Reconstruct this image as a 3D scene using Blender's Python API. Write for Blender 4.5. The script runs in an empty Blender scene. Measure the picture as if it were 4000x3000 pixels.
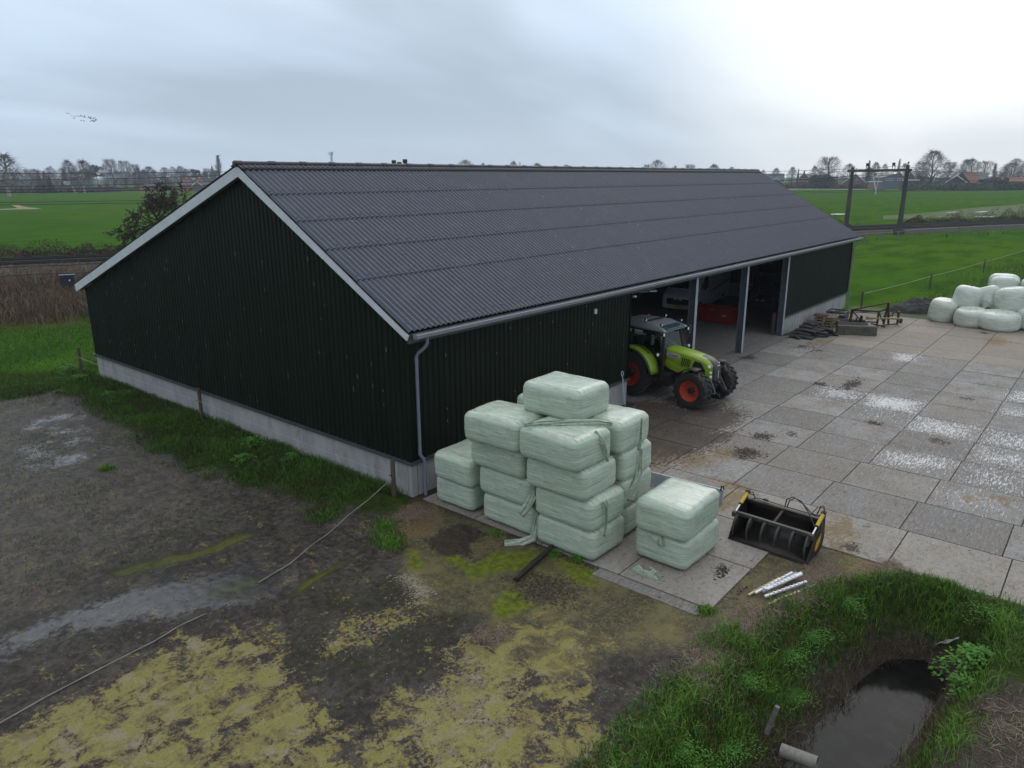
import bpy, math, random
import numpy as np
from mathutils import Vector, Matrix
random.seed(7); RNG = np.random.default_rng(11)
R = math.radians; PI = math.pi
scene = bpy.context.scene
COL = scene.collection

# ------------------------------------------------------------------ helpers
def tag(o, label=None, cat=None, group=None, kind=None):
    if label: o['label'] = label
    if cat: o['category'] = cat
    if group: o['group'] = group
    if kind: o['kind'] = kind
    return o

def thing(name, label, cat, loc=(0, 0, 0), rz=0.0, group=None, rot=None):
    o = bpy.data.objects.new(name, None); COL.objects.link(o)
    o.empty_display_size = .3
    o.location = loc; o.rotation_euler = rot if rot else (0, 0, rz)
    return tag(o, label, cat, group)

def frame(a, b):
    a, b = Vector(a), Vector(b); d = b - a; L = d.length; d = d / L
    up = Vector((0, 0, 1)) if abs(d.z) < .95 else Vector((1, 0, 0))
    s = d.cross(up).normalized(); u = s.cross(d).normalized()
    return a, b, d, s, u, L

class MB:
    def __init__(s): s.v = []; s.f = []
    def add(s, vs, fs):
        n = len(s.v); s.v += [tuple(map(float, p)) for p in vs]
        s.f += [tuple(i + n for i in f) for f in fs]; return s
    def box(s, c, d, rz=0, ry=0, rx=0, taper=1.0):
        m = Matrix.Rotation(rz, 3, 'Z') @ Matrix.Rotation(ry, 3, 'Y') @ Matrix.Rotation(rx, 3, 'X')
        vs = []
        for z in (-.5, .5):
            k = taper if z > 0 else 1
            for x, y in ((-.5, -.5), (.5, -.5), (.5, .5), (-.5, .5)):
                vs.append(Vector(c) + m @ Vector((x * d[0] * k, y * d[1] * k, z * d[2])))
        return s.add(vs, [(3, 2, 1, 0), (4, 5, 6, 7), (0, 1, 5, 4), (1, 2, 6, 5), (2, 3, 7, 6), (3, 0, 4, 7)])
    def bb(s, x0, x1, y0, y1, z0, z1):
        return s.box(((x0 + x1) / 2, (y0 + y1) / 2, (z0 + z1) / 2), (x1 - x0, y1 - y0, z1 - z0))
    def bar(s, a, b, w, h):
        a, b, d, sd, u, L = frame(a, b); vs = []
        for p in (a, b):
            for i, j in ((-1, -1), (1, -1), (1, 1), (-1, 1)):
                vs.append(p + sd * (i * w / 2) + u * (j * h / 2))
        return s.add(vs, [(0, 1, 2, 3), (7, 6, 5, 4), (4, 5, 1, 0), (5, 6, 2, 1), (6, 7, 3, 2), (7, 4, 0, 3)])
    def tube(s, pts, r, n=8, cap=True):
        pts = [Vector(p) for p in pts]; m = len(pts)
        rr = list(r) if hasattr(r, '__len__') else [r] * m
        base = len(s.v); pu = None; vs = []
        for i, p in enumerate(pts):
            d = (pts[min(i + 1, m - 1)] - pts[max(i - 1, 0)])
            d = d.normalized() if d.length > 1e-9 else Vector((0, 0, 1))
            if pu is None:
                pu = d.cross(Vector((0, 0, 1)) if abs(d.z) < .9 else Vector((1, 0, 0))).normalized()
            else:
                pu = (pu - d * pu.dot(d)).normalized()
            w = d.cross(pu)
            for k in range(n):
                a = 2 * PI * k / n
                vs.append(p + (pu * math.cos(a) + w * math.sin(a)) * rr[i])
        fs = []
        for i in range(m - 1):
            for k in range(n):
                fs.append((i * n + k, i * n + (k + 1) % n, (i + 1) * n + (k + 1) % n, (i + 1) * n + k))
        if cap:
            fs.append(tuple(range(n - 1, -1, -1))); fs.append(tuple((m - 1) * n + k for k in range(n)))
        return s.add(vs, fs)
    def cyl(s, a, b, r, n=16, r2=None): return s.tube([a, b], [r, r if r2 is None else r2], n)
    def lathe(s, prof, c, axis='Y', n=32, close=False):
        # prof: (radius, offset along axis)
        vs = []; m = len(prof)
        for k in range(n):
            a = 2 * PI * k / n; ca, sa = math.cos(a), math.sin(a)
            for r, t in prof:
                if axis == 'Y': vs.append((c[0] + r * ca, c[1] + t, c[2] + r * sa))
                elif axis == 'X': vs.append((c[0] + t, c[1] + r * ca, c[2] + r * sa))
                else: vs.append((c[0] + r * ca, c[1] + r * sa, c[2] + t))
        fs = []
        for k in range(n):
            q = (k + 1) % n
            for i in range(m if close else m - 1):
                j = (i + 1) % m
                fs.append((k * m + i, k * m + j, q * m + j, q * m + i))
        return s.add(vs, fs)
    def prism(s, poly, axis, t0, t1):
        # polygon of 2-D points extruded along axis ('X': (y,z), 'Y': (x,z), 'Z': (x,y))
        n = len(poly)
        def P(p, t):
            return (t, p[0], p[1]) if axis == 'X' else ((p[0], t, p[1]) if axis == 'Y' else (p[0], p[1], t))
        vs = [P(p, t0) for p in poly] + [P(p, t1) for p in poly]
        fs = [tuple(range(n - 1, -1, -1)), tuple(range(n, 2 * n))]
        fs += [(i, (i + 1) % n, n + (i + 1) % n, n + i) for i in range(n)]
        return s.add(vs, fs)
    def loft(s, rings, cap=True):
        n = len(rings[0]); vs = [p for r in rings for p in r]; fs = []
        for i in range(len(rings) - 1):
            for k in range(n):
                fs.append((i * n + k, i * n + (k + 1) % n, (i + 1) * n + (k + 1) % n, (i + 1) * n + k))
        if cap:
            fs.append(tuple(range(n - 1, -1, -1))); fs.append(tuple((len(rings) - 1) * n + k for k in range(n)))
        return s.add(vs, fs)
    def grid(s, pts):   # pts[i][j]
        n = len(pts); m = len(pts[0]); vs = [p for r in pts for p in r]
        return s.add(vs, [(i * m + j, i * m + j + 1, (i + 1) * m + j + 1, (i + 1) * m + j) for i in range(n - 1) for j in range(m - 1)])
    def xf(s, M, start=0):
        s.v[start:] = [tuple(M @ Vector(p)) for p in s.v[start:]]; return s
    def build(s, name, mat, parent=None, origin=None, smooth=None, bevel=0, solid=0, fixn=True):
        vs = s.v
        if origin is not None: vs = [(x - origin[0], y - origin[1], z - origin[2]) for x, y, z in vs]
        me = bpy.data.meshes.new(name); me.from_pydata(vs, [], s.f)
        if fixn and len(s.f) < 60000:
            import bmesh
            bm = bmesh.new(); bm.from_mesh(me); bmesh.ops.recalc_face_normals(bm, faces=bm.faces); bm.to_mesh(me); bm.free()
        if smooth is not None:
            me.shade_smooth(); me.set_sharp_from_angle(angle=R(smooth))
        me.materials.append(mat)
        o = bpy.data.objects.new(name, me); COL.objects.link(o)
        if parent is not None: o.parent = parent
        if origin is not None: o.location = origin
        if solid:
            md = o.modifiers.new('thick', 'SOLIDIFY'); md.thickness = solid; md.offset = 0
        if bevel:
            md = o.modifiers.new('edge', 'BEVEL'); md.width = bevel; md.segments = 2; md.limit_method = 'ANGLE'
        return o

def npmesh(name, V, F4, mat, parent=None, attrs=None, smooth=False):
    """fast mesh from numpy: V (n,3), F4 (m,k) faces of one size"""
    me = bpy.data.meshes.new(name); V = np.asarray(V, np.float32); F4 = np.asarray(F4, np.int32)
    me.vertices.add(len(V)); me.vertices.foreach_set('co', V.ravel())
    k = F4.shape[1]; me.loops.add(F4.size); me.loops.foreach_set('vertex_index', F4.ravel())
    me.polygons.add(len(F4)); me.polygons.foreach_set('loop_start', np.arange(0, F4.size, k, dtype=np.int32))
    me.polygons.foreach_set('loop_total', np.full(len(F4), k, np.int32))
    me.polygons.foreach_set('use_smooth', np.full(len(F4), smooth, bool))
    me.update(calc_edges=True)
    for nm, a in (attrs or {}).items():
        at = me.attributes.new(nm, 'FLOAT', 'POINT'); at.data.foreach_set('value', np.asarray(a, np.float32).ravel())
    me.validate()
    me.materials.append(mat); o = bpy.data.objects.new(name, me); COL.objects.link(o)
    if parent is not None: o.parent = parent
    return o

def copy_tree(o, parent=None):
    c = o.copy(); COL.objects.link(c)
    if parent is not None: c.parent = parent
    for ch in list(o.children): copy_tree(ch, c)
    return c

# numpy value noise
def _h(ix, iy, iz, seed):
    n = (ix.astype(np.int64) * 374761393 + iy.astype(np.int64) * 668265263 + iz.astype(np.int64) * 1442695041 + seed * 974711) & 0xFFFFFFFF
    n = ((n ^ (n >> 13)) * 1274126177) & 0xFFFFFFFF
    return ((n ^ (n >> 16)) & 0xFFFF) / 65535.0
def vnoise(x, y, z=None, seed=0):
    x = np.asarray(x, float); y = np.asarray(y, float); z = np.zeros_like(x) if z is None else np.asarray(z, float)
    ix, iy, iz = np.floor(x), np.floor(y), np.floor(z); fx, fy, fz = x - ix, y - iy, z - iz
    fx, fy, fz = [t * t * (3 - 2 * t) for t in (fx, fy, fz)]; o = 0
    for a in (0, 1):
        for b in (0, 1):
            for c in (0, 1):
                w = (fx if a else 1 - fx) * (fy if b else 1 - fy) * (fz if c else 1 - fz)
                o = o + w * _h(ix + a, iy + b, iz + c, seed)
    return o
def fbm(x, y, z=None, oct=4, seed=0):
    s = 0; a = .5; t = 0
    for k in range(oct):
        f = 2 ** k
        s = s + a * vnoise(np.asarray(x) * f, np.asarray(y) * f, None if z is None else np.asarray(z) * f, seed + k * 17); t += a; a *= .5
    return s / t
def polysd(px, py, poly):
    """signed distance, positive inside"""
    d = np.full(px.shape, 1e9); ins = np.zeros(px.shape, bool); n = len(poly)
    for i in range(n):
        ax, ay = poly[i]; bx, by = poly[(i + 1) % n]
        ex, ey = bx - ax, by - ay; wx, wy = px - ax, py - ay
        t = np.clip((wx * ex + wy * ey) / (ex * ex + ey * ey + 1e-12), 0, 1)
        d = np.minimum(d, np.hypot(wx - t * ex, wy - t * ey))
        c = ((ay > py) != (by > py)) & (px < (bx - ax) * (py - ay) / (by - ay + 1e-12) + ax)
        ins ^= c
    return np.where(ins, d, -d)
def mask(px, py, poly, soft=.2): return np.clip(.5 + polysd(px, py, poly) / (2 * soft), 0, 1)

# ------------------------------------------------------------------ materials
class NT:
    def __init__(s, m): s.t = m.node_tree; s.n = s.t.nodes; s.l = s.t.links
    def new(s, typ, **kw):
        nd = s.n.new(typ)
        for k, v in kw.items(): setattr(nd, k, v)
        return nd
    def set(s, nd, **kw):
        for k, v in kw.items():
            s.put(nd.inputs[k.replace('_', ' ')], v)
        return nd
    def put(s, sock, v):
        if isinstance(v, bpy.types.NodeSocket): s.l.new(v, sock)
        elif hasattr(v, '__len__') and len(v) == 3 and sock.type == 'RGBA': sock.default_value = (*v, 1)
        else: sock.default_value = v
    def noise(s, vec=None, scale=5, detail=4, rough=.55, out='Fac', dist=0):
        nd = s.new('ShaderNodeTexNoise'); s.set(nd, Scale=scale, Detail=detail, Roughness=rough, Distortion=dist)
        if vec is not None: s.l.new(vec, nd.inputs['Vector'])
        return nd.outputs[out]
    def coord(s, kind='Object'): return s.new('ShaderNodeTexCoord').outputs[kind]
    def mapping(s, vec, scale=(1, 1, 1), rot=(0, 0, 0), loc=(0, 0, 0)):
        nd = s.new('ShaderNodeMapping'); s.l.new(vec, nd.inputs[0]); nd.inputs[1].default_value = loc
        nd.inputs[2].default_value = rot; nd.inputs[3].default_value = scale; return nd.outputs[0]
    def math(s, op, a, b=0.0, clamp=False):
        nd = s.new('ShaderNodeMath', operation=op, use_clamp=clamp); s.put(nd.inputs[0], a); s.put(nd.inputs[1], b); return nd.outputs[0]
    def step(s, v, a, b, lo=0.0, hi=1.0):
        nd = s.new('ShaderNodeMapRange', interpolation_type='SMOOTHSTEP'); s.put(nd.inputs[0], v)
        for i, q in zip((1, 2, 3, 4), (a, b, lo, hi)): s.put(nd.inputs[i], q)
        return nd.outputs[0]
    def mix(s, f, a, b, blend='MIX'):
        nd = s.new('ShaderNodeMix', data_type='RGBA', blend_type=blend); s.put(nd.inputs[0], f); s.put(nd.inputs[6], a); s.put(nd.inputs[7], b); return nd.outputs[2]
    def attr(s, name): return s.new('ShaderNodeAttribute', attribute_name=name).outputs['Fac']
    def bump(s, h, strength=.3, dist=.02):
        nd = s.new('ShaderNodeBump'); s.set(nd, Height=h, Strength=strength, Distance=dist); return nd.outputs[0]

def newmat(name):
    m = bpy.data.materials.new(name); m.use_nodes = True; t = NT(m); b = t.n['Principled BSDF']; return m, t, b

def mat(name, col, rough=.6, metal=0.0, var=.15, scale=6.0, dirt=None, dirtamt=.3, bump=0.0, bscale=30, spec=None, coords='Object', stretch=(1, 1, 1)):
    m, t, b = newmat(name)
    v = t.mapping(t.coord(coords), stretch)
    n = t.noise(v, scale, 5, .6)
    lo = [c * (1 - var) for c in col]; hi = [min(1, c * (1 + var)) for c in col]
    c = t.mix(t.step(n, .3, .7), lo, hi)
    if dirt is not None:
        n2 = t.noise(v, scale * 2.3, 6, .65, dist=.4)
        c = t.mix(t.math('MULTIPLY', t.step(n2, .48, .72), dirtamt), c, dirt)
    t.put(b.inputs['Base Color'], c)
    t.put(b.inputs['Roughness'], t.step(n, .2, .8, max(0, rough - .08), min(1, rough + .08)))
    b.inputs['Metallic'].default_value = metal
    if spec is not None: b.inputs['Specular IOR Level'].default_value = spec
    if bump: t.put(b.inputs['Normal'], t.bump(t.noise(v, bscale, 4, .6), bump, .02))
    return m

def leafmat(name, c1, c2, c3, rough=.65, trans=.0):
    """colour by the per-blade 'tint' attribute"""
    m, t, b = newmat(name); a = t.attr('tint')
    c = t.mix(t.step(a, 0, .5), c1, c2); c = t.mix(t.step(a, .5, 1), c, c3)
    t.put(b.inputs['Base Color'], c); b.inputs['Roughness'].default_value = rough
    b.inputs['Specular IOR Level'].default_value = .25
    return m

M = {}
M['roof'] = mat('fibre_cement', (.036, .039, .060), .42, spec=.42, var=.2, scale=.9, dirt=(.075, .075, .085), dirtamt=.4, bump=.12, bscale=120)
M['ridge'] = mat('ridge_cement', (.026, .027, .034), .5, var=.2, scale=8, dirt=(.1, .1, .1), dirtamt=.4)
M['wall'] = mat('green_cladding', (.0046, .0092, .0050), .5, spec=.2, var=.14, scale=.8, dirt=(.016, .020, .015), dirtamt=.25, stretch=(3, 3, .4))
M['barge'] = mat('pale_board', (.56, .59, .61), .5, var=.05, scale=3, dirt=(.28, .29, .28), dirtamt=.25)
M['soffit'] = mat('soffit_board', (.2, .19, .15), .7, var=.2, scale=4)
M['plinth'] = mat('precast_concrete', (.30, .305, .30), .8, var=.14, scale=1.6, dirt=(.13, .135, .125), dirtamt=.55, bump=.15, bscale=60, stretch=(1, 1, .35))
M['flash'] = mat('dark_flashing', (.05, .06, .055), .45, var=.15)
M['steel'] = mat('galvanised_steel', (.10, .118, .15), .45, .35, var=.12, scale=4, dirt=(.2, .2, .2), dirtamt=.2)
M['steel_edge'] = mat('galvanised_flange', (.33, .36, .4), .5, .2, var=.1, scale=4)
M['gutter'] = mat('grey_gutter', (.23, .225, .26), .35, .1, var=.08, scale=3)
M['pvc'] = mat('grey_pipe', (.18, .2, .235), .4, var=.06)
M['purlin'] = mat('purlin', (.05, .045, .04), .7)
M['white'] = mat('white_paint', (.7, .7, .68), .35, var=.05)
M['black'] = mat('black_plastic', (.012, .012, .013), .5, var=.2)
M['rubber'] = mat('tyre_rubber', (.014, .013, .012), .75, var=.3, scale=10, dirt=(.05, .04, .03), dirtamt=.5, bump=.2)
M['limegreen'] = mat('lime_paint', (.20, .32, .014), .35, var=.08, scale=2, dirt=(.09, .085, .04), dirtamt=.35)
M['redrim'] = mat('red_rim', (.42, .045, .018), .45, var=.12, scale=5, dirt=(.12, .05, .03), dirtamt=.4)
M['glass'] = mat('dark_glass', (.012, .022, .022), .08, var=.2, spec=.6)
M['roofglass'] = mat('teal_glass', (.03, .075, .085), .1, var=.2, spec=.6)
M['greyroof'] = mat('grey_cab_roof', (.19, .195, .21), .35, var=.05)
M['orange'] = mat('amber_lens', (.35, .05, .015), .25, var=.1)
M['lamp'] = mat('lamp_glass', (.75, .75, .75), .15, var=.05)
M['darkmetal'] = mat('dark_metal', (.022, .022, .025), .5, .3, var=.2)
M['bluegrey'] = mat('linkage_grey', (.07, .085, .11), .45, .2, var=.15)
M['rust'] = mat('rusty_steel', (.06, .034, .024), .75, .2, var=.35, scale=7, dirt=(.028, .02, .018), dirtamt=.6)
M['bucket'] = mat('worn_bucket_steel', (.020, .016, .014), .5, .3, var=.4, scale=5, dirt=(.055, .035, .022), dirtamt=.5)
M['grabbar'] = mat('worn_grab_paint', (.042, .043, .036), .55, .2, var=.25, scale=8)
M['yellow'] = mat('yellow_paint', (.50, .31, .012), .4, var=.12, scale=6, dirt=(.15, .08, .02), dirtamt=.3)
M['chrome'] = mat('chrome_rod', (.7, .7, .7), .15, .9, var=.05)
M['redbox'] = mat('red_painted_steel', (.22, .012, .008), .5, var=.15, scale=3, dirt=(.08, .01, .01), dirtamt=.4)
M['post'] = mat('weathered_post', (.06, .042, .032), .85, var=.35, scale=9, dirt=(.12, .1, .075), dirtamt=.4, bump=.4, bscale=25, stretch=(1, 1, .25))
M['greypost'] = mat('grey_post', (.13, .125, .105), .85, var=.3, scale=9)
M['wetwood'] = mat('wet_dark_wood', (.018, .013, .011), .55, var=.35, scale=8, bump=.4, bscale=18)
M['wire'] = mat('fence_tape', (.30, .33, .29), .6, var=.1)
M['cable'] = mat('overhead_cable', (.02, .02, .022), .6)
M['hose'] = mat('pale_hose', (.19, .18, .155), .6, var=.3, scale=4)
M['concpost'] = mat('mast_concrete', (.048, .043, .037), .85, var=.3, scale=2, stretch=(1, 1, .2), dirt=(.13, .13, .12), dirtamt=.25)
M['mossbeam'] = mat('mossy_beam', (.06, .058, .036), .85, var=.25, scale=2)
M['ballast'] = mat('track_ballast', (.040, .035, .031), .9, var=.4, scale=9, bump=.6, bscale=14)
M['rail'] = mat('rail_steel', (.02, .017, .015), .5, .3, var=.2)
M['pallet'] = mat('pallet_wood', (.2, .155, .095), .8, var=.3, scale=6)
M['crate'] = mat('dark_blue_crate', (.012, .016, .03), .45, var=.2)
M['oldbucket'] = mat('mossy_grey_green_steel', (.075, .078, .055), .8, var=.3, scale=5, dirt=(.04, .035, .025), dirtamt=.5)
M['hoseblack'] = mat('black_rubber_sleeve', (.012, .012, .012), .6, var=.5, scale=5, dirt=(.06, .058, .035), dirtamt=.4)
M['tin'] = mat('grey_tray', (.13, .125, .12), .6, .2)
M['concpipe'] = mat('concrete_pipe', (.2, .195, .17), .85, var=.2, scale=5, dirt=(.1, .09, .06), dirtamt=.4)
M['plate'] = mat('number_plate', (.55, .34, .01), .4)
M['camper'] = mat('camper_white', (.52, .52, .53), .25, var=.04)
M['darkvan'] = mat('dark_vehicle', (.022, .022, .025), .22)
M['cabinet'] = mat('blue_black_cabinet', (.014, .017, .028), .5, var=.3, dirt=(.1, .1, .12), dirtamt=.2)
# ------------------------------------------------------------------ camera
CAM = np.array([-11.7638, -13.1031, 7.9178]); YAW, PITCH, ROLL, FPX = R(39.7116), R(15.7198), R(-.165), 2870.37
def cam_axes():
    cy, sy, cp, sp = math.cos(YAW), math.sin(YAW), math.cos(PITCH), math.sin(PITCH)
    f = np.array([cy * cp, sy * cp, -sp]); r = np.array([sy, -cy, 0.]); u = np.cross(r, f)
    c, s = math.cos(ROLL), math.sin(ROLL)
    return f, r * c + u * s, -r * s + u * c
FW, RT, UP = cam_axes()
cd = bpy.data.cameras.new('camera'); cam = bpy.data.objects.new('camera', cd); COL.objects.link(cam)
cd.sensor_width = 36; cd.lens = FPX / 4000 * 36; cd.clip_start = .1; cd.clip_end = 9000
cam.matrix_world = Matrix(((RT[0], UP[0], -FW[0], CAM[0]), (RT[1], UP[1], -FW[1], CAM[1]), (RT[2], UP[2], -FW[2], CAM[2]), (0, 0, 0, 1)))
scene.camera = cam
def spot(px, dist):
    """ground point in the compass direction of a photo column, at a real distance (for the far backdrop)"""
    d = FW + RT * (px - 2000) / FPX - UP * (692 - 1500) / FPX; d = d[:2] / np.hypot(d[0], d[1])
    return np.array([CAM[0] + d[0] * dist, CAM[1] + d[1] * dist])
def zat(py, px, dist):
    """height at that distance that a photo row looks at"""
    d = FW + RT * (px - 2000) / FPX - UP * (py - 1500) / FPX
    return CAM[2] + d[2] / np.hypot(d[0], d[1]) * dist

# ------------------------------------------------------------------ sky and sun
SUN_AZ, SUN_EL = R(14), R(34)
w = bpy.data.worlds.new('World'); scene.world = w; w.use_nodes = True
t = NT(w); bg = t.n['Background']
sky = t.new('ShaderNodeTexSky', sky_type='NISHITA'); sky.sun_disc = False
sky.sun_elevation = SUN_EL; sky.sun_rotation = PI / 2 - SUN_AZ
g = t.coord('Generated')
sep = t.new('ShaderNodeSeparateXYZ'); t.l.new(g, sep.inputs[0])
zc = t.math('MAXIMUM', sep.outputs['Z'], 0.0)
# cloud layer seen in perspective: direction divided by height
den = t.math('ADD', zc, .22)
cmb = t.new('ShaderNodeCombineXYZ'); t.put(cmb.inputs[0], t.math('DIVIDE', sep.outputs['X'], den)); t.put(cmb.inputs[1], t.math('DIVIDE', sep.outputs['Y'], den))
n1 = t.noise(t.mapping(cmb.outputs[0], (.55, .8, 1), (0, 0, .5), (2.3, 1.1, 0)), 1.0, 3, .45, dist=.4)
n2 = t.noise(t.mapping(cmb.outputs[0], (.5, 1.5, 1), (0, 0, .9), (5, 3, 0)), 1.9, 3, .45)
dens = t.math('ADD', t.math('MULTIPLY', n1, .75), t.math('MULTIPLY', n2, .25))
grad = t.new('ShaderNodeValToRGB'); t.put(grad.inputs[0], zc)
cr = grad.color_ramp; cr.elements[0].position = 0; cr.elements[0].color = (.58, .675, .775, 1)
cr.elements[1].position = 1; cr.elements[1].color = (1.15, 1.17, 1.22, 1)
for p, c in ((.05, (.545, .65, .76)), (.14, (.53, .625, .73)), (.27, (.67, .75, .83)), (.55, (.92, .95, 1.0))):
    e = cr.elements.new(p); e.color = (*c, 1)
shade = t.step(dens, .36, .64, .80, 1.2)
shade = t.math('ADD', 1.0, t.math('MULTIPLY', t.math('SUBTRACT', shade, 1.0), t.step(zc, .0, .09)))
cl = t.mix(1.0, grad.outputs[0], shade, 'MULTIPLY'); cl = t.mix(1.0, cl, (.965, 1.0, 1.045), 'MULTIPLY')
# bright break in the cloud around the hidden sun
gd = np.array([math.cos(R(8)) * math.cos(R(14)), math.sin(R(8)) * math.cos(R(14)), math.sin(R(14))])
dp = t.new('ShaderNodeVectorMath', operation='DOT_PRODUCT'); t.l.new(g, dp.inputs[0]); dp.inputs[1].default_value = gd
glow = t.math('MULTIPLY', t.step(dp.outputs['Value'], .90, 1.0), t.step(dens, .30, .62, .6, 1.0))
cl = t.mix(glow, cl, (1.12, 1.14, 1.13))
ns = t.new('ShaderNodeVectorMath', operation='SCALE'); t.l.new(cl, ns.inputs[0]); ns.inputs['Scale'].default_value = 10.0
fin = t.mix(.93, sky.outputs[0], ns.outputs[0])
t.put(bg.inputs['Color'], fin); bg.inputs['Strength'].default_value = .1
sd = bpy.data.lights.new('sun', 'SUN'); so = bpy.data.objects.new('sun', sd); COL.objects.link(so)
sd.energy = .55; sd.angle = R(35); sd.color = (1, .97, .92)
sv = Vector((math.cos(SUN_AZ) * math.cos(SUN_EL), math.sin(SUN_AZ) * math.cos(SUN_EL), math.sin(SUN_EL)))
so.rotation_euler = sv.to_track_quat('Z', 'Y').to_euler(); so.location = (20, -10, 60)
vs = scene.view_settings; vs.view_transform = 'Standard'; vs.look = 'None'; vs.exposure = .12; vs.gamma = 1; vs.use_curve_mapping = False
scene.cycles.use_denoising = True; scene.cycles.max_bounces = 6; scene.cycles.diffuse_bounces = 3
scene.cycles.volume_bounces = 0; scene.cycles.sample_clamp_indirect = 6
try: scene.cycles.denoising_prefilter = 'ACCURATE'
except Exception: pass

# haze: one closed box of even density round everything
m = bpy.data.materials.new('haze'); m.use_nodes = True; nt = m.node_tree
nt.nodes.remove(nt.nodes['Principled BSDF'])
pv = nt.nodes.new('ShaderNodeVolumePrincipled'); pv.inputs['Color'].default_value = (.80, .90, 1, 1); pv.inputs['Density'].default_value = .00026
pv.inputs['Anisotropy'].default_value = .2
nt.links.new(pv.outputs[0], nt.nodes['Material Output'].inputs['Volume'])
HAZE = MB().bb(-900, 1900, -1300, 1800, -2.4, 75).build('haze', m); tag(HAZE, kind='stuff')

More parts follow.
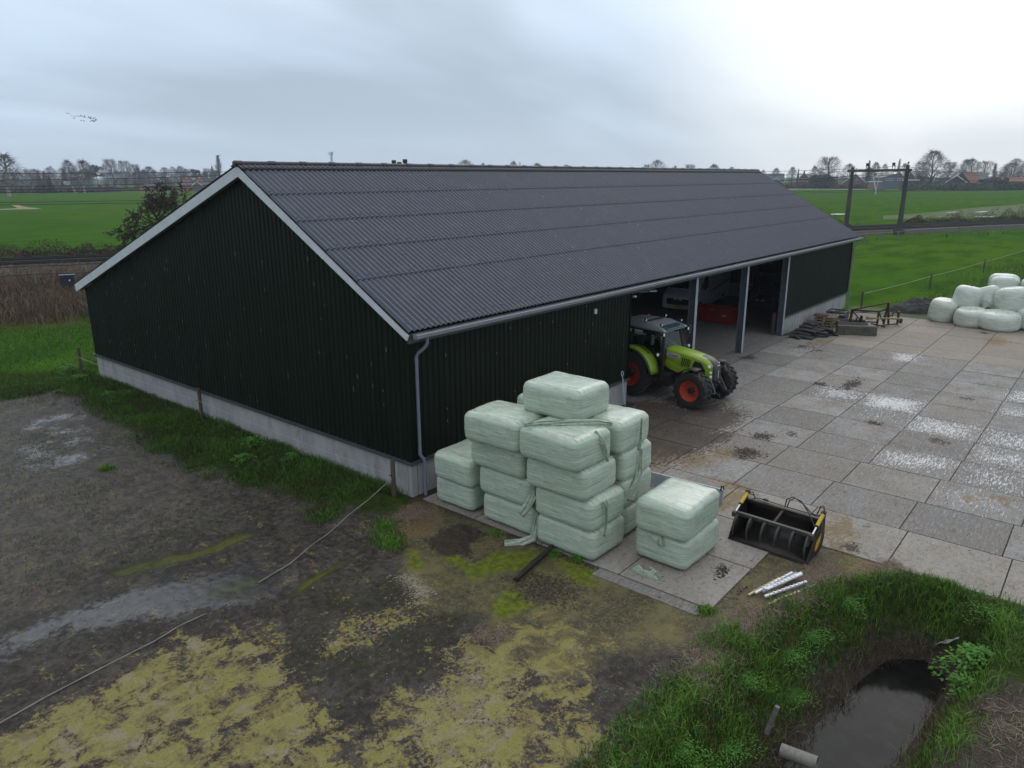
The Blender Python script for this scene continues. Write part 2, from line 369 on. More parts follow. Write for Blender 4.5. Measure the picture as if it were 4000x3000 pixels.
# ------------------------------------------------------------------ ground
Z = dict(
 yellowA=[(-9.57,-1.23),(-8.8,-1.36),(-8.05,-1.31),(-7.31,-1.36),(-6.6,-1.41),(-6.5,-2.01),(-5.82,-2.12),(-6.04,-3.12),(-6.18,-3.69),(-6.18,-4.18),(-6.44,-5.19),(-6.88,-5.83),(-9.0,-9),(-14,-6),(-12,-1.2)],
 yellowB=[(-6.83,-5.88),(-5.78,-5.57),(-5.19,-5.75),(-4.03,-5.34),(-3.65,-5.35),(-2.51,-5.52),(-1.92,-5.97),(-1.79,-6.52),(-2.04,-7.08),(-2.66,-7.22),(-2.97,-7.07),(-3.21,-7.79),(-4.19,-7.93),(-4.56,-8.63),(-6.5,-8.6)],
 band=[(-5.2,-3.1),(-4.4,-2.9),(-3.2,-3.5),(-3.7,-4.0),(-4.6,-3.9),(-5.3,-3.6)],
 pale=[(-2.78,-2.74),(-2.51,-2.91),(-2.82,-3.47),(-3.24,-3.68),(-3.27,-3.36)],
 palec=[(-5.6,-6.1),(-4.4,-5.7),(-3.8,-6.3),(-4.6,-6.9),(-5.3,-7.4),(-6.2,-7.6)],
 greenC=[(-1.52,-2.2),(-1.31,-2.47),(-1.41,-3.42),(-0.69,-3.6),(-0.13,-4.45),(-0.83,-4.64),(-1.35,-4.16),(-1.95,-3.91),(-1.72,-2.87)],
 greenD=[(-2.58,-4.76),(-1.68,-4.71),(-1.84,-5.67),(-2.29,-5.53),(-2.75,-5.35)],
 greenE=[(-0.17,-4.75),(-0.01,-5.63),(-0.66,-5.94),(-0.93,-5.62)],
 greenF=[(-1.95,-1.9),(-1.7,-2.1),(-2.2,-2.9),(-2.5,-2.8)],
 strip1=[(-6.66,2.31),(-5.87,2.18),(-4.73,1.7),(-3.77,1.71),(-3.58,1.38),(-4.36,1.26),(-5.43,1.48),(-6.52,1.8)],
 strip2=[(-4.78,-1.53),(-4.24,-1.28),(-3.26,-1.17),(-2.32,-1.05),(-2.77,-1.24),(-3.79,-1.52),(-4.68,-1.65)],
 strip3=[(-6.04,-.14),(-5.39,-.04),(-4.73,-.37),(-4.4,-.78),(-5.22,-.7),(-6.11,-.47)],
 mud=[(-60,11),(-3.9,18.2),(-2.0,17.9),(-2.1,13.2),(-2.4,9.7),(-2.5,7.1),(-2.4,5),(-2.15,3.6),(-2.05,2),(-1.6,.2),(-.85,-.4),(.1,-.2),(.1,-8),(4,-8.2),(4,-11.0),(3.5,-10.35),(2.9,-9.95),(2.2,-9.65),(1,-9.3),(-.9,-8.95),(-2.8,-8.7),(-4,-9.1),(-6,-9.9),(-60,-13)],
 apron=[(-.4,-.9),(.05,-.6),(.05,-8.1),(3.95,-8.2),(3.95,-10.2),(3.3,-9.9),(2.6,-9.55),(1,-9.1),(.3,-8.75),(-1.3,-8.3),(-2.2,-7.6),(-3.4,-7.0),(-3.3,-5.6),(-2.6,-4.9),(-3.4,-4.1),(-3,-2.9),(-1.7,-1.8),(-1.2,-1.2)],
 greenG=[(2.75,-9.35),(3.5,-9.3),(3.9,-9.75),(3.6,-9.95),(2.95,-9.75)],
 tanmud=[(-60,11),(-3.9,18),(-2.2,17),(-2.3,9),(-2.6,4),(-4,2.6),(-6.8,2.6),(-9,1.6),(-60,0)],
 litter=[(.4,-8.7),(1.5,-9.1),(2.6,-9.3),(2.9,-9.2),(3.9,-10.0),(3.9,-10.9),(2.9,-10.0),(1.6,-9.5),(.2,-9.1),(-1.3,-8.8),(-1.2,-8.4)],
 clods=[(-.25,-2.0),(-.3,-3.0),(-1.15,-3.3),(-1.6,-2.6),(-1.3,-1.9)],
 darkc=[(-.9,-4.7),(-.7,-5.6),(-1.6,-6.0),(-2.0,-5.3),(-1.7,-4.6)],
 straw=[(-.3,.2),(-.1,-.97),(-.8,-1.7),(-1.65,-1.75),(-1.35,-.8)],
 worn=[(-2.65,22.16),(-.46,24.44),(2.71,26.61),(1.1,22.51),(-1.64,20.91),(-3.19,20.35)],
 wet1=[(-6,14.2),(-4.7,15.0),(-2.5,14.8),(-2.3,11.5),(-3.1,8.6),(-6.41,9.44)],
 wet2=[(-9.09,.38),(-7.82,.56),(-6.42,-.49),(-4.94,-1.5),(-4.2,-1.0),(-4.73,.0),(-6.59,1.27),(-8.85,1.2)],
 rut=[(-4.9,-2.2),(-3.9,-1.9),(-3.0,-2.6),(-3.2,-4.6),(-4.3,-5.2),(-5.6,-4.6),(-5.9,-3.4)],
 reeds=[(-6,61),(-6,79),(13,71),(26,64),(26,54),(8,42),(6.1,35),(4.1,31.2),(.76,33.7),(-6,40)],
 soil=[(-3.4,-11.9),(-1.92,-11.9),(-.68,-12.3),(1.0,-12.65),(1.9,-13.1),(1.2,-15),(-6,-15)],
 yard=[(.0,.3),(.0,-8.1),(3.95,-8.3),(3.95,-26),(36,-26),(37,-.5),(26,-.2),(26,.5),(10.4,.5),(10.4,-.1)],
 water=[(2.44,-10.96),(1.63,-10.77),(0,-10.5),(-.62,-10.45),(-1.76,-10.36),(-3.5,-10.3),(-14,-10.3),(-14,-11.5),(-3,-11.5),(-.82,-11.5),(.99,-11.71),(1.96,-11.75),(2.45,-11.85),(2.8,-11.4)],
 brink=[(3.35,-10.5),(2.6,-9.95),(1.4,-9.55),(.4,-9.4),(-.87,-9.25),(-1.9,-9.15),(-3,-9.1),(-14,-9.0),(-14,-12.5),(-3,-12.4),(-1.5,-12.2),(0,-12.45),(1.19,-12.5),(2.2,-12.6),(3.2,-12.3),(3.7,-11.4)],
)
def axis(segs):
    out = []
    for a, b, s in segs: out += list(np.arange(a, b - 1e-6, s))
    return np.array(out + [segs[-1][1]])
ax = np.concatenate([[-5000, -2000, -700, -250, -100], axis([(-60, -16, 4), (-16, -11, .3), (-11, 4.4, .05), (4.4, 14, .4), (14, 60, 4)]), [100, 250, 700, 2000, 5000]])
ay = np.concatenate([[-5000, -2000, -700, -250, -100], axis([(-60, -16, 4), (-16, -13.4, .2), (-13.4, 5, .05), (5, 27, .13), (27, 36, .6), (36, 90, 3)]), [150, 350, 900, 2200, 5000]])
GX, GY = np.meshgrid(ax, ay, indexing='ij'); X, Y = GX.ravel(), GY.ravel()
wx = X + (fbm(X * 1.3, Y * 1.3, seed=3) - .5) * .9 + (fbm(X * 5, Y * 5, seed=9) - .5) * .28
wy = Y + (fbm(X * 1.3, Y * 1.3, seed=5) - .5) * .9 + (fbm(X * 5, Y * 5, seed=12) - .5) * .28
near = (np.abs(X) < 100) & (np.abs(Y) < 100)
def zone(k, soft=.2, warp=1.0):
    o = np.zeros_like(X); i = near
    o[i] = mask(X[i] + (wx[i] - X[i]) * warp, Y[i] + (wy[i] - Y[i]) * warp, Z[k], soft); return o
fine = (X > -17) & (X < 14) & (Y > -16.5) & (Y < 36)
mud = zone('mud', .35); grass = 1 - mud
apron = zone('apron', .15, .35)
big = fbm(X * .8, Y * .8, seed=21); fin2 = fbm(X * 6, Y * 6, seed=22, oct=3); mid = fbm(X * 2.2, Y * 2.2, seed=23)
moss = np.maximum.reduce([zone('yellowA', .35) * 1.0, zone('yellowB', .4) * .95, zone('band', .25) * .75, zone('palec', .3) * .55])
moss = moss * (.30 + 1.0 * mid) + .25 * zone('apron', .3) * (mid - .35)
moss = np.clip(moss, 0, 1)
green = np.maximum.reduce([zone('greenC', .22, .6), zone('greenD', .2, .6), zone('greenE', .2, .6) * .9, zone('greenF', .15, .6) * .8, zone('greenG', .15, .6) * .85])
algae = np.clip(np.maximum.reduce([zone('strip1', .14, .35), zone('strip2', .14, .3), zone('strip3', .22, .35) * .7]) * (.5 + .9 * mid), 0, 1); film = zone('rut', .5); tanm = zone('tanmud', 1.2)
green = np.clip(green * (.55 + .8 * mid), 0, 1)
pale = np.maximum.reduce([zone('pale', .3, .7), zone('palec', .45) * .9, zone('band', .3) * .4])
wet = np.maximum.reduce([zone('wet1', .9) * np.clip(2.2 * (big - .36), 0, 1), zone('wet2', .45), zone('strip1', .25) * .4])
straw = np.maximum.reduce([zone('straw', .25), zone('worn', .8) * .5, zone('litter', .2) * (.35 + .5 * mid)])
soil = np.maximum.reduce([zone('soil', .3), zone('clods', .18) * .9, zone('darkc', .25) * .6, zone('yard', .25, .2)])
reed = zone('reeds', 1.5, 0)
# ditch profile
sdw = np.full_like(X, -99.); sdb = np.full_like(X, -99.)
i = fine; sdw[i] = polysd(X[i], Y[i], Z['water']); sdb[i] = polysd(X[i] + .35 * (wx[i] - X[i]), Y[i] + .35 * (wy[i] - Y[i]), Z['brink'])
tb = np.where(sdw > 0, 0, np.clip(-sdw / np.maximum(-sdw + np.maximum(sdb, 0), 1e-3), 0, 1))
H = np.where(sdb > 0, -1.25 * (1 - tb ** 1.5), 0.0) - np.where(sdw > 0, np.minimum(.5, sdw), 0)
bank = np.clip(sdb / .25 + .5, 0, 1)
bare = bank * np.clip(1.35 - tb * 1.9, 0, 1)
soil = np.maximum(soil, np.clip(bare * (.5 + mid), 0, 1)); grass = np.maximum(grass * (1 - soil), 0)
lip = np.where(fine, np.exp(-((sdb + .15) / .6) ** 2), 0) * (X < 3.9)
H += .10 * lip * fbm(X * 1.1, Y * 1.1, seed=31)
strip = fine * np.clip(-X / .5, 0, 1) * mask(X, Y, [(-2.2, -.3), (-.02, -.3), (-.02, 20), (-2.2, 18)], .5)
H += strip * (.04 + .12 * fbm(X * 1.4, Y * 1.4, seed=41))
rough_mud = mud * (1 - apron) * fine
H += rough_mud * ((fbm(X * 1.6, Y * 1.6, seed=51) - .5) * .06 + (np.abs(fbm(X * 6, Y * 6, seed=52) - .5)) * -.12 + (fbm(X * 3, Y * 3, seed=53) - .5) * .05) * (1 - .8 * wet) * (1 - .7 * np.clip(moss, 0, 1))
tread = zone('rut', .3, .4)
u = X * .35 + Y * .93
H += tread * .085 * np.clip(vnoise(X * 3.2 + 5 * mid, u * 12 + 9 * mid, seed=61) - .5, -.2, .5) * (fbm(X * 1.1, Y * 1.1, seed=63) > .45)
H += zone('clods', .2) * .10 * np.abs(fbm(X * 5, Y * 5, seed=71) - .42) * 2
H -= .05 * np.maximum(zone('strip1', .15, .3), zone('strip2', .15, .3)); H[~fine] = 0
edge = np.clip((X + 16) / 1, 0, 1) * np.clip((14 - X) / 1, 0, 1) * np.clip((Y + 15.9) / 1, 0, 1) * np.clip((35 - Y) / 2, 0, 1)
H *= edge
nx, ny = len(ax), len(ay); idx = np.arange(nx * ny).reshape(nx, ny)
F = np.stack([idx[:-1, :-1], idx[1:, :-1], idx[1:, 1:], idx[:-1, 1:]], -1).reshape(-1, 4)

m, t, b = newmat('ground')
P = t.coord('Object')
nA = t.noise(P, 1.1, 6, .6); nB = t.noise(P, 7, 6, .65); nC = t.noise(P, 38, 4, .65); nD = t.noise(P, 130, 2, .6)
nS = t.step(t.noise(P, 16, 8, .75, dist=.6), .32, .68); nM = t.step(t.noise(P, 2.6, 7, .7, dist=.5), .34, .66)
A = {k: t.attr(k) for k in ('near', 'grass', 'apron', 'moss', 'green', 'pale', 'wet', 'straw', 'soil', 'reed', 'algae', 'film', 'tanmud')}
col = t.mix(t.step(nB, .34, .66), (.022, .0185, .0155), (.050, .042, .034))
col = t.mix(t.step(t.math('MULTIPLY', nA, nB), .18, .42), col, (.085, .075, .062))
col = t.mix(t.math('MULTIPLY', t.step(nC, .52, .62), .6), col, (.013, .011, .010))
col = t.mix(t.math('MULTIPLY', A['tanmud'], t.step(nM, .3, .6, .45, .95)), col, t.mix(t.step(nB, .35, .7), (.060, .052, .044), (.128, .112, .093)))
col = t.mix(t.math('MULTIPLY', A['film'], t.step(nM, .4, .62, .25, .75)), col, (.026, .028, .012))
tuft = t.math('MULTIPLY', t.step(nC, .56, .66), t.step(nA, .45, .6)); col = t.mix(t.math('MULTIPLY', tuft, .45), col, (.06, .07, .022))
ap = t.mix(t.step(nB, .35, .65), (.062, .056, .032), (.135, .118, .058)); ap = t.mix(t.step(nS, .5, .64), ap, (.042, .036, .024))
ap = t.mix(t.math('MULTIPLY', t.step(nA, .45, .65), .6), ap, (.17, .15, .055))
col = t.mix(A['apron'], col, ap)
pl = t.mix(t.step(nC, .35, .65), (.17, .145, .10), (.31, .275, .21))
fp = t.step(t.math('ADD', A['pale'], t.math('MULTIPLY', t.math('SUBTRACT', nS, .5), 1.3)), .45, .7); col = t.mix(fp, col, pl)
ym = t.mix(t.step(nM, .38, .62), (.145, .122, .045), (.215, .20, .050)); ym = t.mix(t.math('MULTIPLY', t.step(nC, .35, .7), .45), ym, (.29, .25, .10)); ym = t.mix(t.math('MULTIPLY', t.step(nB, .5, .7), .5), ym, (.33, .29, .14))
ym = t.mix(t.step(nD, .56, .7), ym, (.07, .062, .025)); ym = t.mix(t.math('MULTIPLY', t.step(t.noise(P, 1.7, 5, .7), .5, .66), .75), ym, (.25, .225, .165)); ym = t.mix(t.step(t.noise(P, 24, 5, .75), .56, .66), ym, (.085, .072, .04))
mv = t.math('ADD', A['moss'], t.math('ADD', t.math('MULTIPLY', t.math('SUBTRACT', nS, .5), .75), t.math('MULTIPLY', t.math('SUBTRACT', nM, .5), .95))); fm = t.step(mv, .36, .64); fm = t.math('MULTIPLY', fm, .9); ym = t.mix(t.step(mv, .52, .9), (.17, .128, .05), ym); col = t.mix(fm, col, ym)
gm = t.mix(t.step(nB, .35, .68), (.075, .088, .010), (.155, .185, .016)); gm = t.mix(t.step(nD, .56, .7), gm, (.04, .05, .01)); col = t.mix(t.step(A['algae'], .2, .75, 0, .9), col, t.mix(t.step(A['algae'], .5, .95), (.032, .040, .008), (.085, .090, .014)))
fg = t.step(t.math('ADD', A['green'], t.math('MULTIPLY', t.math('SUBTRACT', nS, .5), .42)), .32, .72); col = t.mix(fg, col, gm)
so_ = t.mix(t.step(nC, .35, .65), (.018, .014, .011), (.06, .045, .032)); so_ = t.mix(t.math('MULTIPLY', t.step(nD, .6, .7), .4), so_, (.16, .125, .07))
col = t.mix(t.step(t.math('ADD', A['soil'], t.math('MULTIPLY', t.math('SUBTRACT', nS, .5), .9)), .4, .62), col, so_)
st = t.mix(t.step(nC, .4, .6), (.06, .038, .022), (.21, .14, .07))
col = t.mix(t.step(t.math('ADD', A['straw'], t.math('MULTIPLY', t.math('SUBTRACT', nS, .5), .8)), .42, .62), col, st)
farn = t.noise(P, .02, 5, .6); farm = t.noise(t.mapping(P, (.6, 1.5, 1), (0, 0, -.48)), .22, 5, .6)
gr = t.mix(t.step(farn, .35, .65), (.038, .105, .013), (.066, .124, .013)); gr = t.mix(t.math('MULTIPLY', t.step(farm, .42, .64), .8), gr, (.028, .070, .011))
gr = t.mix(t.math('MULTIPLY', t.step(t.noise(P, 3.0, 6, .7), .45, .7), .55), gr, (.026, .066, .010))
gr = t.mix(t.math('MULTIPLY', t.step(nC, .5, .7), .3), gr, (.075, .12, .02)); gr = t.mix(A['near'], gr, t.mix(t.step(nB, .35, .65), (.022, .030, .010), (.034, .058, .012)))
col = t.mix(t.step(t.math('ADD', A['grass'], t.math('MULTIPLY', t.math('SUBTRACT', nS, .5), .7)), .4, .62), col, gr)
rd = t.mix(t.step(t.noise(P, 1.5, 5, .65), .35, .65), (.035, .028, .018), (.085, .078, .03)); col = t.mix(A['reed'], col, rd)
col = t.mix(t.math('MULTIPLY', A['wet'], .35), col, (.04, .042, .045))
t.put(b.inputs['Base Color'], col)
wm = t.step(t.math('ADD', A['wet'], t.math('MULTIPLY', t.math('SUBTRACT', nB, .5), 1.2)), .35, .75)
ro = t.mix(wm, t.mix(t.step(nB, .3, .7), (.46, .46, .46), (.78, .78, .78)), (.24, .24, .24))
t.put(b.inputs['Roughness'], ro)
hb = t.math('ADD', t.math('MULTIPLY', nC, .6), t.math('MULTIPLY', nB, .8))
bn = t.new('ShaderNodeBump'); t.set(bn, Height=hb, Distance=.035); t.put(bn.inputs['Strength'], t.math('MULTIPLY', t.math('SUBTRACT', 1.0, t.math('MULTIPLY', wm, .85)), .75))
t.put(b.inputs['Normal'], bn.outputs[0]); t.put(b.inputs['Specular IOR Level'], t.math('ADD', t.math('MULTIPLY', wm, .4), t.math('MULTIPLY', t.math('SUBTRACT', 1.0, A['grass']), .15)))
M['ground'] = m
ground = npmesh('ground', np.stack([X, Y, H], -1), F, m, attrs=dict(near=mask(X, Y, [(-10, -16), (5, -16), (5, -7.5), (0, 20), (-3, 24), (-10, 18)], .5) * fine, grass=grass, apron=apron, moss=moss, green=green, pale=pale, wet=wet, straw=straw, soil=soil, reed=reed, algae=algae, film=film, tanmud=tanm), smooth=True)
tag(ground, kind='structure')
from bisect import bisect_right
H2 = H.reshape(nx, ny); G2 = (grass * (1 - np.clip(soil, 0, 1))).reshape(nx, ny)
def gval(x, y):
    i = np.clip(np.searchsorted(ax, x) - 1, 0, nx - 2); j = np.clip(np.searchsorted(ay, y) - 1, 0, ny - 2); return G2[i, j]
def gz(x, y):
    i = min(max(bisect_right(ax, x) - 1, 0), nx - 2); j = min(max(bisect_right(ay, y) - 1, 0), ny - 2)
    fx = (x - ax[i]) / (ax[i + 1] - ax[i]); fy = (y - ay[j]) / (ay[j + 1] - ay[j])
    return float(H2[i, j] * (1 - fx) * (1 - fy) + H2[i + 1, j] * fx * (1 - fy) + H2[i, j + 1] * (1 - fx) * fy + H2[i + 1, j + 1] * fx * fy)

# water in the ditch
m, t, b = newmat('ditch_water'); P = t.coord()
t.put(b.inputs['Base Color'], t.mix(t.step(t.noise(P, 2.5, 5, .6), .4, .7), (.008, .008, .008), (.018, .018, .015)))
t.put(b.inputs['Roughness'], t.step(t.noise(P, 3, 5, .6, dist=.5), .5, .8, .06, .16)); b.inputs['IOR'].default_value = 1.33; b.inputs['Specular IOR Level'].default_value = .17
t.put(b.inputs['Normal'], t.bump(t.noise(P, 9, 3, .5), .03, .02))
tag(MB().add([(-14, -12.3, -1.2), (3.2, -12.3, -1.2), (3.2, -9.9, -1.2), (-14, -9.9, -1.2)], [(0, 1, 2, 3)]).build('water', m), kind='structure')

# ------------------------------------------------------------------ concrete yard of 2 m slabs
m, t, b = newmat('yard_concrete'); P = t.coord()
tone, lime, tan, dirt, chaff = [t.attr(k) for k in ('tone', 'lime', 'tan', 'dirt', 'chaff')]
n1 = t.noise(P, 1.3, 6, .62); n2 = t.noise(P, 9, 6, .65); n3 = t.noise(P, 55, 4, .65); ns = t.step(t.noise(P, 14, 8, .75, dist=.6), .32, .68)
ts = t.noise(t.mapping(P, (1.2, 9, 1), (0, 0, .25)), 3.2, 6, .7, dist=.7); ts = t.step(ts, .33, .67)
c = t.mix(tone, (.145, .144, .143), (.30, .294, .284)); c = t.mix(t.math('MULTIPLY', t.step(n1, .38, .68), .65), c, (.215, .182, .145))
c = t.mix(t.math('MULTIPLY', t.step(n2, .42, .66), .6), c, (.115, .10, .08)); c = t.mix(t.math('MULTIPLY', t.step(t.noise(P, .45, 5, .65, dist=.6), .5, .72), .5), c, (.10, .088, .072)); c = t.mix(t.math('MULTIPLY', t.step(ts, .50, .85), .45), c, (.30, .29, .275)); c = t.mix(t.math('MULTIPLY', t.step(t.noise(t.mapping(P, (7, 2.2, 1), (0, 0, .6)), 4.5, 4, .6, dist=.8), .54, .62), .4), c, (.115, .105, .092))
c = t.mix(t.math('MULTIPLY', t.step(n3, .55, .72), .35), c, (.08, .072, .06))
c = t.mix(t.math('MULTIPLY', tan, t.step(n2, .2, .75, .85, .4)), c, t.mix(t.step(n1, .35, .65), (.235, .18, .11), (.29, .245, .185)))
fl = t.step(t.math('ADD', t.math('MULTIPLY', lime, .9), t.math('ADD', t.math('MULTIPLY', t.math('SUBTRACT', ts, .5), .9), t.math('ADD', t.math('MULTIPLY', t.math('SUBTRACT', n3, .5), .8), t.math('MULTIPLY', t.math('SUBTRACT', n2, .5), 1.6)))), .46, .74)
c = t.mix(t.math('MULTIPLY', fl, .85), c, (.62, .62, .61))
fc = t.step(t.math('ADD', chaff, t.math('ADD', t.math('MULTIPLY', t.math('SUBTRACT', ns, .5), .9), t.math('MULTIPLY', t.math('SUBTRACT', n2, .5), 1.6))), .46, .66); c = t.mix(t.math('MULTIPLY', fc, .8), c, t.mix(t.step(n3, .4, .6), (.10, .066, .03), (.25, .175, .075)))
nsk = t.noise(t.mapping(P, (1, 3.2, 1), (0, 0, .35)), 3.4, 7, .72, dist=.9); fd = t.step(t.math('ADD', t.math('MULTIPLY', dirt, 1.35), t.math('ADD', t.math('MULTIPLY', t.math('SUBTRACT', ns, .5), .7), t.math('MULTIPLY', t.math('SUBTRACT', t.step(nsk, .34, .66), .5), 1.0))), .48, .66); c = t.mix(t.math('MULTIPLY', fd, .88), c, t.mix(t.step(n3, .4, .65), (.022, .016, .012), (.075, .053, .036)))
t.put(b.inputs['Base Color'], c); b.inputs['Specular IOR Level'].default_value = .22; t.put(b.inputs['Roughness'], t.step(n1, .3, .7, .6, .9)); t.put(b.inputs['Normal'], t.bump(t.math('ADD', n3, t.math('MULTIPLY', ns, 1.2)), .3, .012))
M['yard'] = m
XL = [.05, 2.0, 3.95, 5.93, 7.86, 9.79, 11.72, 13.65, 15.55, 17.45, 19.35, 21.45, 23.4, 25.4, 27.2, 29.1, 31.1, 33.1, 35.2]
OFF = [-.08, -.1, -.17, .02, -.13, -.33, -.36, -.38, -.40, -.40, -.42, -.42, -.44, -.46, -.46, -.46, -.46, -.46]
def P4(*p): return list(p)
LIME = [P4((24.96,-5.6),(25.5,-6.42),(23.82,-6.6),(23.5,-6.0)), P4((17.0,-4.8),(17.4,-6.06),(16.2,-6.4),(15.6,-5.2)), P4((17.2,-6.5),(17.4,-8.3),(15.7,-8.3),(15.6,-6.7)),
        P4((14.9,-6.9),(15.3,-7.99),(14.5,-8.1),(13.9,-7.2)), P4((15.4,-8.5),(15.5,-10.35),(13.7,-10.3),(13.7,-8.5)), P4((11.2,-8.5),(11.6,-10.3),(10.6,-10.3),(9.9,-8.6)),
        P4((21.3,-10.5),(21.4,-12.4),(19.5,-12.4),(19.5,-10.5)), P4((18.5,-10.6),(18.6,-12.4),(17.7,-12.4),(17.5,-10.6)), P4((15.4,-10.5),(15.5,-12.4),(13.7,-12.4),(13.7,-10.5)),
        P4((13.5,-10.5),(13.5,-12.3),(11.8,-12.3),(11.8,-10.6)), P4((11.5,-10.5),(11.6,-12.1),(9.9,-12.1),(9.9,-10.6)), P4((9.3,-10.4),(9.6,-11.9),(8.2,-12.0),(8.0,-10.6))]
LW = [1, .75, 1, .45, .7, .75, .7, .7, .62, .55, .5, .35]
DIRT = [(9.0,-2.0,2.6,1.9),(8.2,-3.4,2.2,.9),(11.3,-2.6,1.4,.6),(10.2,-1.0,1.3,1.0),(9.4,-2.6,1.3,1.1),(8.6,-1.4,1.2,1.4),(7.6,-3.0,1.5,.8),(10.6,-3.4,1.7,.7),(6.8,-1.6,1.5,1.0),(20.0,-.65,.45,.35),(23.8,-1.75,.3,.18),(24.8,-1.8,.2,.15),(23.4,-2.6,.3,.16),(17.5,-4.6,.25,.2),(18.2,-5.6,.9,.22),(10.1,-5.2,.35,.3),(10.9,-5.8,.2,.16),(8.4,-5.4,.45,.4),(13.7,-7.55,.2,.2),(13.1,-9.6,.25,.2),(18.9,-9.4,.2,.2),(32.9,-8,.3,.2),(12.0,-1.1,.5,.3),(9.1,-4.2,.7,.3),(1.55,-7.75,.28,.1),(4.3,-9.5,.2,.12)]
CHAFF = [(6.2,-3.2,1.2,.9),(5.2,-2.4,1.0,.8),(7.0,-4.3,1.0,.7),(8.0,-5.0,.8,.4),(5.2,-6.5,.5,.5),(4.6,-6.3,.45,.4),(5.9,-6.2,.25,.6),(8.86,-11.06,.3,.25),(9.3,-11.65,.3,.25),(4.9,-9.0,.4,.5),(5.4,-9.0,.5,.25),(4.2,-9.3,.35,.5),(25.2,-2.2,1.0,.5),(31,-8.8,1.5,.5)]
V = []; FF = []; AT = {k: [] for k in ('tone', 'lime', 'tan', 'dirt', 'chaff')}
def slab(x0, x1, y0, y1, z=.022, n=9, tone=None, zj=None):
    gx = np.linspace(x0, x1, n); gy = np.linspace(y0, y1, n); a, bb = np.meshgrid(gx, gy, indexing='ij'); a, bb = a.ravel(), bb.ravel()
    base = sum(len(q) for q in V); zz = z + random.uniform(-.003, .003)
    tilt = random.uniform(-.002, .002)
    V.append(np.stack([a, bb, zz + tilt * (a - x0)], -1)); ii = np.arange(n * n).reshape(n, n) + base
    FF.append(np.stack([ii[:-1, :-1], ii[1:, :-1], ii[1:, 1:], ii[:-1, 1:]], -1).reshape(-1, 4))
    L = np.zeros_like(a)
    for pg, wgt in zip(LIME, LW): L = np.maximum(L, wgt * mask(a + .25 * (fbm(a * 2, bb * 2, seed=1) - .5), bb, pg, .55))
    AT['lime'].append(L); AT['tone'].append(np.full_like(a, random.random() if tone is None else tone))
    cx = (x0 + x1) / 2; cy = (y0 + y1) / 2
    tn = 1.0 if (cx > 25.4 and cy > -12.5 and cy < -2) or (cx > 29) else (.55 if cx < 5.9 and cy < -3 and cx > 0 else (.35 if random.random() < .15 else .12))
    AT['tan'].append(np.full_like(a, tn * (.7 + .3 * random.random())))
    for k, sp in (('dirt', DIRT), ('chaff', CHAFF)):
        v = np.zeros_like(a)
        for sx, sy, rx, ry in sp: v = np.maximum(v, np.clip(1.25 - np.hypot((a - sx) / rx, (bb - sy) / ry) * .8, 0, 1))
        AT[k].append(v)
    # edges down
    ring = np.concatenate([ii[0, :], ii[1:, -1], ii[-1, -2::-1], ii[-2:0:-1, 0]]); ring = ring - base
    lo = V[-1][ring].copy(); lo[:, 2] -= .06; b2 = base + n * n; V.append(lo); m_ = len(ring)
    FF.append(np.stack([base + ring, b2 + np.arange(m_), b2 + (np.arange(m_) + 1) % m_, base + np.roll(ring, -1)], -1))
    for k in AT: AT[k].append(AT[k][-1][ring])
for k in range(len(XL) - 1):
    x0, x1 = XL[k], XL[k + 1]; ylim = -8.2 if k < 2 else -24
    y1 = -.3
    if 10.4 < x0 < 25: y1 = -.55
    yj = -2 + OFF[k]
    ys = [y1]
    while yj > ylim - .05:
        if y1 - yj > .3: ys.append(yj)
        yj -= 2.03
    for a, bb in zip(ys[:-1], ys[1:]):
        xe = x1
        
        slab(x0 + .016, xe - .016, bb + .014, a - .014, tone=random.uniform(.85, 1.1) if k < 3 and a < -4 else None)
        if k < 1 and a < -5: pass
slab(-.28, .03, -8.05, -5.7, .012, tone=.2)          # narrow kerb strip beside the slab edge
# threshold strip and barn floor
slab(10.6, 25.8, -.5, .45, .016, n=24, tone=0)
for i in range(0, 16):
    for j in range(9): slab(5.4 + 2 * i + .01, 7.4 + 2 * i - .01, .47 + 2.05 * j, .47 + 2.05 * (j + 1) - .012, tone=random.uniform(.0, .5), n=5)
yard = npmesh('concrete_yard', np.concatenate(V), np.concatenate(FF), M['yard'], attrs={k: np.concatenate(v) for k, v in AT.items()})
tag(yard, kind='structure')
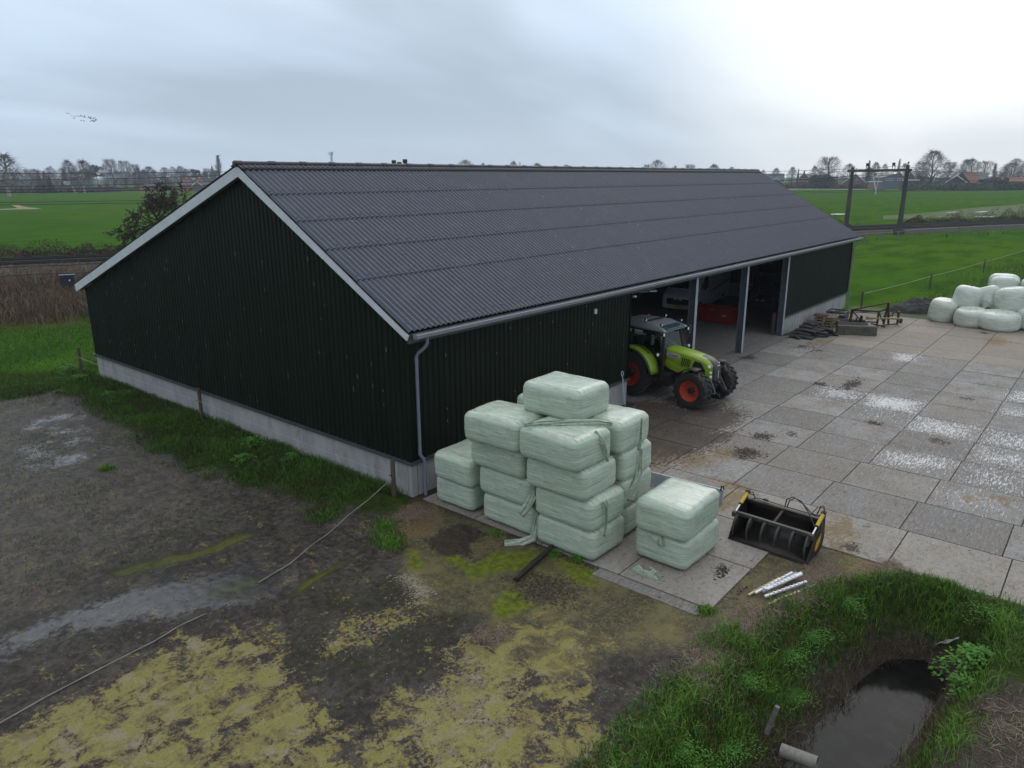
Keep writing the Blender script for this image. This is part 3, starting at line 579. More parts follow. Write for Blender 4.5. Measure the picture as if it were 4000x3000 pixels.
# ------------------------------------------------------------------ barn
W, L, HP, YR = 19.06, 36.63, .94, 6.38
SN = math.hypot(6.69, 3.86); SF = math.hypot(12.95, 4.45)
barn = thing('barn', 'long dark green clad barn with a corrugated dark grey roof and open front bays', 'barn')
def near_roof(s, off=0): # s metres down the slope from the ridge
    d = Vector((0, -6.69 / SN, -3.86 / SN)); n = Vector((0, -3.86 / SN, 6.69 / SN)); return Vector((0, YR, 8.26)) + d * s + n * off
def far_roof(s, off=0):
    d = Vector((0, 12.95 / SF, -4.45 / SF)); n = Vector((0, 4.45 / SF, 12.95 / SF)); return Vector((0, YR, 8.26)) + d * s + n * off
def sheeting(fn, rows, x0, x1, name, step=8):
    PITCH_ = .177; n = int((x1 - x0) / PITCH_ * step); xs = x0 + np.arange(n + 1) * PITCH_ / step
    wave = .029 * np.cos(2 * PI * (xs - x0) / PITCH_ + .6)
    Vs = []; Fs = []
    for r, (s0, s1) in enumerate(rows):
        e = .07
        prof = [(s0 - e, .004), (s1, .026), (s1 + .0005, .026), (s1 + .0005, .006)]
        b0 = sum(len(v) for v in Vs)
        for s, off in prof:
            jit = 0
            p = np.array([list(fn(s, 0))] * (n + 1)); nv = np.array(fn(s, 1)) - np.array(fn(s, 0))
            q = p + np.outer(wave + off, nv); q[:, 0] = xs; Vs.append(q)
        k = n + 1
        for j in (0, 2):
            a = b0 + j * k + np.arange(n); Fs.append(np.stack([a, a + 1, a + 1 + k, a + k], -1))
    return npmesh(name, np.concatenate(Vs), np.concatenate(Fs), M['roof'], barn, smooth=True)
o = sheeting(near_roof, [(.22, 1.58), (1.58, 2.92), (2.92, 4.26), (4.26, 5.62), (5.62, 7.74)], -.26, L + .26, 'roof')
o = sheeting(far_roof, [(.22, 3.0), (3.0, 5.7), (5.7, 8.4), (8.4, 11.1), (11.1, 13.72)], -.26, L + .26, 'roof', 4)
# screws with caps along the sheet rows
mb = MB()
for s in (1.45, 2.79, 4.13, 5.49, 7.5):
    for i in range(int(37 / .354)):
        x = -.26 + .177 * (2 * i + 1) - .017
        if random.random() < .8:
            p = near_roof(s + random.uniform(-.02, .02), .052); mb.box((x, p.y, p.z), (.03, .03, .022), rx=.5)
tag(mb.build('roof_screws', M['ridge'], barn), kind='stuff')
mb = MB()     # bird droppings and grit on the sheets
# ridge capping: wavy wings with a round roll
n = int(37.15 / .177 * 8); xs = -.28 + np.arange(n + 1) * .177 / 8; wv = .022 * np.cos(2 * PI * (xs + .26) / .177 + .6)
for sgn, fn in ((1, near_roof), (-1, far_roof)):
    rowsV = []
    for s, off, amp in ((.0, .05, .1), (.06, .052, .5), (.27, .05, 1), (.27, .03, 1)):
        p0 = np.array(fn(s, 0)); nv = np.array(fn(s, 1)) - p0; q = p0 + np.outer(wv * amp + off, nv); q[:, 0] = xs; rowsV.append(q)
    k = n + 1; Fs = [np.stack([j * k + np.arange(n), j * k + np.arange(n) + 1, (j + 1) * k + np.arange(n) + 1, (j + 1) * k + np.arange(n)], -1) for j in range(3)]
    npmesh('ridge_cap', np.concatenate(rowsV), np.concatenate(Fs), M['ridge'], barn, smooth=True)
mb = MB().tube([(-.34, YR, 8.30), (L + .3, YR, 8.30)], .075, 10)
for i in range(35): mb.tube([(-.3 + 1.06 * i, YR, 8.303), (-.3 + 1.06 * i + .2, YR, 8.303)], .088, 10)
mb.build('ridge_roll', M['ridge'], barn, smooth=40)

def rib_wall(x_of, length, z0, ztop, name, pitch=.2, depth=.035, opening=None, flip=False):
    """trapezoid cladding: x_of(u, d) gives the plan point u along the wall and d outward"""
    us = []; ds = []
    n = int(length / pitch)
    for i in range(n):
        for f, d in ((0, 0), (.045, 0), (.075, depth), (.155, depth), (.185, 0)): us.append(i * pitch + f); ds.append(d)
    us.append(length); ds.append(0); V_ = []
    for u, d in zip(us, ds): V_.append((*x_of(u, d), z0))
    for u, d in zip(us, ds): V_.append((*x_of(u, d), ztop(u)))
    k = len(us); F_ = [(i, i + 1, k + i + 1, k + i) for i in range(k - 1)]
    return npmesh(name, V_, F_, M['wall'], barn)
def gable_top(y): return (4.30 + (y / YR) * (7.99 - 4.30)) if y < YR else 7.99 + (y - YR) / (W - YR) * (3.62 - 7.99)
rib_wall(lambda u, d: (-d, u), W, HP, gable_top, 'gable_wall')
rib_wall(lambda u, d: (L + d, u), W, HP, gable_top, 'gable_wall')
rib_wall(lambda u, d: (u, -d), 10.48, HP, lambda u: 4.3, 'side_wall')
rib_wall(lambda u, d: (25.9 + u, -d), L - 25.9, HP, lambda u: 4.3, 'side_wall')
rib_wall(lambda u, d: (u, W + d), L, HP, lambda u: 3.6, 'back_wall')
# corner and edge trims
for x, y in ((-.04, -.04), (L + .0, -.04)): MB().bb(x - .012, x + .05, y - .012, y + .05, HP, 4.2).build('corner_trim', M['wall'], barn)
MB().bb(10.47, 10.495, -.05, .08, HP, 4.2).build('corner_trim', M['wall'], barn)
# plinths of precast panels
def plinth(x0, x1, y0, y1):
    along_x = (x1 - x0) > (y1 - y0); n = max(1, round(max(x1 - x0, y1 - y0) / 5.2))
    for i in range(n):
        if along_x: a = x0 + (x1 - x0) * i / n; b_ = x0 + (x1 - x0) * (i + 1) / n; bx = (a + .006, b_ - .006, y0, y1)
        else: a = y0 + (y1 - y0) * i / n; b_ = y0 + (y1 - y0) * (i + 1) / n; bx = (x0, x1, a + .006, b_ - .006)
        MB().bb(*bx, -.3, HP).build('plinth', M['plinth'], barn, bevel=.008)
plinth(-.02, .16, .12, W - .12); plinth(L - .16, L + .02, .12, W - .12)
plinth(.2, 10.46, -.02, .14); plinth(25.98, L - .2, -.02, .14); plinth(.2, L - .2, W - .14, W + .02)
for x in (-.02, L - .2): MB().bb(x, x + .2, -.02, .115, -.3, HP).build('plinth', M['plinth'], barn, bevel=.01)
mb = MB(); mb.bb(-.09, .0, -.09, W + .06, HP - .004, HP + .02); mb.bb(-.092, -.078, -.092, W + .06, HP - .05, HP - .004)
mb.build('drip_flashing', M['flash'], barn)
mb = MB(); mb.bb(.0, 10.5, -.09, .0, HP - .002, HP + .022); mb.bb(-.078, 10.5, -.094, -.08, HP - .05, HP - .002); mb.build('drip_flashing', M['flash'], barn)
mb = MB(); mb.bb(25.9, L + .05, -.09, .0, HP - .002, HP + .022); mb.bb(25.9, L + .05, -.094, -.08, HP - .05, HP - .002); mb.build('drip_flashing', M['flash'], barn)
# barge boards and soffits on both gables
for x0, x1 in ((-.252, -.226), (L + .226, L + .252)):
    MB().prism([(-.30, 4.185), (-.365, 4.315), (YR, 8.235), (YR, 7.955)], 'X', x0, x1).build('barge_board', M['barge'], barn)
    MB().prism([(YR + .002, 8.235), (W + .3, 3.80), (W + .235, 3.52), (YR + .002, 7.955)], 'X', x0, x1).build('barge_board', M['barge'], barn)
for x0, x1 in ((-.225, -.001), (L + .001, L + .225)):
    mb = MB(); mb.add([(x0, -.2, 4.27), (x1, -.2, 4.27), (x1, YR, 8.0), (x0, YR, 8.0)], [(0, 1, 2, 3)]); mb.add([(x0, YR, 8.0), (x1, YR, 8.0), (x1, W + .2, 3.59), (x0, W + .2, 3.59)], [(0, 1, 2, 3)])
    mb.build('soffit', M['soffit'], barn)
# gutters and downpipes
def gutter(y, z, x0, x1):
    prof = [(-.075, .06), (-.085, .055), (-.085, .04), (-.075, .035), (-.07, -.03), (-.045, -.055), (.06, -.055), (.075, .06), (.068, .06), (.052, -.045), (-.04, -.045), (-.062, -.02), (-.066, .06)]
    mb = MB().prism([(y + a, z + b_) for a, b_ in prof], 'X', x0, x1); mb.bb(x0, x0 + .006, y - .07, y + .07, z - .06, z + .06); mb.bb(x1 - .006, x1, y - .07, y + .07, z - .06, z + .06)
    for i in range(int((x1 - x0) / .9)): mb.bb(x0 + .4 + .9 * i, x0 + .43 + .9 * i, y - .088, y - .06, z - .04, z - .01)
    return mb.build('gutter', M['gutter'], barn)
gutter(-.42, 4.26, -.1, L + .35); gutter(W + .4, 3.62, -.1, L + .3)
MB().bb(-.2, L + .2, -.30, -.27, 4.1, 4.34).build('fascia', M['flash'], barn)
def downpipe(x):
    mb = MB().tube([(x, -.38, 4.2), (x, -.38, 4.05), (x - .02, -.32, 3.94), (x - .1, -.15, 3.78), (x - .12, -.10, 3.68), (x - .12, -.10, 1.15), (x - .10, -.12, 1.08), (x - .03, -.15, .98), (x - .02, -.15, .9), (x - .02, -.15, -.1)], .042, 12)
    for z in (3.0, 1.9): mb.tube([(x - .12, -.10, z), (x - .12, -.10, z + .03)], .048, 12)
    mb.tube([(x - .12, -.1, 3.62), (x - .12, -.1, 3.5)], .047, 12); mb.tube([(x - .12, -.10, 1.32), (x - .12, -.10, 1.12)], .047, 12)
    mb.build('downpipe', M['pvc'], barn, smooth=40)
downpipe(.34); downpipe(L + .22)
# steel columns of the open bays and portal frames inside
def column(x, y, h, wd=.3, nm='column'):
    c = MB().bb(x - .008, x + .008, y + .012, y + wd - .012, 0, h).build(nm, M['steel'], barn)
    MB().bb(x - .1, x + .1, y, y + .012, 0, h).build('flange', M['steel_edge'], c)
    MB().bb(x - .1, x + .1, y + wd - .012, y + wd, 0, h).build('flange', M['steel'], c)
    MB().bb(x - .13, x + .13, y - .04, y + wd + .04, .0, .03).build('foot_plate', M['steel'], c)
for x in (15.58, 20.68, 25.82): column(x, -.06, 4.22)
column(10.3, .16, 4.1)
for x in (.3, 5.4, 31.2, 36.3): column(x, .16, 4.1)
for x in (.3, 5.4, 10.62, 15.58, 20.68, 25.82, 31.2, 36.3):
    column(x, W - .5, 3.4)
    mb = MB(); mb.bar((x, .2, 4.12), (x, YR, 7.72), .16, .3); mb.bar((x, YR, 7.72), (x, W - .3, 3.4), .16, .3); mb.build('rafter', M['steel'], barn)
for s in (.5, 1.9, 3.2, 4.6, 5.9, 7.3):
    p = near_roof(s, -.12); MB().bb(.05, L - .05, p.y - .04, p.y + .04, p.z - .09, p.z + .05).build('purlin', M['purlin'], barn)
for s in (1, 3, 5, 7, 9, 11, 12.8):
    p = far_roof(s, -.12); MB().bb(.05, L - .05, p.y - .04, p.y + .04, p.z - .09, p.z + .05).build('purlin', M['purlin'], barn)
MB().bb(10.5, 25.9, -.03, .06, 4.0, 4.25).build('lintel', M['steel'], barn)
# small lamps and sockets on the wall
l = MB().bb(8.16, 8.26, -.10, -.036, 3.62, 3.78).build('wall_socket', M['white'], barn, bevel=.01)
mb = MB().bar((11.0, -.05, 3.98), (11.28, -.3, 4.02), .03, .03); mb.box((11.35, -.36, 4.03), (.28, .2, .05), rz=-.6); mb.build('floodlight', M['greyroof'], barn)
MB().box((10.6, -.1, 3.9), (.1, .1, .06)).build('sensor', M['white'], barn)
MB().bb(25.95, 26.12, -.045, -.02, .52, .86).build('notice', mat('notice_green', (.24, .32, .16), .5), barn)
# chalky streaks (bird droppings) on the cladding
mb = MB()
for i in range(60):
    y = random.uniform(.5, 18.5); z = random.uniform(1.2, gable_top(y) - .4); mb.bb(-.0385, -.0365, round(y / .2) * .2 + .1, round(y / .2) * .2 + .1 + random.uniform(.006, .016), z, z + random.uniform(.04, .14))
for i in range(25):
    x = random.uniform(.5, 10.2); z = random.uniform(1.2, 4.0); mb.bb(round(x / .2) * .2 + .1, round(x / .2) * .2 + .112, -.0385, -.0365, z, z + random.uniform(.03, .12))
tag(mb.build('droppings', mat('droppings', (.3, .31, .29), .8), barn), kind='stuff')
mb = MB()
for i in range(130):
    x = random.uniform(0, 36); s = random.uniform(.4, 7.5); x = -.26 + .177 * round((x + .26) / .177) - .017; p = near_roof(s, .05); mb.box((x, p.y, p.z), (.025, random.uniform(.03, .1), .006), rx=.52)
tag(mb.build('droppings', mat('roof_droppings', (.22, .22, .22), .8), barn), kind='stuff')
# ------------------------------------------------------------------ wrapped bales
def balemat(name, base, streak):
    m, t, b = newmat(name); P = t.coord()
    geo = t.new('ShaderNodeNewGeometry'); sp = t.new('ShaderNodeSeparateXYZ'); t.l.new(geo.outputs['Normal'], sp.inputs[0])
    s1 = t.noise(t.mapping(P, (1.2, 1.2, 26)), 1.3, 5, .65, dist=.3); s2 = t.noise(t.mapping(P, (16, 1.5, 3)), 1.6, 5, .65, dist=.3)
    up = t.step(sp.outputs['Z'], .5, .85); s = t.math('ADD', t.math('MULTIPLY', s1, t.math('SUBTRACT', 1.0, up)), t.math('MULTIPLY', s2, up))
    n = t.noise(P, 2.0, 5, .6); nd = t.noise(P, 3.2, 6, .68)
    c = t.mix(t.step(s, .3, .7), [q * .84 for q in base], [min(1, q * 1.12) for q in base])
    c = t.mix(t.math('MULTIPLY', t.step(s, .54, .64), .6), c, streak)
    c = t.mix(t.math('MULTIPLY', t.step(s, .42, .33), .55), c, (.20, .22, .15))
    dn = t.math('MULTIPLY', t.step(nd, .50, .70), t.math('ADD', .25, t.math('MULTIPLY', up, .5)))
    c = t.mix(dn, c, (.34, .27, .18))
    c = t.mix(t.math('MULTIPLY', t.step(t.noise(P, 30, 4, .7), .62, .72), .35), c, (.2, .19, .12))
    t.put(b.inputs['Base Color'], c); t.put(b.inputs['Roughness'], t.step(n, .3, .7, .17, .36)); b.inputs['Specular IOR Level'].default_value = .5
    t.put(b.inputs['Normal'], t.bump(t.math('ADD', s, t.math('MULTIPLY', t.noise(P, 22, 4, .6), .35)), .32, .018))
    return m
M['bale'] = balemat('mint_bale_film', (.40, .475, .385), (.60, .645, .55))
M['rbale'] = balemat('pale_bale_film', (.50, .55, .475), (.64, .67, .60))
M['film'] = mat('loose_film', (.34, .40, .31), .5, var=.2, scale=12, dirt=(.25, .23, .16), dirtamt=.4, bump=.4, bscale=30)
def cube_grid(n):
    vs = {}; V_ = []; F_ = []
    def vid(p):
        k = tuple(np.round(p, 5))
        if k not in vs: vs[k] = len(V_); V_.append(k)
        return vs[k]
    g = np.linspace(-1, 1, n)
    for a in range(3):
        for s in (-1, 1):
            for i in range(n - 1):
                for j in range(n - 1):
                    q = []
                    for di, dj in ((0, 0), (1, 0), (1, 1), (0, 1)):
                        p = [0, 0, 0]; p[a] = s; p[(a + 1) % 3] = g[i + di]; p[(a + 2) % 3] = g[j + dj]; q.append(vid(p))
                    F_.append(q if s > 0 else q[::-1])
    return np.array(V_), F_
CV, CF = cube_grid(25)
def bale_mesh(size, seed, r=.15, lump=.016):
    h = np.array(size) / 2; p = CV * h
    # even spacing near the edges
    inner = np.clip(p, -(h - r), h - r); d = p - inner; ln = np.linalg.norm(d, axis=1, keepdims=True); nrm = d / np.maximum(ln, 1e-9)
    q = inner + nrm * r
    bulge = np.clip(1 - (p[:, 2] / h[2]) ** 2, 0, 1) * .022
    q[:, 0] *= 1 + bulge; q[:, 1] *= 1 + bulge
    top = np.clip(1 - (p[:, 0] / h[0]) ** 2, 0, 1) * np.clip(1 - (p[:, 1] / h[1]) ** 2, 0, 1)
    q[:, 2] += np.sign(p[:, 2]) * top * .03 * (np.abs(p[:, 2]) > h[2] * .9) * (p[:, 2] > 0)
    n1 = fbm(q[:, 0] * 1.7 + seed * 7.1, q[:, 1] * 1.7, q[:, 2] * 2.2, 3, seed) - .5
    n2 = fbm(q[:, 0] * 1.2, q[:, 1] * 1.2 + seed * 3.3, q[:, 2] * 16, 3, seed + 5) - .5
    n3 = fbm(q[:, 0] * 6, q[:, 1] * 6, q[:, 2] * 6 + seed, 2, seed + 9) - .5
    q += nrm * (n1 * 2 * lump + n2 * .016 * (np.abs(nrm[:, 2]) < .8) + n3 * .014)[:, None]
    sk = (vnoise(np.array([seed * 1.7]), np.array([3.1]))[0] - .5) * .08
    q[:, 0] += q[:, 2] * sk; q[:, 1] -= q[:, 2] * sk * .6
    return q
def bale(name, c, size, seed, label, group, rz=0, rx=0, mt='bale', r=.15):
    q = bale_mesh(size, seed, r); q[:, 2] += size[2] / 2
    o = npmesh(name, q, CF, M[mt], smooth=True); o.location = c; o.rotation_euler = (rx, 0, rz); tag(o, label, 'bale', group); return o
GB = 'wrapped square bales stacked at the barn corner'
SB = []
def sq(x0, y0, lv, label, long='y', rz=0, seed=[0]):
    seed[0] += 1; sx, sy = (1.27, 1.56) if long == 'y' else (1.56, 1.25)
    o = bale('square_bale', (x0 + sx / 2, y0 - .02 + sy / 2, .022 + .70 * lv), (sx, sy, .725), seed[0], label, GB, rz + random.uniform(-.03, .03)); SB.append(o); return o
a1 = sq(.05, -5.5, 0, 'bottom bale of the tall front corner stack, on the slab edge'); a2 = sq(-.02, -5.5, 1, 'second bale from the ground in the tall front corner stack')
a3 = sq(-.16, -5.36, 2, 'third bale from the ground in the tall front corner stack'); a4 = sq(-.36, -5.32, 3, 'top bale of the tall front corner stack, a loose strip across it', rz=-.05)
c1 = sq(.18, -3.78, 0, 'bottom bale of the middle stack between corner stack and low pair'); c2 = sq(.10, -3.74, 1, 'second bale from the ground in the middle stack'); c3 = sq(-.02, -3.6, 2, 'third bale from the ground in the middle stack')
c4 = sq(-.30, -3.66, 3, 'top bale of the middle stack, brown stained on top', rz=.05)
d1 = sq(.2, -1.86, 0, 'lower bale of the low pair next to the grey downpipe', 'x'); d2 = sq(.03, -1.98, 1, 'upper bale of the low pair next to the grey downpipe', 'x', .03)
e1 = sq(1.42, -5.38, 0, 'bottom bale of the rear right stack, mostly hidden between two stacks'); e2 = sq(1.36, -5.40, 1, 'second bale from the ground in the rear right stack')
e3 = sq(1.26, -5.42, 2, 'third bale from the ground in the rear right stack, with a torn strip hanging', rz=.03); e4 = sq(1.08, -5.42, 3, 'top bale of the rear right stack nearest the tractor', rz=.02)
f = [sq(1.5, -3.72, i, ['bottom hidden bale of the back stack by the barn wall', 'second hidden bale of the back stack by the barn wall', 'third hidden bale of the back stack by the barn wall', 'top bale of the back stack peeping out behind the crowning bale'][i]) for i in range(4)]
b1 = sq(.92, -7.2, 0, 'lower bale of the separate pair nearest the loader bucket', 'x'); b2 = sq(.80, -7.22, 1, 'upper bale of the separate pair nearest the loader bucket, rusty streaks on top', 'x')
tp = sq(.52, -4.70, 4, 'single crowning bale on top of the whole pile', rz=.02)
def strip(par, pts, wd, nm='loose_wrap'):
    """a crumpled ribbon of film, world coordinates"""
    pts = [Vector(p) for p in pts]; rows = []
    P2 = []
    for i in range(len(pts) - 1):
        for k in range(5): P2.append(pts[i].lerp(pts[i + 1], k / 5))
    P2.append(pts[-1])
    for i, p in enumerate(P2):
        d = (P2[min(i + 1, len(P2) - 1)] - P2[max(i - 1, 0)]).normalized(); s = d.cross(Vector((-.75, -.6, .35))).normalized()
        w_ = wd[min(i // 5, len(wd) - 1)] if hasattr(wd, '__len__') else wd; row = []
        for k in range(7):
            f_ = (k / 6 - .5); o_ = Vector((-.7, -.6, .3)) * (.022 * math.sin(k * 2.3 + i * .35) + .012 * random.random())
            row.append(p + s * f_ * w_ + o_)
        rows.append(row)
    mb = MB().grid(rows); o = mb.build(nm, M['film'], None, smooth=80, solid=.006, fixn=False)
    if par is not None:
        o.parent = par; o.matrix_parent_inverse = Matrix.LocRotScale(par.location, par.rotation_euler, None).inverted()
    return o
strip(a4, [(-.36, -3.95, 2.90), (-.1, -4.15, 2.90), (.3, -4.62, 2.93), (.75, -5.1, 2.92), (.95, -5.3, 2.86)], [.10, .13, .15, .12, .06])
strip(a4, [(.35, -5.25, 2.86), (.42, -5.42, 2.6), (.52, -5.45, 2.3), (.62, -5.43, 2.16)], [.1, .09, .07])
strip(c2, [(.10, -3.86, 1.42), (-.02, -3.92, 1.15), (-.12, -3.86, .92), (-.2, -3.72, .72)], [.08, .16, .2])
strip(c1, [(.12, -3.92, .72), (.1, -3.94, .4), (0, -3.92, .12), (-.25, -3.72, .03), (-.5, -3.52, .03)], [.08, .14, .18, .22])
strip(a2, [(.32, -5.56, 1.4), (.36, -5.6, 1.25), (.34, -5.62, .9), (.28, -5.62, .62)], [.14, .05, .05, .07])
strip(e3, [(1.75, -5.55, 2.85), (1.72, -5.56, 2.3), (1.66, -5.56, 2.13)], [.05, .07])
strip(e2, [(1.85, -5.52, 2.1), (1.8, -5.53, 1.6), (1.6, -5.52, 1.2), (1.5, -5.5, .95)], [.08, .16, .22])
strip(b1, [(.9, -6.45, .70), (.84, -6.6, .66), (.83, -6.68, .52)], [.18, .1])
fo = None
mb = MB()
for i in range(5):
    z0 = .03 + .022 * i; mb.tube([(.42 + .01 * i, -6.25 - .03 * i, z0), (.30, -6.55, z0 + .02), (.36, -6.85 + .04 * i, z0), (.5, -6.9 + .05 * i, z0), (.52, -6.6, z0 + .02)], .03, 6)
o = mb.build('film_fold', M['film'], None, origin=(.4, -6.6, .03), smooth=60); tag(o, 'folded strip of pale green film on the slab before the separate bale pair', 'plastic film')
rows = []
for i in range(8):
    rows.append([(3.0 + .04 * math.sin(i) + .16 * k / 5 * math.sin(PI * (i + .6) / 8.2), -11.52 - .05 * i, gz(3.02, -11.52 - .05 * i) + .16 + .02 * math.sin(k + i * 1.3)) for k in range(6)])
o = MB().grid(rows).build('plastic_scrap', mat('pale_scrap', (.33, .34, .29), .6), None, origin=(3.02, -11.7, gz(3.02, -11.7) + .13), smooth=80, solid=.006); tag(o, 'torn whitish scrap of plastic lying on the ditch bank', 'plastic scrap')
# round bales
GR = 'round silage bales heaped on the far side of the yard'
RBL = [
 (35.35, -5.55, 0, 1.42, 1.28, .12, 'round bale at the left end of the heap, on the ground'), (35.9, -6.55, .72, 1.5, 1.3, .15, 'second tier round bale behind the gap at the left of the heap'),
 (34.75, -7.12, 0, 1.66, 1.0, -.1, 'slumped round bale on the ground, second from the left'), (36.35, -7.68, .80, 1.38, 1.25, .3, 'tilted round bale with a torn flap of film, second tier'),
 (36.5, -7.25, 0, 1.5, 1.1, 0, 'round bale half hidden behind the slumped ones'), (34.6, -8.42, 0, 1.95, .98, .05, 'widest slumped round bale at the front, third from the left'),
 (36.0, -8.75, .70, 1.62, 1.42, -.1, 'tall round bale of the second tier nearest the frame edge'), (35.6, -9.75, 0, 1.6, 1.15, 0, 'round bale on the ground with dark scribbles on its film'),
 (37.5, -8.1, 1.3, 1.45, 1.2, .1, 'third tier round bale in the middle of the heap'), (39.3, -7.85, 1.25, 1.55, 1.2, 0, 'round bale at the very top back of the heap'),
 (37.6, -9.55, 1.3, 1.45, 1.25, .05, 'third tier round bale towards the right'), (39.4, -9.5, 1.2, 1.5, 1.2, 0, 'rearmost round bale at the right back of the heap'),
 (35.5, -10.45, .85, 1.5, 1.3, .1, 'second tier round bale cut by the right frame edge')]
def rbale(i, x, y, z, d, h, tilt, label):
    n, mrow = 36, 22; prof = []
    hh = h / 2; rr = .3; Rr = d / 2
    for k in range(mrow):
        a = k / (mrow - 1) * PI - PI / 2; cx = math.copysign(abs(math.cos(a)) ** .45, 1) * Rr; cz = math.copysign(abs(math.sin(a)) ** .62, math.sin(a)) * hh
        prof.append((cx, cz))
    th = np.linspace(0, 2 * PI, n, endpoint=False); pr = np.array(prof)
    Xb = np.outer(pr[:, 0], np.cos(th)).ravel(); Yb = np.outer(pr[:, 0], np.sin(th)).ravel(); Zb = np.outer(pr[:, 1], np.ones(n)).ravel()
    nn = 1 + .16 * (fbm(Xb * 1.3 + i * 5, Yb * 1.3, Zb * 1.3, 3, i) - .5) + .05 * (fbm(Xb * 5, Yb * 5, Zb * 5 + i, 2, i + 3) - .5)
    Xb, Yb, Zb = Xb * nn, Yb * nn, Zb * nn
    sl = np.clip(-(Zb / hh), 0, 1) ** 2 * .10; Xb *= 1 + sl; Yb *= 1 + sl; Zb = np.maximum(Zb, -hh * .97)
    ii = np.arange(mrow * n).reshape(mrow, n)
    F_ = np.stack([ii[:-1], np.roll(ii, -1, 1)[:-1], np.roll(ii, -1, 1)[1:], ii[1:]], -1).reshape(-1, 4)
    o = npmesh('round_bale', np.stack([Xb, Yb, Zb + hh * .97], -1), F_, M['rbale'], smooth=True); o.location = (x, y, .02 + z); o.rotation_euler = (tilt, -tilt * .7, i * 1.1)
    tag(o, label, 'bale', GR); return o
RB = [rbale(i, *r_) for i, r_ in enumerate(RBL)]
rows = [[(35.6 - .02 * i + .05 * k, -7.45 - .08 * k, 1.30 - .06 * i - .01 * abs(k - 3) * i) for k in range(7)] for i in range(6)]
def keep_world(o, par):
    o.parent = par; o.matrix_parent_inverse = Matrix.LocRotScale(par.location, par.rotation_euler, None).inverted()
o = MB().grid(rows).build('torn_flap', M['film'], None, solid=.006); keep_world(o, RB[3])
for (x0, y0) in ((34.95, -9.45), (34.93, -9.62), (34.93, -9.85)):
    pass
o = MB().tube([(34.84, -9.4, .92), (34.82, -9.5, .95), (34.82, -9.52, .85), (34.81, -9.6, .93), (34.81, -9.7, .84), (34.8, -9.78, .95)], .012, 5).build('scribble', M['black']); keep_world(o, RB[7])
rows = [[(34.9 + .1 * i - .02 * k, -6.35 - .1 * k, .05 + .55 * (1 - i / 6) * math.exp(-((k - 2) / 2.2) ** 2) + .02 * math.sin(3 * k + i)) for k in range(6)] for i in range(7)]
o = MB().grid(rows).build('crumpled_film', M['film'], None, origin=(35, -6.4, .02), smooth=60, solid=.01); tag(o, 'crumpled sheet of film wedged between two round bales at the heap front', 'plastic film')

# ------------------------------------------------------------------ loader bucket with grab, by the bales
bk = thing('loader_bucket', 'black loader bucket with grab tines, yellow rams and black hoses on the slabs', 'loader bucket', (2.98, -7.22, .02), R(-90 - 2)); bk.scale = (1, 1, .86)
# local: x along the width (0..1.78), y depth to the back (towards +X world), z up  (width runs to -Y in the world)
Wd = 1.78
prof = [(0, .03), (.35, .0), (.66, .02), (.83, .14), (.90, .34), (.86, .62), (.80, .80)]
rows = [[(x, p[0], p[1]) for p in prof] for x in (0, Wd)]
MB().grid(rows).build('shell', M['bucket'], bk, solid=.02, smooth=60)
for x in (0.0, Wd - .022):
    s_ = MB().prism([(-.02, .0), (.36, -.005), (.68, .0), (.86, .12), (.93, .34), (.90, .64), (.86, .98), (.76, 1.0), (.70, .80), (.50, .76), (.28, .56), (.08, .2)], 'X', x, x + .022).build('side_plate', M['bucket'], bk, bevel=.004)
MB().prism([(.40, .16), (.52, .2), (.64, .36), (.68, .52), (.62, .58), (.52, .5), (.42, .34), (.38, .24)], 'X', Wd + .001, Wd + .014).build('yellow_patch', M['yellow'], bk)
MB().bb(0, Wd, .74, .86, .78, .86).build('back_beam', M['bucket'], bk, bevel=.01)
MB().bb(.0, Wd, -.04, .08, .0, .018).build('cutting_edge', M['darkmetal'], bk)
MB().bar((Wd * .5, .78, .80), (Wd * .5, .28, .66), .05, .05).build('strut', M['rust'], bk)
MB().bb(.06, Wd - .06, .20, .29, .60, .70).build('grab_beam', M['grabbar'], bk, bevel=.012)
for i in range(6):
    x = .09 + (Wd - .18) * i / 5
    pts = [(x, .24, .64), (x, .12, .60), (x, .03, .48), (x, -.01, .30), (x, .02, .12)]
    MB().tube(pts, [.034, .034, .03, .024, .012], 6).build('tine', M['grabbar'], bk, smooth=50)
    MB().bar((x + .02, .24, .62), (x + .02, .10, .40), .014, .16).build('tine_gusset', M['grabbar'], bk)
for x in (.03, Wd - .03):
    c0, c1 = Vector((x, .80, 1.02)), Vector((x, .16, .66)); mid_ = c0.lerp(c1, .58)
    MB().cyl(c0, mid_, .042, 14).build('ram', M['yellow'], bk, smooth=40); MB().cyl(mid_, c1, .02, 10).build('ram_rod', M['chrome'], bk, smooth=40)
    MB().cyl(mid_ - (c1 - c0).normalized() * .03, mid_, .046, 14).build('ram_gland', M['black'], bk)
    MB().box((x, .80, 1.03), (.09, .1, .1)).build('pivot', M['rust'], bk, bevel=.01); MB().box((x, .17, .65), (.09, .12, .13)).build('pivot', M['rust'], bk, bevel=.01)
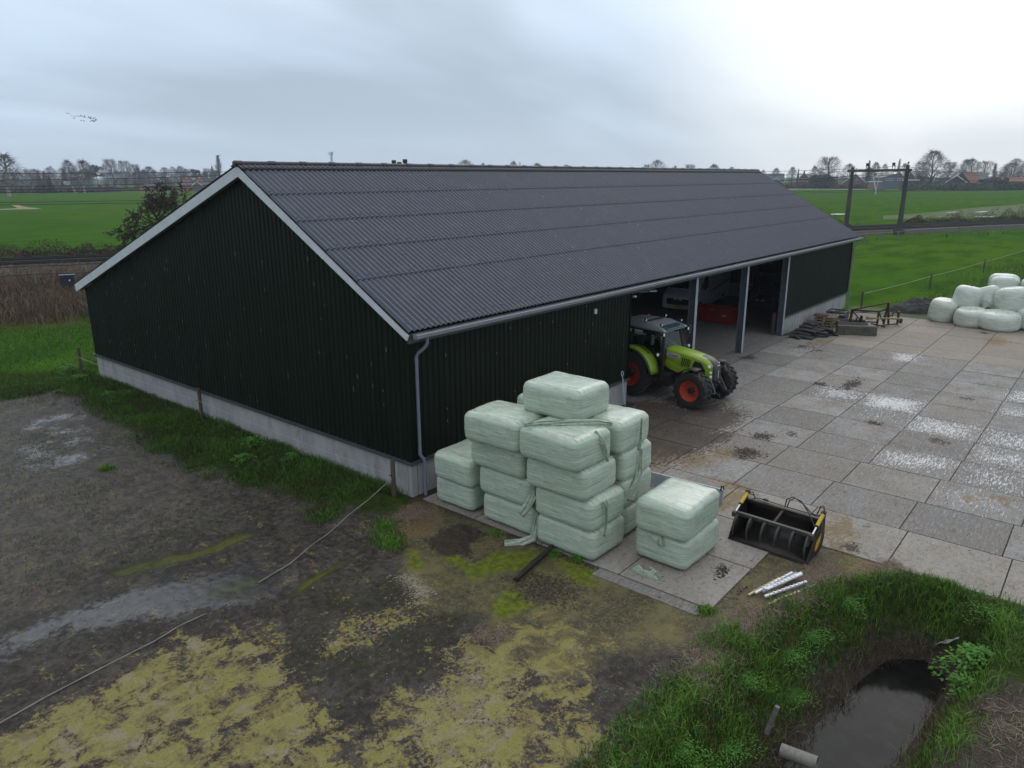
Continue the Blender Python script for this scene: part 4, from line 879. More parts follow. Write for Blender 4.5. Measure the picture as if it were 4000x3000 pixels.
hz = [[(.05, .82, 1.0), (.12, .86, 1.02), (.18, .9, .85), (.3, .86, .9), (.5, .84, .9), (.9, .82, .9), (1.3, .82, .9), (1.62, .8, .9), (1.72, .78, 1.0)],
      [(.07, .84, .97), (.15, .92, .9), (.2, .86, .8)], [(.9, .82, .9), (.92, .84, 1.1), (1.05, .82, 1.22), (1.25, .8, 1.18), (1.45, .72, .98), (1.62, .6, .8), (1.72, .45, .74), (1.76, .3, .62)],
      [(.95, .82, .9), (.98, .84, 1.08), (1.1, .84, 1.2), (1.3, .8, 1.12), (1.5, .76, .96), (1.7, .8, .9)], [(1.6, .84, .92), (1.66, .86, 1.16), (1.72, .84, 1.2), (1.76, .82, 1.05)], [(1.72, .78, .98), (1.8, .6, .9), (1.82, .5, .6), (1.8, .42, .5)]]
for q in hz: MB().tube(q, .014, 7).build('hydraulic_hose', M['black'], bk, smooth=60)
MB().box((.45, .84, .92), (.1, .06, .05)).build('valve_block', M['darkmetal'], bk)

# small steel plate edge behind the separate pair of bales
o = MB().box((4.55, -5.35, .2), (.05, 2.0, .42), rz=.06).build('steel_plate', M['steel_edge'], None, origin=(4.55, -5.35, .02), bevel=.01); tag(o, 'low grey steel sheet on edge, showing behind the separate bale pair', 'steel plate')
mb = MB().tube([(4.5, -6.32, .4), (4.5, -6.34, .54), (4.5, -6.38, .56), (4.5, -6.4, .46)], .02, 6)
mb.build('hook', M['black'], o).matrix_parent_inverse = Matrix.Translation(o.location).inverted()
# rotten pole on the mossy concrete
mb = MB().tube([(-1.52, -4.66, .06), (-1.0, -4.59, .075), (-.4, -4.5, .075), (.08, -4.42, .07)], [.045, .06, .062, .058], 9); o = mb.build('wooden_pole', M['wetwood'], None, origin=(-.7, -4.55, 0), smooth=50); tag(o, 'dark wet wooden pole lying on the mossy concrete against the bales', 'pole')
# shovel on the plinth
sh = thing('shovel', 'shovel with pale blue handle leaning on the plinth beside the tractor', 'shovel', (10.02, -.28, .02))
hm = mat('blue_grey_handle', (.36, .42, .52), .45)
MB().tube([(0, .04, .05), (-.01, .12, .6), (-.02, .18, 1.12)], .02, 8).build('handle', hm, sh, smooth=40)
MB().tube([(-.02, .18, 1.1), (-.08, .19, 1.18), (-.08, .2, 1.26), (-.02, .2, 1.3), (.05, .2, 1.26), (.05, .19, 1.18), (-.02, .18, 1.1)], .016, 6).build('grip', hm, sh, smooth=40)
MB().grid([[(-.13 + .26 * k / 4, -.22 + .26 * i / 3, .01 + .03 * (k - 2) ** 2 * .2 + .05 * i / 3) for k in range(5)] for i in range(4)]).build('blade', M['black'], sh, solid=.006, smooth=60)
# bundle of plastic fence stakes
GS = 'loose fence stakes in the little heap'
sm = {'white': mat('stake_white', (.62, .63, .64), .45), 'cream': mat('stake_cream', (.45, .36, .20), .6), 'grey': mat('stake_grey', (.26, .27, .33), .5), 'green': mat('stake_green', (.05, .08, .065), .5)}
st = [('cream', 1.02, -8.50, 2.0, -8.78, .05, 'tan wooden stake at the far side of the stake heap'), ('white', 1.12, -8.62, 2.15, -8.93, .10, 'longest white stake on top of the stake heap'), ('white', 1.2, -8.70, 2.22, -9.05, .14, 'white stake with notches, crossing the heap'),
      ('grey', 1.15, -8.78, 2.2, -9.1, .10, 'grey stake in the middle of the stake heap'), ('white', 1.3, -8.84, 2.25, -9.14, .15, 'short white stake lying over the grey one'), ('grey', 1.3, -8.93, 2.1, -9.2, .06, 'grey stake low in the stake heap'),
      ('white', 1.08, -8.88, 2.02, -9.27, .10, 'white stake nearest the ditch'), ('cream', 1.0, -8.95, 1.8, -9.25, .04, 'tan stake at the ditch side of the heap'), ('green', 1.05, -9.02, 2.05, -9.36, .05, 'dark green mesh stake at the edge of the heap'), ('cream', 1.15, -8.74, 2.1, -8.87, .03, 'tan stake at the bottom of the heap')]
for c_, xa, ya, xb, yb, z_, lb in st:
    xa += random.uniform(-.1, .1); ya += random.uniform(-.06, .06); yb += random.uniform(-.1, .1); xb += random.uniform(-.12, .06)
    mb = MB().bar((xa, ya, z_ - .005), (xb, yb, z_ + .03), .042, .03)
    for k in range(7):
        f_ = .2 + .1 * k; mb.box((xa + (xb - xa) * f_, ya + (yb - ya) * f_, z_ + .03 * f_ + .016), (.03, .03, .03), rz=math.atan2(yb - ya, xb - xa))
    tag(mb.build('fence_stake', sm[c_], None, origin=((xa + xb) / 2, (ya + yb) / 2, 0)), lb, 'stake', GS)
# concrete drain pipe in the ditch
o = MB().lathe([(.105, -.55), (.11, .0), (.085, .0), (.08, -.55)], (0, 0, 0), 'Y', 24, close=True).build('drain_pipe', M['concpipe'], None, smooth=40)
o.location = (-1.45, -10.72, -.93); o.rotation_euler = (.05, 0, R(180 + 4)); tag(o, 'concrete drain pipe sticking out of the bank above the ditch water', 'pipe')
o = MB().tube([(0, 0, -.2), (0, 0, .35)], [.05, .04], 8).build('bank_stake', M['greypost'], None); o.location = (-1.45, -9.95, -.6); o.rotation_euler = (.2, .1, 0); tag(o, 'short pale stake end in the bank above the drain pipe', 'stake')
# hoses on the mud
mb = MB().tube([(x, y, gz(x, y) + .03) for x, y in [(-11, -1.3), (-10.2, -1.26), (-9.57, -1.23), (-8.9, -1.12), (-8.2, -1.08), (-7.59, -1.01), (-7.1, -.97), (-6.62, -.89), (-6.1, -.9)]], .012, 7)
tag(mb.build('pale_hose', M['hose'], None, origin=(-8.5, -1.1, 0), smooth=60), 'pale hose lying across the dark mud next to the yellow moss', 'hose')
mb = MB().tube([(-4.86, -.68, gz(-4.86, -.68) + .03), (-4.0, -.5, gz(-4, -.5) + .035), (-3.2, -.22, gz(-3.2, -.2) + .05), (-2.68, -.03, gz(-2.7, 0) + .05), (-1.9, .12, gz(-1.9, .1) + .1), (-1.2, .25, .30), (-.7, .29, .46), (-.38, .3, .56)], .013, 7)
tag(mb.build('pale_rope', M['hose'], None, origin=(-3, -.2, 0), smooth=60), 'pale rope running from the mud up to the post at the barn corner', 'rope')
# field fence along the gable
ff = thing('wire_fence', 'three brown wooden posts with a white wire along the barn gable', 'fence', (-.3, 10, 0))
for x, y, h in ((-.16, 20.35, 1.05), (-.23, 10.18, 1.12), (-.36, .3, 1.06)):
    MB().tube([(x + .3, y - 10, -.2), (x + .3, y - 10, h - .02), (x + .3, y - 10, h)], [.062, .06, .05], 10).build('post', M['post'], ff, smooth=40)
    MB().tube([(x + .3 - .06, y - 10, h * .62), (x + .3 - .12, y - 10, h * .64)], .016, 6).build('insulator', M['black'], ff)
def sag(a, b_, s, n=14): 
    a, b_ = Vector(a), Vector(b_); return [a.lerp(b_, i / n) - Vector((0, 0, s * 4 * (i / n) * (1 - i / n))) for i in range(n + 1)]
MB().tube(sag((.06, 10.35, .66), (-.02, .18, .71), .06) + sag((-.02, .18, .71), (-.16, -9.7, .68), .05), .006, 5).build('wire', M['wire'], ff)
def text_mesh(cu, mm):
    q = bpy.data.objects.new('tmp', cu); COL.objects.link(q); dg = bpy.context.evaluated_depsgraph_get(); me = bpy.data.meshes.new_from_object(q.evaluated_get(dg)); me.name = 'lettering'
    bpy.data.objects.remove(q); me.materials.clear(); me.materials.append(mm); o = bpy.data.objects.new('lettering', me); COL.objects.link(o); return o
# ------------------------------------------------------------------ tractor: x forward, y left, z up, origin under the rear axle
tr = thing('tractor', 'lime green tractor with grey cab roof and red wheels emerging from the barn', 'tractor', (12.55, .38, .022), math.atan2(-.997, -.075))
def wheel(x, y, R_, w_, rim, side):
    s = side
    tp_ = [(rim, -w_ * .42), (rim + .03, -w_ * .5), (R_ * .80, -w_ * .54), (R_ * .93, -w_ * .50), (R_ * .955, -w_ * .3), (R_ * .965, 0), (R_ * .955, w_ * .3), (R_ * .93, w_ * .50), (R_ * .80, w_ * .54), (rim + .03, w_ * .5), (rim, w_ * .42)]
    wh = MB().lathe(tp_, (x, y, R_), 'Y', 40, close=True)
    n = 19
    for k in range(n):
        for sd in (-1, 1):
            a = 2 * PI * (k + (.5 if sd > 0 else 0)) / n
            # bar lug from the centre line slanting back to the shoulder
            ring = []
            for f, da, rr in ((.02, 0, R_ * .945), (.28, .10, R_ * .94), (.52, .2, R_ * .915)):
                for dd in (-.03, .03):
                    for lift in (0, .055):
                        an = a + da * 1.0 + dd / R_ * (1.6 if lift == 0 else 1); r_ = rr + lift
                        ring.append((x + r_ * math.sin(an), y + sd * f * w_, R_ + r_ * math.cos(an)))
            fs = []
            for q in range(2):
                b0 = q * 4; fs += [(b0, b0 + 4, b0 + 5, b0 + 1), (b0 + 1, b0 + 5, b0 + 7, b0 + 3), (b0 + 3, b0 + 7, b0 + 6, b0 + 2)]
            fs += [(0, 1, 3, 2), (8, 9, 11, 10)]; wh.add(ring, fs)
    wo = wh.build('wheel', M['rubber'], tr, smooth=35)
    o_ = s * w_ * .5
    rp = [(rim + .012, o_ * 1.0), (rim + .012, o_ * .92), (rim * .93, o_ * .84), (rim * .90, o_ * .55), (rim * .80, o_ * .48), (rim * .78, o_ * .25), (rim * .62, o_ * .18), (rim * .42, o_ * .28), (0.0, o_ * .28)]
    MB().lathe(rp, (x, y, R_), 'Y', 36).build('rim', M['redrim'], wo, smooth=30)
    hb = MB().lathe([(rim * .36, o_ * .28), (rim * .34, o_ * .5), (rim * .26, o_ * .62), (0, o_ * .62)], (x, y, R_), 'Y', 20)
    for k in range(8):
        a = 2 * PI * k / 8; hb.cyl((x + rim * .5 * math.cos(a), y + o_ * .2, R_ + rim * .5 * math.sin(a)), (x + rim * .5 * math.cos(a), y + o_ * .34, R_ + rim * .5 * math.sin(a)), .016, 6)
    hb.build('hub', M['darkmetal'], wo, smooth=30)
for sd in (-1, 1):
    wheel(0, sd * .92, .87, .54, .47, sd); wheel(2.56, sd * .92, .66, .50, .36, sd)
mb = MB(); mb.bb(-.45, 2.9, -.24, .24, .55, .98); mb.cyl((0, -.9, .87), (0, .9, .87), .13, 12); mb.cyl((2.56, -.85, .66), (2.56, .85, .66), .09, 10); mb.box((2.56, 0, .66), (.3, .5, .24)); mb.bb(.85, 2.2, -.36, .36, .9, 1.08)
mb.build('chassis', M['darkmetal'], tr, bevel=.01)
mb = MB(); mb.bb(.55, 1.45, -.72, -.28, .5, .98); mb.build('fuel_tank', M['black'], tr, bevel=.05)
mb = MB(); mb.bb(.55, 1.45, .28, .72, .5, .98); mb.build('fuel_tank', M['black'], tr, bevel=.05)
for sd in (-1, 1):
    mb = MB()
    for z in (.45, .7, .95): mb.box((.9, sd * .8, z), (.36, .18, .03))
    mb.bar((.74, sd * .72, .4), (.74, sd * .72, 1.0), .03, .03); mb.bar((1.06, sd * .72, .4), (1.06, sd * .72, 1.0), .03, .03); mb.build('step', M['black'], tr)
    MB().box((1.22, sd * .84, .78), (.1, .012, .05)).build('reflector', M['orange'], tr)
# hood: lofted sections (x, half width, top z, bottom z, shoulder)
def hood_ring(x, hw, zt, zb, sh, n=7):
    ring = [(x, -hw * .98, zb), (x, -hw, zb + (zt - zb) * .35), (x, -hw, zt - sh)]
    for k in range(1, n): a = PI / 2 * k / n; ring.append((x, -hw + (1 - math.cos(a)) * hw * .75, zt - sh + math.sin(a) * sh))
    full = ring + [(p[0], -p[1], p[2]) for p in reversed(ring)]
    return full
st = [(1.02, .39, 1.87, 1.18, .10), (1.2, .40, 1.87, 1.12, .10), (1.6, .405, 1.845, 1.0, .11), (2.0, .40, 1.80, .93, .12), (2.32, .39, 1.75, .90, .13), (2.62, .38, 1.68, .88, .15), (2.80, .36, 1.60, .88, .16), (2.91, .32, 1.50, .91, .16)]
MB().loft([hood_ring(*s) for s in st]).build('hood', M['limegreen'], tr, smooth=40)
nose = [(2.40, .20, 1.742, 1.5, .06), (2.62, .25, 1.692, 1.4, .10), (2.82, .255, 1.615, 1.15, .12), (2.95, .23, 1.51, .93, .12), (3.0, .2, 1.38, .92, .1)]
MB().loft([hood_ring(*s) for s in nose]).build('hood_nose', mat('nose_grey', (.035, .034, .04), .45), tr, smooth=40)
MB().box((3.01, 0, 1.15), (.02, .05, .28)).build('nose_strip', M['chrome'], tr)
MB().box((3.0, 0, 1.44), (.03, .2, .03), ry=.5).build('nose_badge', M['greyroof'], tr)
for sd in (-1, 1):
    y = sd * .402
    # black side grille, louvres, badge plate and side crease
    MB().prism([(2.20, .98), (2.20, 1.42), (2.29, 1.57), (2.54, 1.52), (2.70, 1.28), (2.70, 1.03), (2.62, .97)], 'Y', y - .035 * sd, y + .004 * sd).build('side_grille', M['black'], tr, bevel=.01)
    mb = MB()
    for k in range(5): mb.bar((1.74 + .075 * k, y + .003 * sd, 1.30), (1.80 + .075 * k, y + .003 * sd, 1.62 - .012 * k), .012, .042)
    mb.build('louvre', M['black'], tr)
    mb = MB().prism([(1.03, 1.24), (1.03, 1.40), (1.2, 1.40), (1.9, 1.15), (1.9, 1.06), (1.65, 1.02), (1.3, 1.09)], 'Y', y, y + .028 * sd); mb.build('side_panel', M['limegreen'], tr, bevel=.012)
    MB().prism([(1.06, 1.62), (1.08, 1.74), (1.66, 1.70), (1.70, 1.62), (1.60, 1.54), (1.2, 1.55)], 'Y', y, y + .004 * sd).build('badge_plate', mat('badge_plate', (.4, .41, .42), .4), tr)
    for txt, sz, px_, pz, mm in (('CLAAS', .13, 1.19, 1.58, mat('badge_red', (.22, .01, .012), .4)), ('ARION 420', .06, 1.24, 1.47, M['greyroof'])):
        cu = bpy.data.curves.new('lettering', 'FONT'); cu.body = txt; cu.size = sz; cu.extrude = .002; cu.offset = .003 if sz > .1 else 0
        o = text_mesh(cu, mm); o.parent = tr
        if sd < 0: o.location = (px_, y - .0075, pz); o.rotation_euler = (PI / 2, .04, 0)
        else: o.location = (px_ + .5, y + .0075, pz); o.rotation_euler = (PI / 2, -.04, PI)
    # headlamps set in the corner
    for z, r_, xx, yy in ((1.44, .055, 2.82, .335), (1.23, .045, 2.88, .31), (1.08, .045, 2.89, .31)):
        a = Vector((xx, sd * yy, z)); d_ = Vector((.75, sd * .66, .1)).normalized(); MB().cyl(a - d_ * .03, a + d_ * .028, r_, 14).build('headlight', M['lamp'], tr, smooth=40)
# cab
CB = [(-.72, .70), (.98, .70)]
gl = MB().loft([[(-.62, -.60, 1.05), (1.02, -.60, 1.05), (1.02, .60, 1.05), (-.62, .60, 1.05)], [(-.70, -.72, 1.7), (1.12, -.72, 1.7), (1.12, .72, 1.7), (-.70, .72, 1.7)], [(-.66, -.70, 2.52), (.92, -.70, 2.48), (.92, .70, 2.48), (-.66, .70, 2.52)]])
m, t, b = newmat('cab_glass'); b.inputs['Base Color'].default_value = (.6, .75, .7, 1); b.inputs['Roughness'].default_value = .03; b.inputs['Transmission Weight'].default_value = 0
tb_ = t.new('ShaderNodeBsdfTransparent'); tb_.inputs[0].default_value = (.42, .55, .5, 1); gb = t.new('ShaderNodeBsdfGlossy'); gb.inputs['Roughness'].default_value = .04; gb.inputs[0].default_value = (.9, .95, .95, 1)
fr = t.new('ShaderNodeFresnel'); fr.inputs[0].default_value = 1.5; ms = t.new('ShaderNodeMixShader'); t.l.new(fr.outputs[0], ms.inputs[0]); t.l.new(tb_.outputs[0], ms.inputs[1]); t.l.new(gb.outputs[0], ms.inputs[2]); t.l.new(ms.outputs[0], t.n['Material Output'].inputs[0])
M['cabglass'] = m
gl.build('cab_glass', m, tr)
mb = MB(); mb.bb(-.62, 1.0, -.6, .6, .98, 1.1); mb.bb(-.64, -.5, -.62, .62, 1.05, 1.5); mb.build('cab_floor', M['black'], tr)
mb = MB()
for sd in (-1, 1):
    y0, y1, y2 = sd * .61, sd * .73, sd * .705
    mb.tube([(1.02, y0, 1.0), (1.13, y1, 1.7), (.93, y2, 2.5)], .045, 6); mb.tube([(-.62, y0, 1.3), (-.71, y1, 1.7), (-.67, y2, 2.52)], .05, 6); mb.tube([(-.2, sd * .64, 1.3), (-.24, y1, 1.75), (-.22, y2, 2.52)], .035, 6)
    mb.bar((-.66, y2, 2.5), (.93, y2, 2.47), .07, .07); mb.bar((-.2, sd * .72, 1.35), (1.05, sd * .66, 1.2), .05, .05)
mb.bar((.93, -.7, 2.47), (.93, .7, 2.47), .07, .07); mb.bar((-.67, -.7, 2.5), (-.67, .7, 2.5), .07, .07); mb.bar((1.04, -.6, 1.12), (1.04, .6, 1.12), .05, .1)
mb.build('cab_frame', M['black'], tr, smooth=40)
mb = MB(); mb.box((-.15, 0, 1.35), (.5, .5, .14)); mb.box((-.38, 0, 1.72), (.14, .48, .7), ry=-.12); mb.build('seat', M['black'], tr, bevel=.04)
mb = MB(); mb.tube([(.55, 0, 1.1), (.42, 0, 1.6)], .04, 8); mb.lathe([(.19, -.015), (.205, 0), (.19, .015)], (.42, 0, 1.63), 'Z', 20, close=True); mb.box((.75, 0, 1.35), (.3, .5, .4)); mb.build('steering_wheel', M['black'], tr)
# roof with sloping front
rf = [[(x, y, z) for x, y, z in ring] for ring in (
 [(-.78, -.70, 2.52), (1.12, -.74, 2.46), (1.12, .74, 2.46), (-.78, .70, 2.52)],
 [(-.88, -.76, 2.58), (1.22, -.80, 2.50), (1.22, .80, 2.50), (-.88, .76, 2.58)],
 [(-.86, -.74, 2.66), (1.16, -.76, 2.56), (1.16, .76, 2.56), (-.86, .74, 2.66)],
 [(-.70, -.58, 2.76), (.55, -.60, 2.76), (.55, .60, 2.76), (-.70, .58, 2.76)])]
MB().loft(rf).build('cab_roof', M['greyroof'], tr, smooth=25, bevel=.03)
MB().add([(.22, -.47, 2.79), (1.205, -.6, 2.585), (1.205, .6, 2.585), (.22, .47, 2.79), (.22, -.47, 2.74), (1.205, -.6, 2.53), (1.205, .6, 2.53), (.22, .47, 2.74)], [(0, 1, 2, 3), (0, 4, 5, 1), (1, 5, 6, 2), (2, 6, 7, 3), (3, 7, 4, 0)]).build('roof_window', M['roofglass'], tr, bevel=.006)
mb = MB()
for y in (-.3, 0.02, .3): mb.box((-.3, y, 2.775), (.62, .24, .012))
mb.build('roof_panel', mat('roof_panel_grey', (.22, .225, .24), .4), tr, bevel=.006)
for x, y, z in ((.30, -.66, 2.72), (.98, -.66, 2.62), (.30, .66, 2.72), (.98, .66, 2.62)):
    mb = MB().tube([(x, y, z), (x, y, z + .07)], .012, 6); mb.cyl((x - .04, y, z + .12), (x + .03, y, z + .11), .045, 12); wl = mb.build('work_light', M['black'], tr, smooth=40)
    MB().cyl((x + .03, y, z + .11), (x + .038, y, z + .108), .042, 12).build('lens', M['lamp'], wl)
for y in (-.72, .72):
    mb = MB().cyl((-.5, y, 2.66), (-.5, y, 2.78), .055, 12); mb.build('beacon', M['orange'], tr, smooth=40, bevel=.01)
    MB().tube([(-.42, y * 1.05, 2.56), (-.46, y * 1.02, 2.60), (-.5, y, 2.67)], .018, 6).build('beacon_bracket', M['black'], tr)
    s_ = 1 if y > 0 else -1
    mb = MB().cyl((1.10, s_ * .80, 2.42), (1.22, s_ * .82, 2.42), .065, 14); hl = mb.build('roof_lamp', M['black'], tr, smooth=40); MB().cyl((1.22, s_ * .82, 2.42), (1.228, s_ * .82, 2.42), .055, 14).build('lens', M['lamp'], hl)
    mb = MB().tube([(1.0, s_ * .74, 2.38), (1.02, s_ * 1.05, 2.36), (1.02, s_ * 1.22, 2.34)], .02, 6); mb.box((1.02, s_ * 1.26, 2.28), (.07, .19, .34)); mb.build('mirror', M['black'], tr, bevel=.015)
    mb = MB().tube([(1.08, s_ * .66, 1.72), (1.1, s_ * .95, 1.72), (1.12, s_ * 1.05, 1.72)], .035, 8); hl = mb.build('light_arm', M['black'], tr); MB().cyl((1.13, s_ * 1.06, 1.72), (1.17, s_ * 1.06, 1.72), .055, 14).build('indicator', M['lamp'], hl, smooth=40)
mb = MB().tube([(1.16, -.70, 1.0), (1.16, -.72, 2.3), (1.17, -.73, 2.42), (1.22, -.74, 2.46)], [.055, .055, .04, .04], 12); mb.build('exhaust', M['black'], tr, smooth=40)
mb = MB().bar((-.80, -.60, 2.50), (-.80, -1.05, 2.48), .05, .05); mb.build('rear_light_bar', M['black'], tr)
MB().box((.18, -.728, 2.32), (.4, .004, .05), ry=.02).build('window_sticker', M['greyroof'], tr)
# rear fenders over the wheels
for sd in (-1, 1):
    def arc(r_, y, a0, a1, n=14): return [(r_ * math.cos(R(a0 + (a1 - a0) * k / n)), y, .87 + r_ * math.sin(R(a0 + (a1 - a0) * k / n))) for k in range(n + 1)]
    ya, yb, yc = sd * .64, sd * 1.10, sd * 1.16
    MB().grid([arc(.99, ya, 5, 150), arc(1.0, (ya + yb) / 2, 5, 150), arc(.99, yb, 5, 150), arc(.95, yc, 5, 150)]).build('rear_fender', M['limegreen'], tr, solid=.02, smooth=60)
    MB().grid([arc(.95, yc + sd * .004, 5, 150), arc(.90, yc + sd * .06, 5, 150)]).build('fender_edge', M['black'], tr, solid=.015, smooth=60)
    MB().grid([arc(.99, ya, 5, 150), arc(.55, ya, 5, 150)]).build('fender_wall', M['black'], tr, solid=.015)
    MB().grid([arc(1.008, sd * .80, 50, 95, 8), arc(1.008, sd * .88, 50, 95, 8)]).build('fender_strip', M['black'], tr, solid=.008)
    # front fender
    def arcf(r_, y): return [(2.56 + r_ * math.cos(R(75 + 80 * k / 10)), y, .66 + r_ * math.sin(R(75 + 80 * k / 10))) for k in range(11)]
    MB().grid([arcf(.76, sd * .70), arcf(.77, sd * .9), arcf(.75, sd * 1.12)]).build('front_fender', M['black'], tr, solid=.015, smooth=60)
    MB().bar((2.3, sd * .62, .8), (2.3, sd * .8, 1.36), .04, .04).build('fender_bracket', M['black'], tr)
    # front linkage arms
    mb = MB().bar((2.70, sd * .26, .82), (3.12, sd * .32, .48), .07, .13); mb.bar((3.12, sd * .32, .48), (3.32, sd * .36, .46), .06, .1); mb.build('linkage_arm', M['darkmetal'], tr, bevel=.01)
    mb = MB().bar((2.86, sd * .33, .95), (3.10, sd * .38, .52), .05, .17); mb.build('linkage_plate', M['bluegrey'], tr, bevel=.01)
    MB().cyl((3.12, sd * .40, .52), (3.12, sd * .44, .52), .03, 10).build('pin', M['chrome'], tr)
mb = MB(); mb.box((2.75, 0, .78), (.34, .56, .34)); mb.bar((2.80, 0, .9), (3.10, 0, .82), .1, .1); mb.box((2.94, 0, .98), (.1, .3, .1)); mb.build('linkage_frame', M['darkmetal'], tr, bevel=.015)
for y in (-.12, .1): MB().tube([(2.90, y, .95), (3.06, y * 1.4, .9), (3.04, y * 1.6, .7), (2.92, y * 1.8, .6)], .014, 6).build('hydraulic_hose', M['black'], tr)

# ------------------------------------------------------------------ vehicles and bin inside the barn
def camper(name, label, cat, loc, rz, paint, plate):
    c = thing(name, label, cat, loc, rz)      # x backwards from the front bumper, y width
    Wc = 2.06; h = Wc / 2
    prof = [(.05, .28), (.0, .45), (.02, .80), (.10, 1.02), (.32, 1.18), (.80, 1.34), (1.42, 2.16), (1.75, 2.36), (2.5, 2.78), (6.2, 2.82), (6.2, .38)]
    rings = []
    for f, ins in ((-1, .10), (-.93, .03), (-.6, 0), (.6, 0), (.93, .03), (1, .10)):
        cx_, cz_ = 3.0, 1.5; k = 1 - ins * .55
        rings.append([(cx_ + (x - cx_) * (1 - ins * .28), f * h, cz_ + (z - cz_) * (1 - ins * .35)) for x, z in prof])
    MB().loft(rings).build('body', paint, c, smooth=30)
    g = M['glass']
    def on(x0, z0, x1, z1, y0, y1, k0=.02): # quad lying on the raked front
        d = Vector((x1 - x0, 0, z1 - z0)).normalized(); n = Vector((-d.z, 0, d.x)) * k0
        return [(x0 + n.x, -y0, z0 + n.z), (x0 + n.x, y0, z0 + n.z), (x1 + n.x, y1, z1 + n.z), (x1 + n.x, -y1, z1 + n.z)]
    MB().add(on(.84, 1.40, 1.40, 2.13, .88, .80), [(0, 1, 2, 3)]).build('windscreen', g, c, solid=.01)
    for s in (-1, 1):
        MB().prism([(1.02, 1.42), (1.5, 2.08), (2.15, 2.08), (2.15, 1.40)], 'Y', s * (h - .005), s * (h + .012)).build('side_window', g, c)
        MB().prism([(.10, .92), (.36, 1.10), (.62, 1.14), (.5, .98), (.2, .84)], 'Y', s * (h - .12), s * (h - .012)).build('headlight', M['glass'], c)
        MB().cyl((.26, s * (h - .03), 1.0), (.26, s * (h + .0), 1.0), .05, 12).build('lamp_reflector', M['lamp'], c)
        for x in (1.0, 4.9):
            w0 = MB().lathe([(.2, -.1), (.33, -.11), (.35, 0), (.33, .11), (.2, .1)], (x, s * (h - .1), .35), 'Y', 24, close=True).build('wheel', M['rubber'], c, smooth=40)
            MB().lathe([(.2, s * .09), (.12, s * .1), (0, s * .1)], (x, s * (h - .1), .35), 'Y', 20).build('rim', M['greyroof'], w0)
        mb = MB().bar((.95, s * h, 1.45), (.9, s * (h + .18), 1.5), .05, .05); mb.box((.92, s * (h + .24), 1.6), (.1, .18, .38)); mb.build('mirror', M['black'], c, bevel=.02)
    MB().box((.03, 0, .74), (.06, 1.4, .3)).build('grille', M['black'], c, bevel=.01)
    mb = MB()
    for y in (-.16, .16):
        for z in (.84, .90): mb.bar((-.01, y - .1, z), (-.01, y + .1, z), .02, .03)
    mb.build('grille_bars', M['lamp'], c)
    MB().box((.0, 0, .56), (.05, 1.3, .05)).build('lower_grille', M['black'], c)
    if plate:
        MB().box((-.02, 0, .44), (.02, .52, .12)).build('number_plate', M['plate'], c)
        for s in (-1,):
            MB().add(on(.95, 1.45, 1.30, 1.99, .30, .28, .026), [(0, 1, 2, 3)]).build('screen_blind', mat('blind', (.3, .33, .34), .5), c, solid=.006)
        for k in range(2): MB().prism([(2.4, 1.05 + .06 * k), (6.0, 1.5 + .06 * k), (6.0, 1.54 + .06 * k), (2.4, 1.08 + .06 * k)], 'Y', -h - .008, -h + .004).build('stripe', M['bluegrey'], c)
    return c
camper('camper_van', 'white camper van with yellow number plate parked inside the barn', 'camper van', (27.95, 7.05, .03), .08, M['camper'], True)
camper('parked_van', 'dark vehicle in the shadow of the last open bay, behind the right hand post', 'vehicle', (30.6, 3.1, .03), -.05, M['darkvan'], False)
rbx = thing('red_box', 'open red steel transport box standing on the barn floor before the camper van', 'steel box', (26.75, 4.25, .03))
mb = MB()
for x0, x1, y0, y1 in ((-.05, 0, -1.1, 1.1), (1.25, 1.3, -1.1, 1.1), (0, 1.25, -1.1, -1.05), (0, 1.25, 1.05, 1.1)): mb.bb(x0, x1, y0, y1, .04, .80)
mb.bb(-.05, 1.3, -1.1, 1.1, 0, .05); mb.build('shell', M['redbox'], rbx)
mb = MB()
for y in (-1.06, -.35, .35, 1.06): mb.bb(-.075, -.051, y - .05, y + .05, .02, .78)
mb.bb(-.08, -.051, -1.1, 1.1, .72, .80); mb.bb(-.08, -.051, -1.1, 1.1, .0, .07); mb.build('ribs', M['redbox'], rbx, bevel=.006)
MB().lathe([(.0, -.004), (.14, -.004), (.15, .004), (.0, .004)], (0, 0, 0), 'X', 24).build('oval_badge', mat('badge_cream', (.35, .22, .12), .5), rbx).matrix_local = Matrix.Translation((-.058, -.70, .45)) @ Matrix.Diagonal((1, 1, .45, 1))
MB().box((-.086, .02, .74), (.008, .2, .05)).build('label_plate', M['greyroof'], rbx)
mb = MB().bar((25.55, .35, .03), (25.72, .42, 1.15), .18, .025); tag(mb.build('plank', M['post'], None, origin=(25.6, .38, .03)), 'plank leaning inside the opening against the last steel post', 'plank')

# ------------------------------------------------------------------ odds and ends by the far wall section
GH = 'dark rubber lengths heaped by the wall'
k = 0
for lay, (n, x0, y0) in enumerate(((7, 25.35, -.55), (6, 25.6, -.62), (5, 25.9, -.68), (4, 26.3, -.7), (3, 26.6, -.8))):
    for i in range(n):
        k += 1
        xa = x0 + .30 * i + random.uniform(-.08, .08); z_ = .09 + .115 * lay; yb = -1.55 - .12 * i + random.uniform(-.12, .12) if lay < 3 else -1.3 - .1 * i
        pts = [(xa, y0, z_ + .03), (xa + .12, (y0 + yb) / 2 + .1, z_ + .05 + random.uniform(-.02, .05)), (xa + .2 + random.uniform(-.1, .1), yb, z_ - .03)]
        mb = MB().tube(pts, .075 + random.uniform(-.012, .015), 8)
        tag(mb.build('rubber_length', M['hoseblack'], None, origin=(xa, -1, .02), smooth=50), 'blackish rubber length in the heap at the foot of the concrete plinth', 'rubber length', GH)
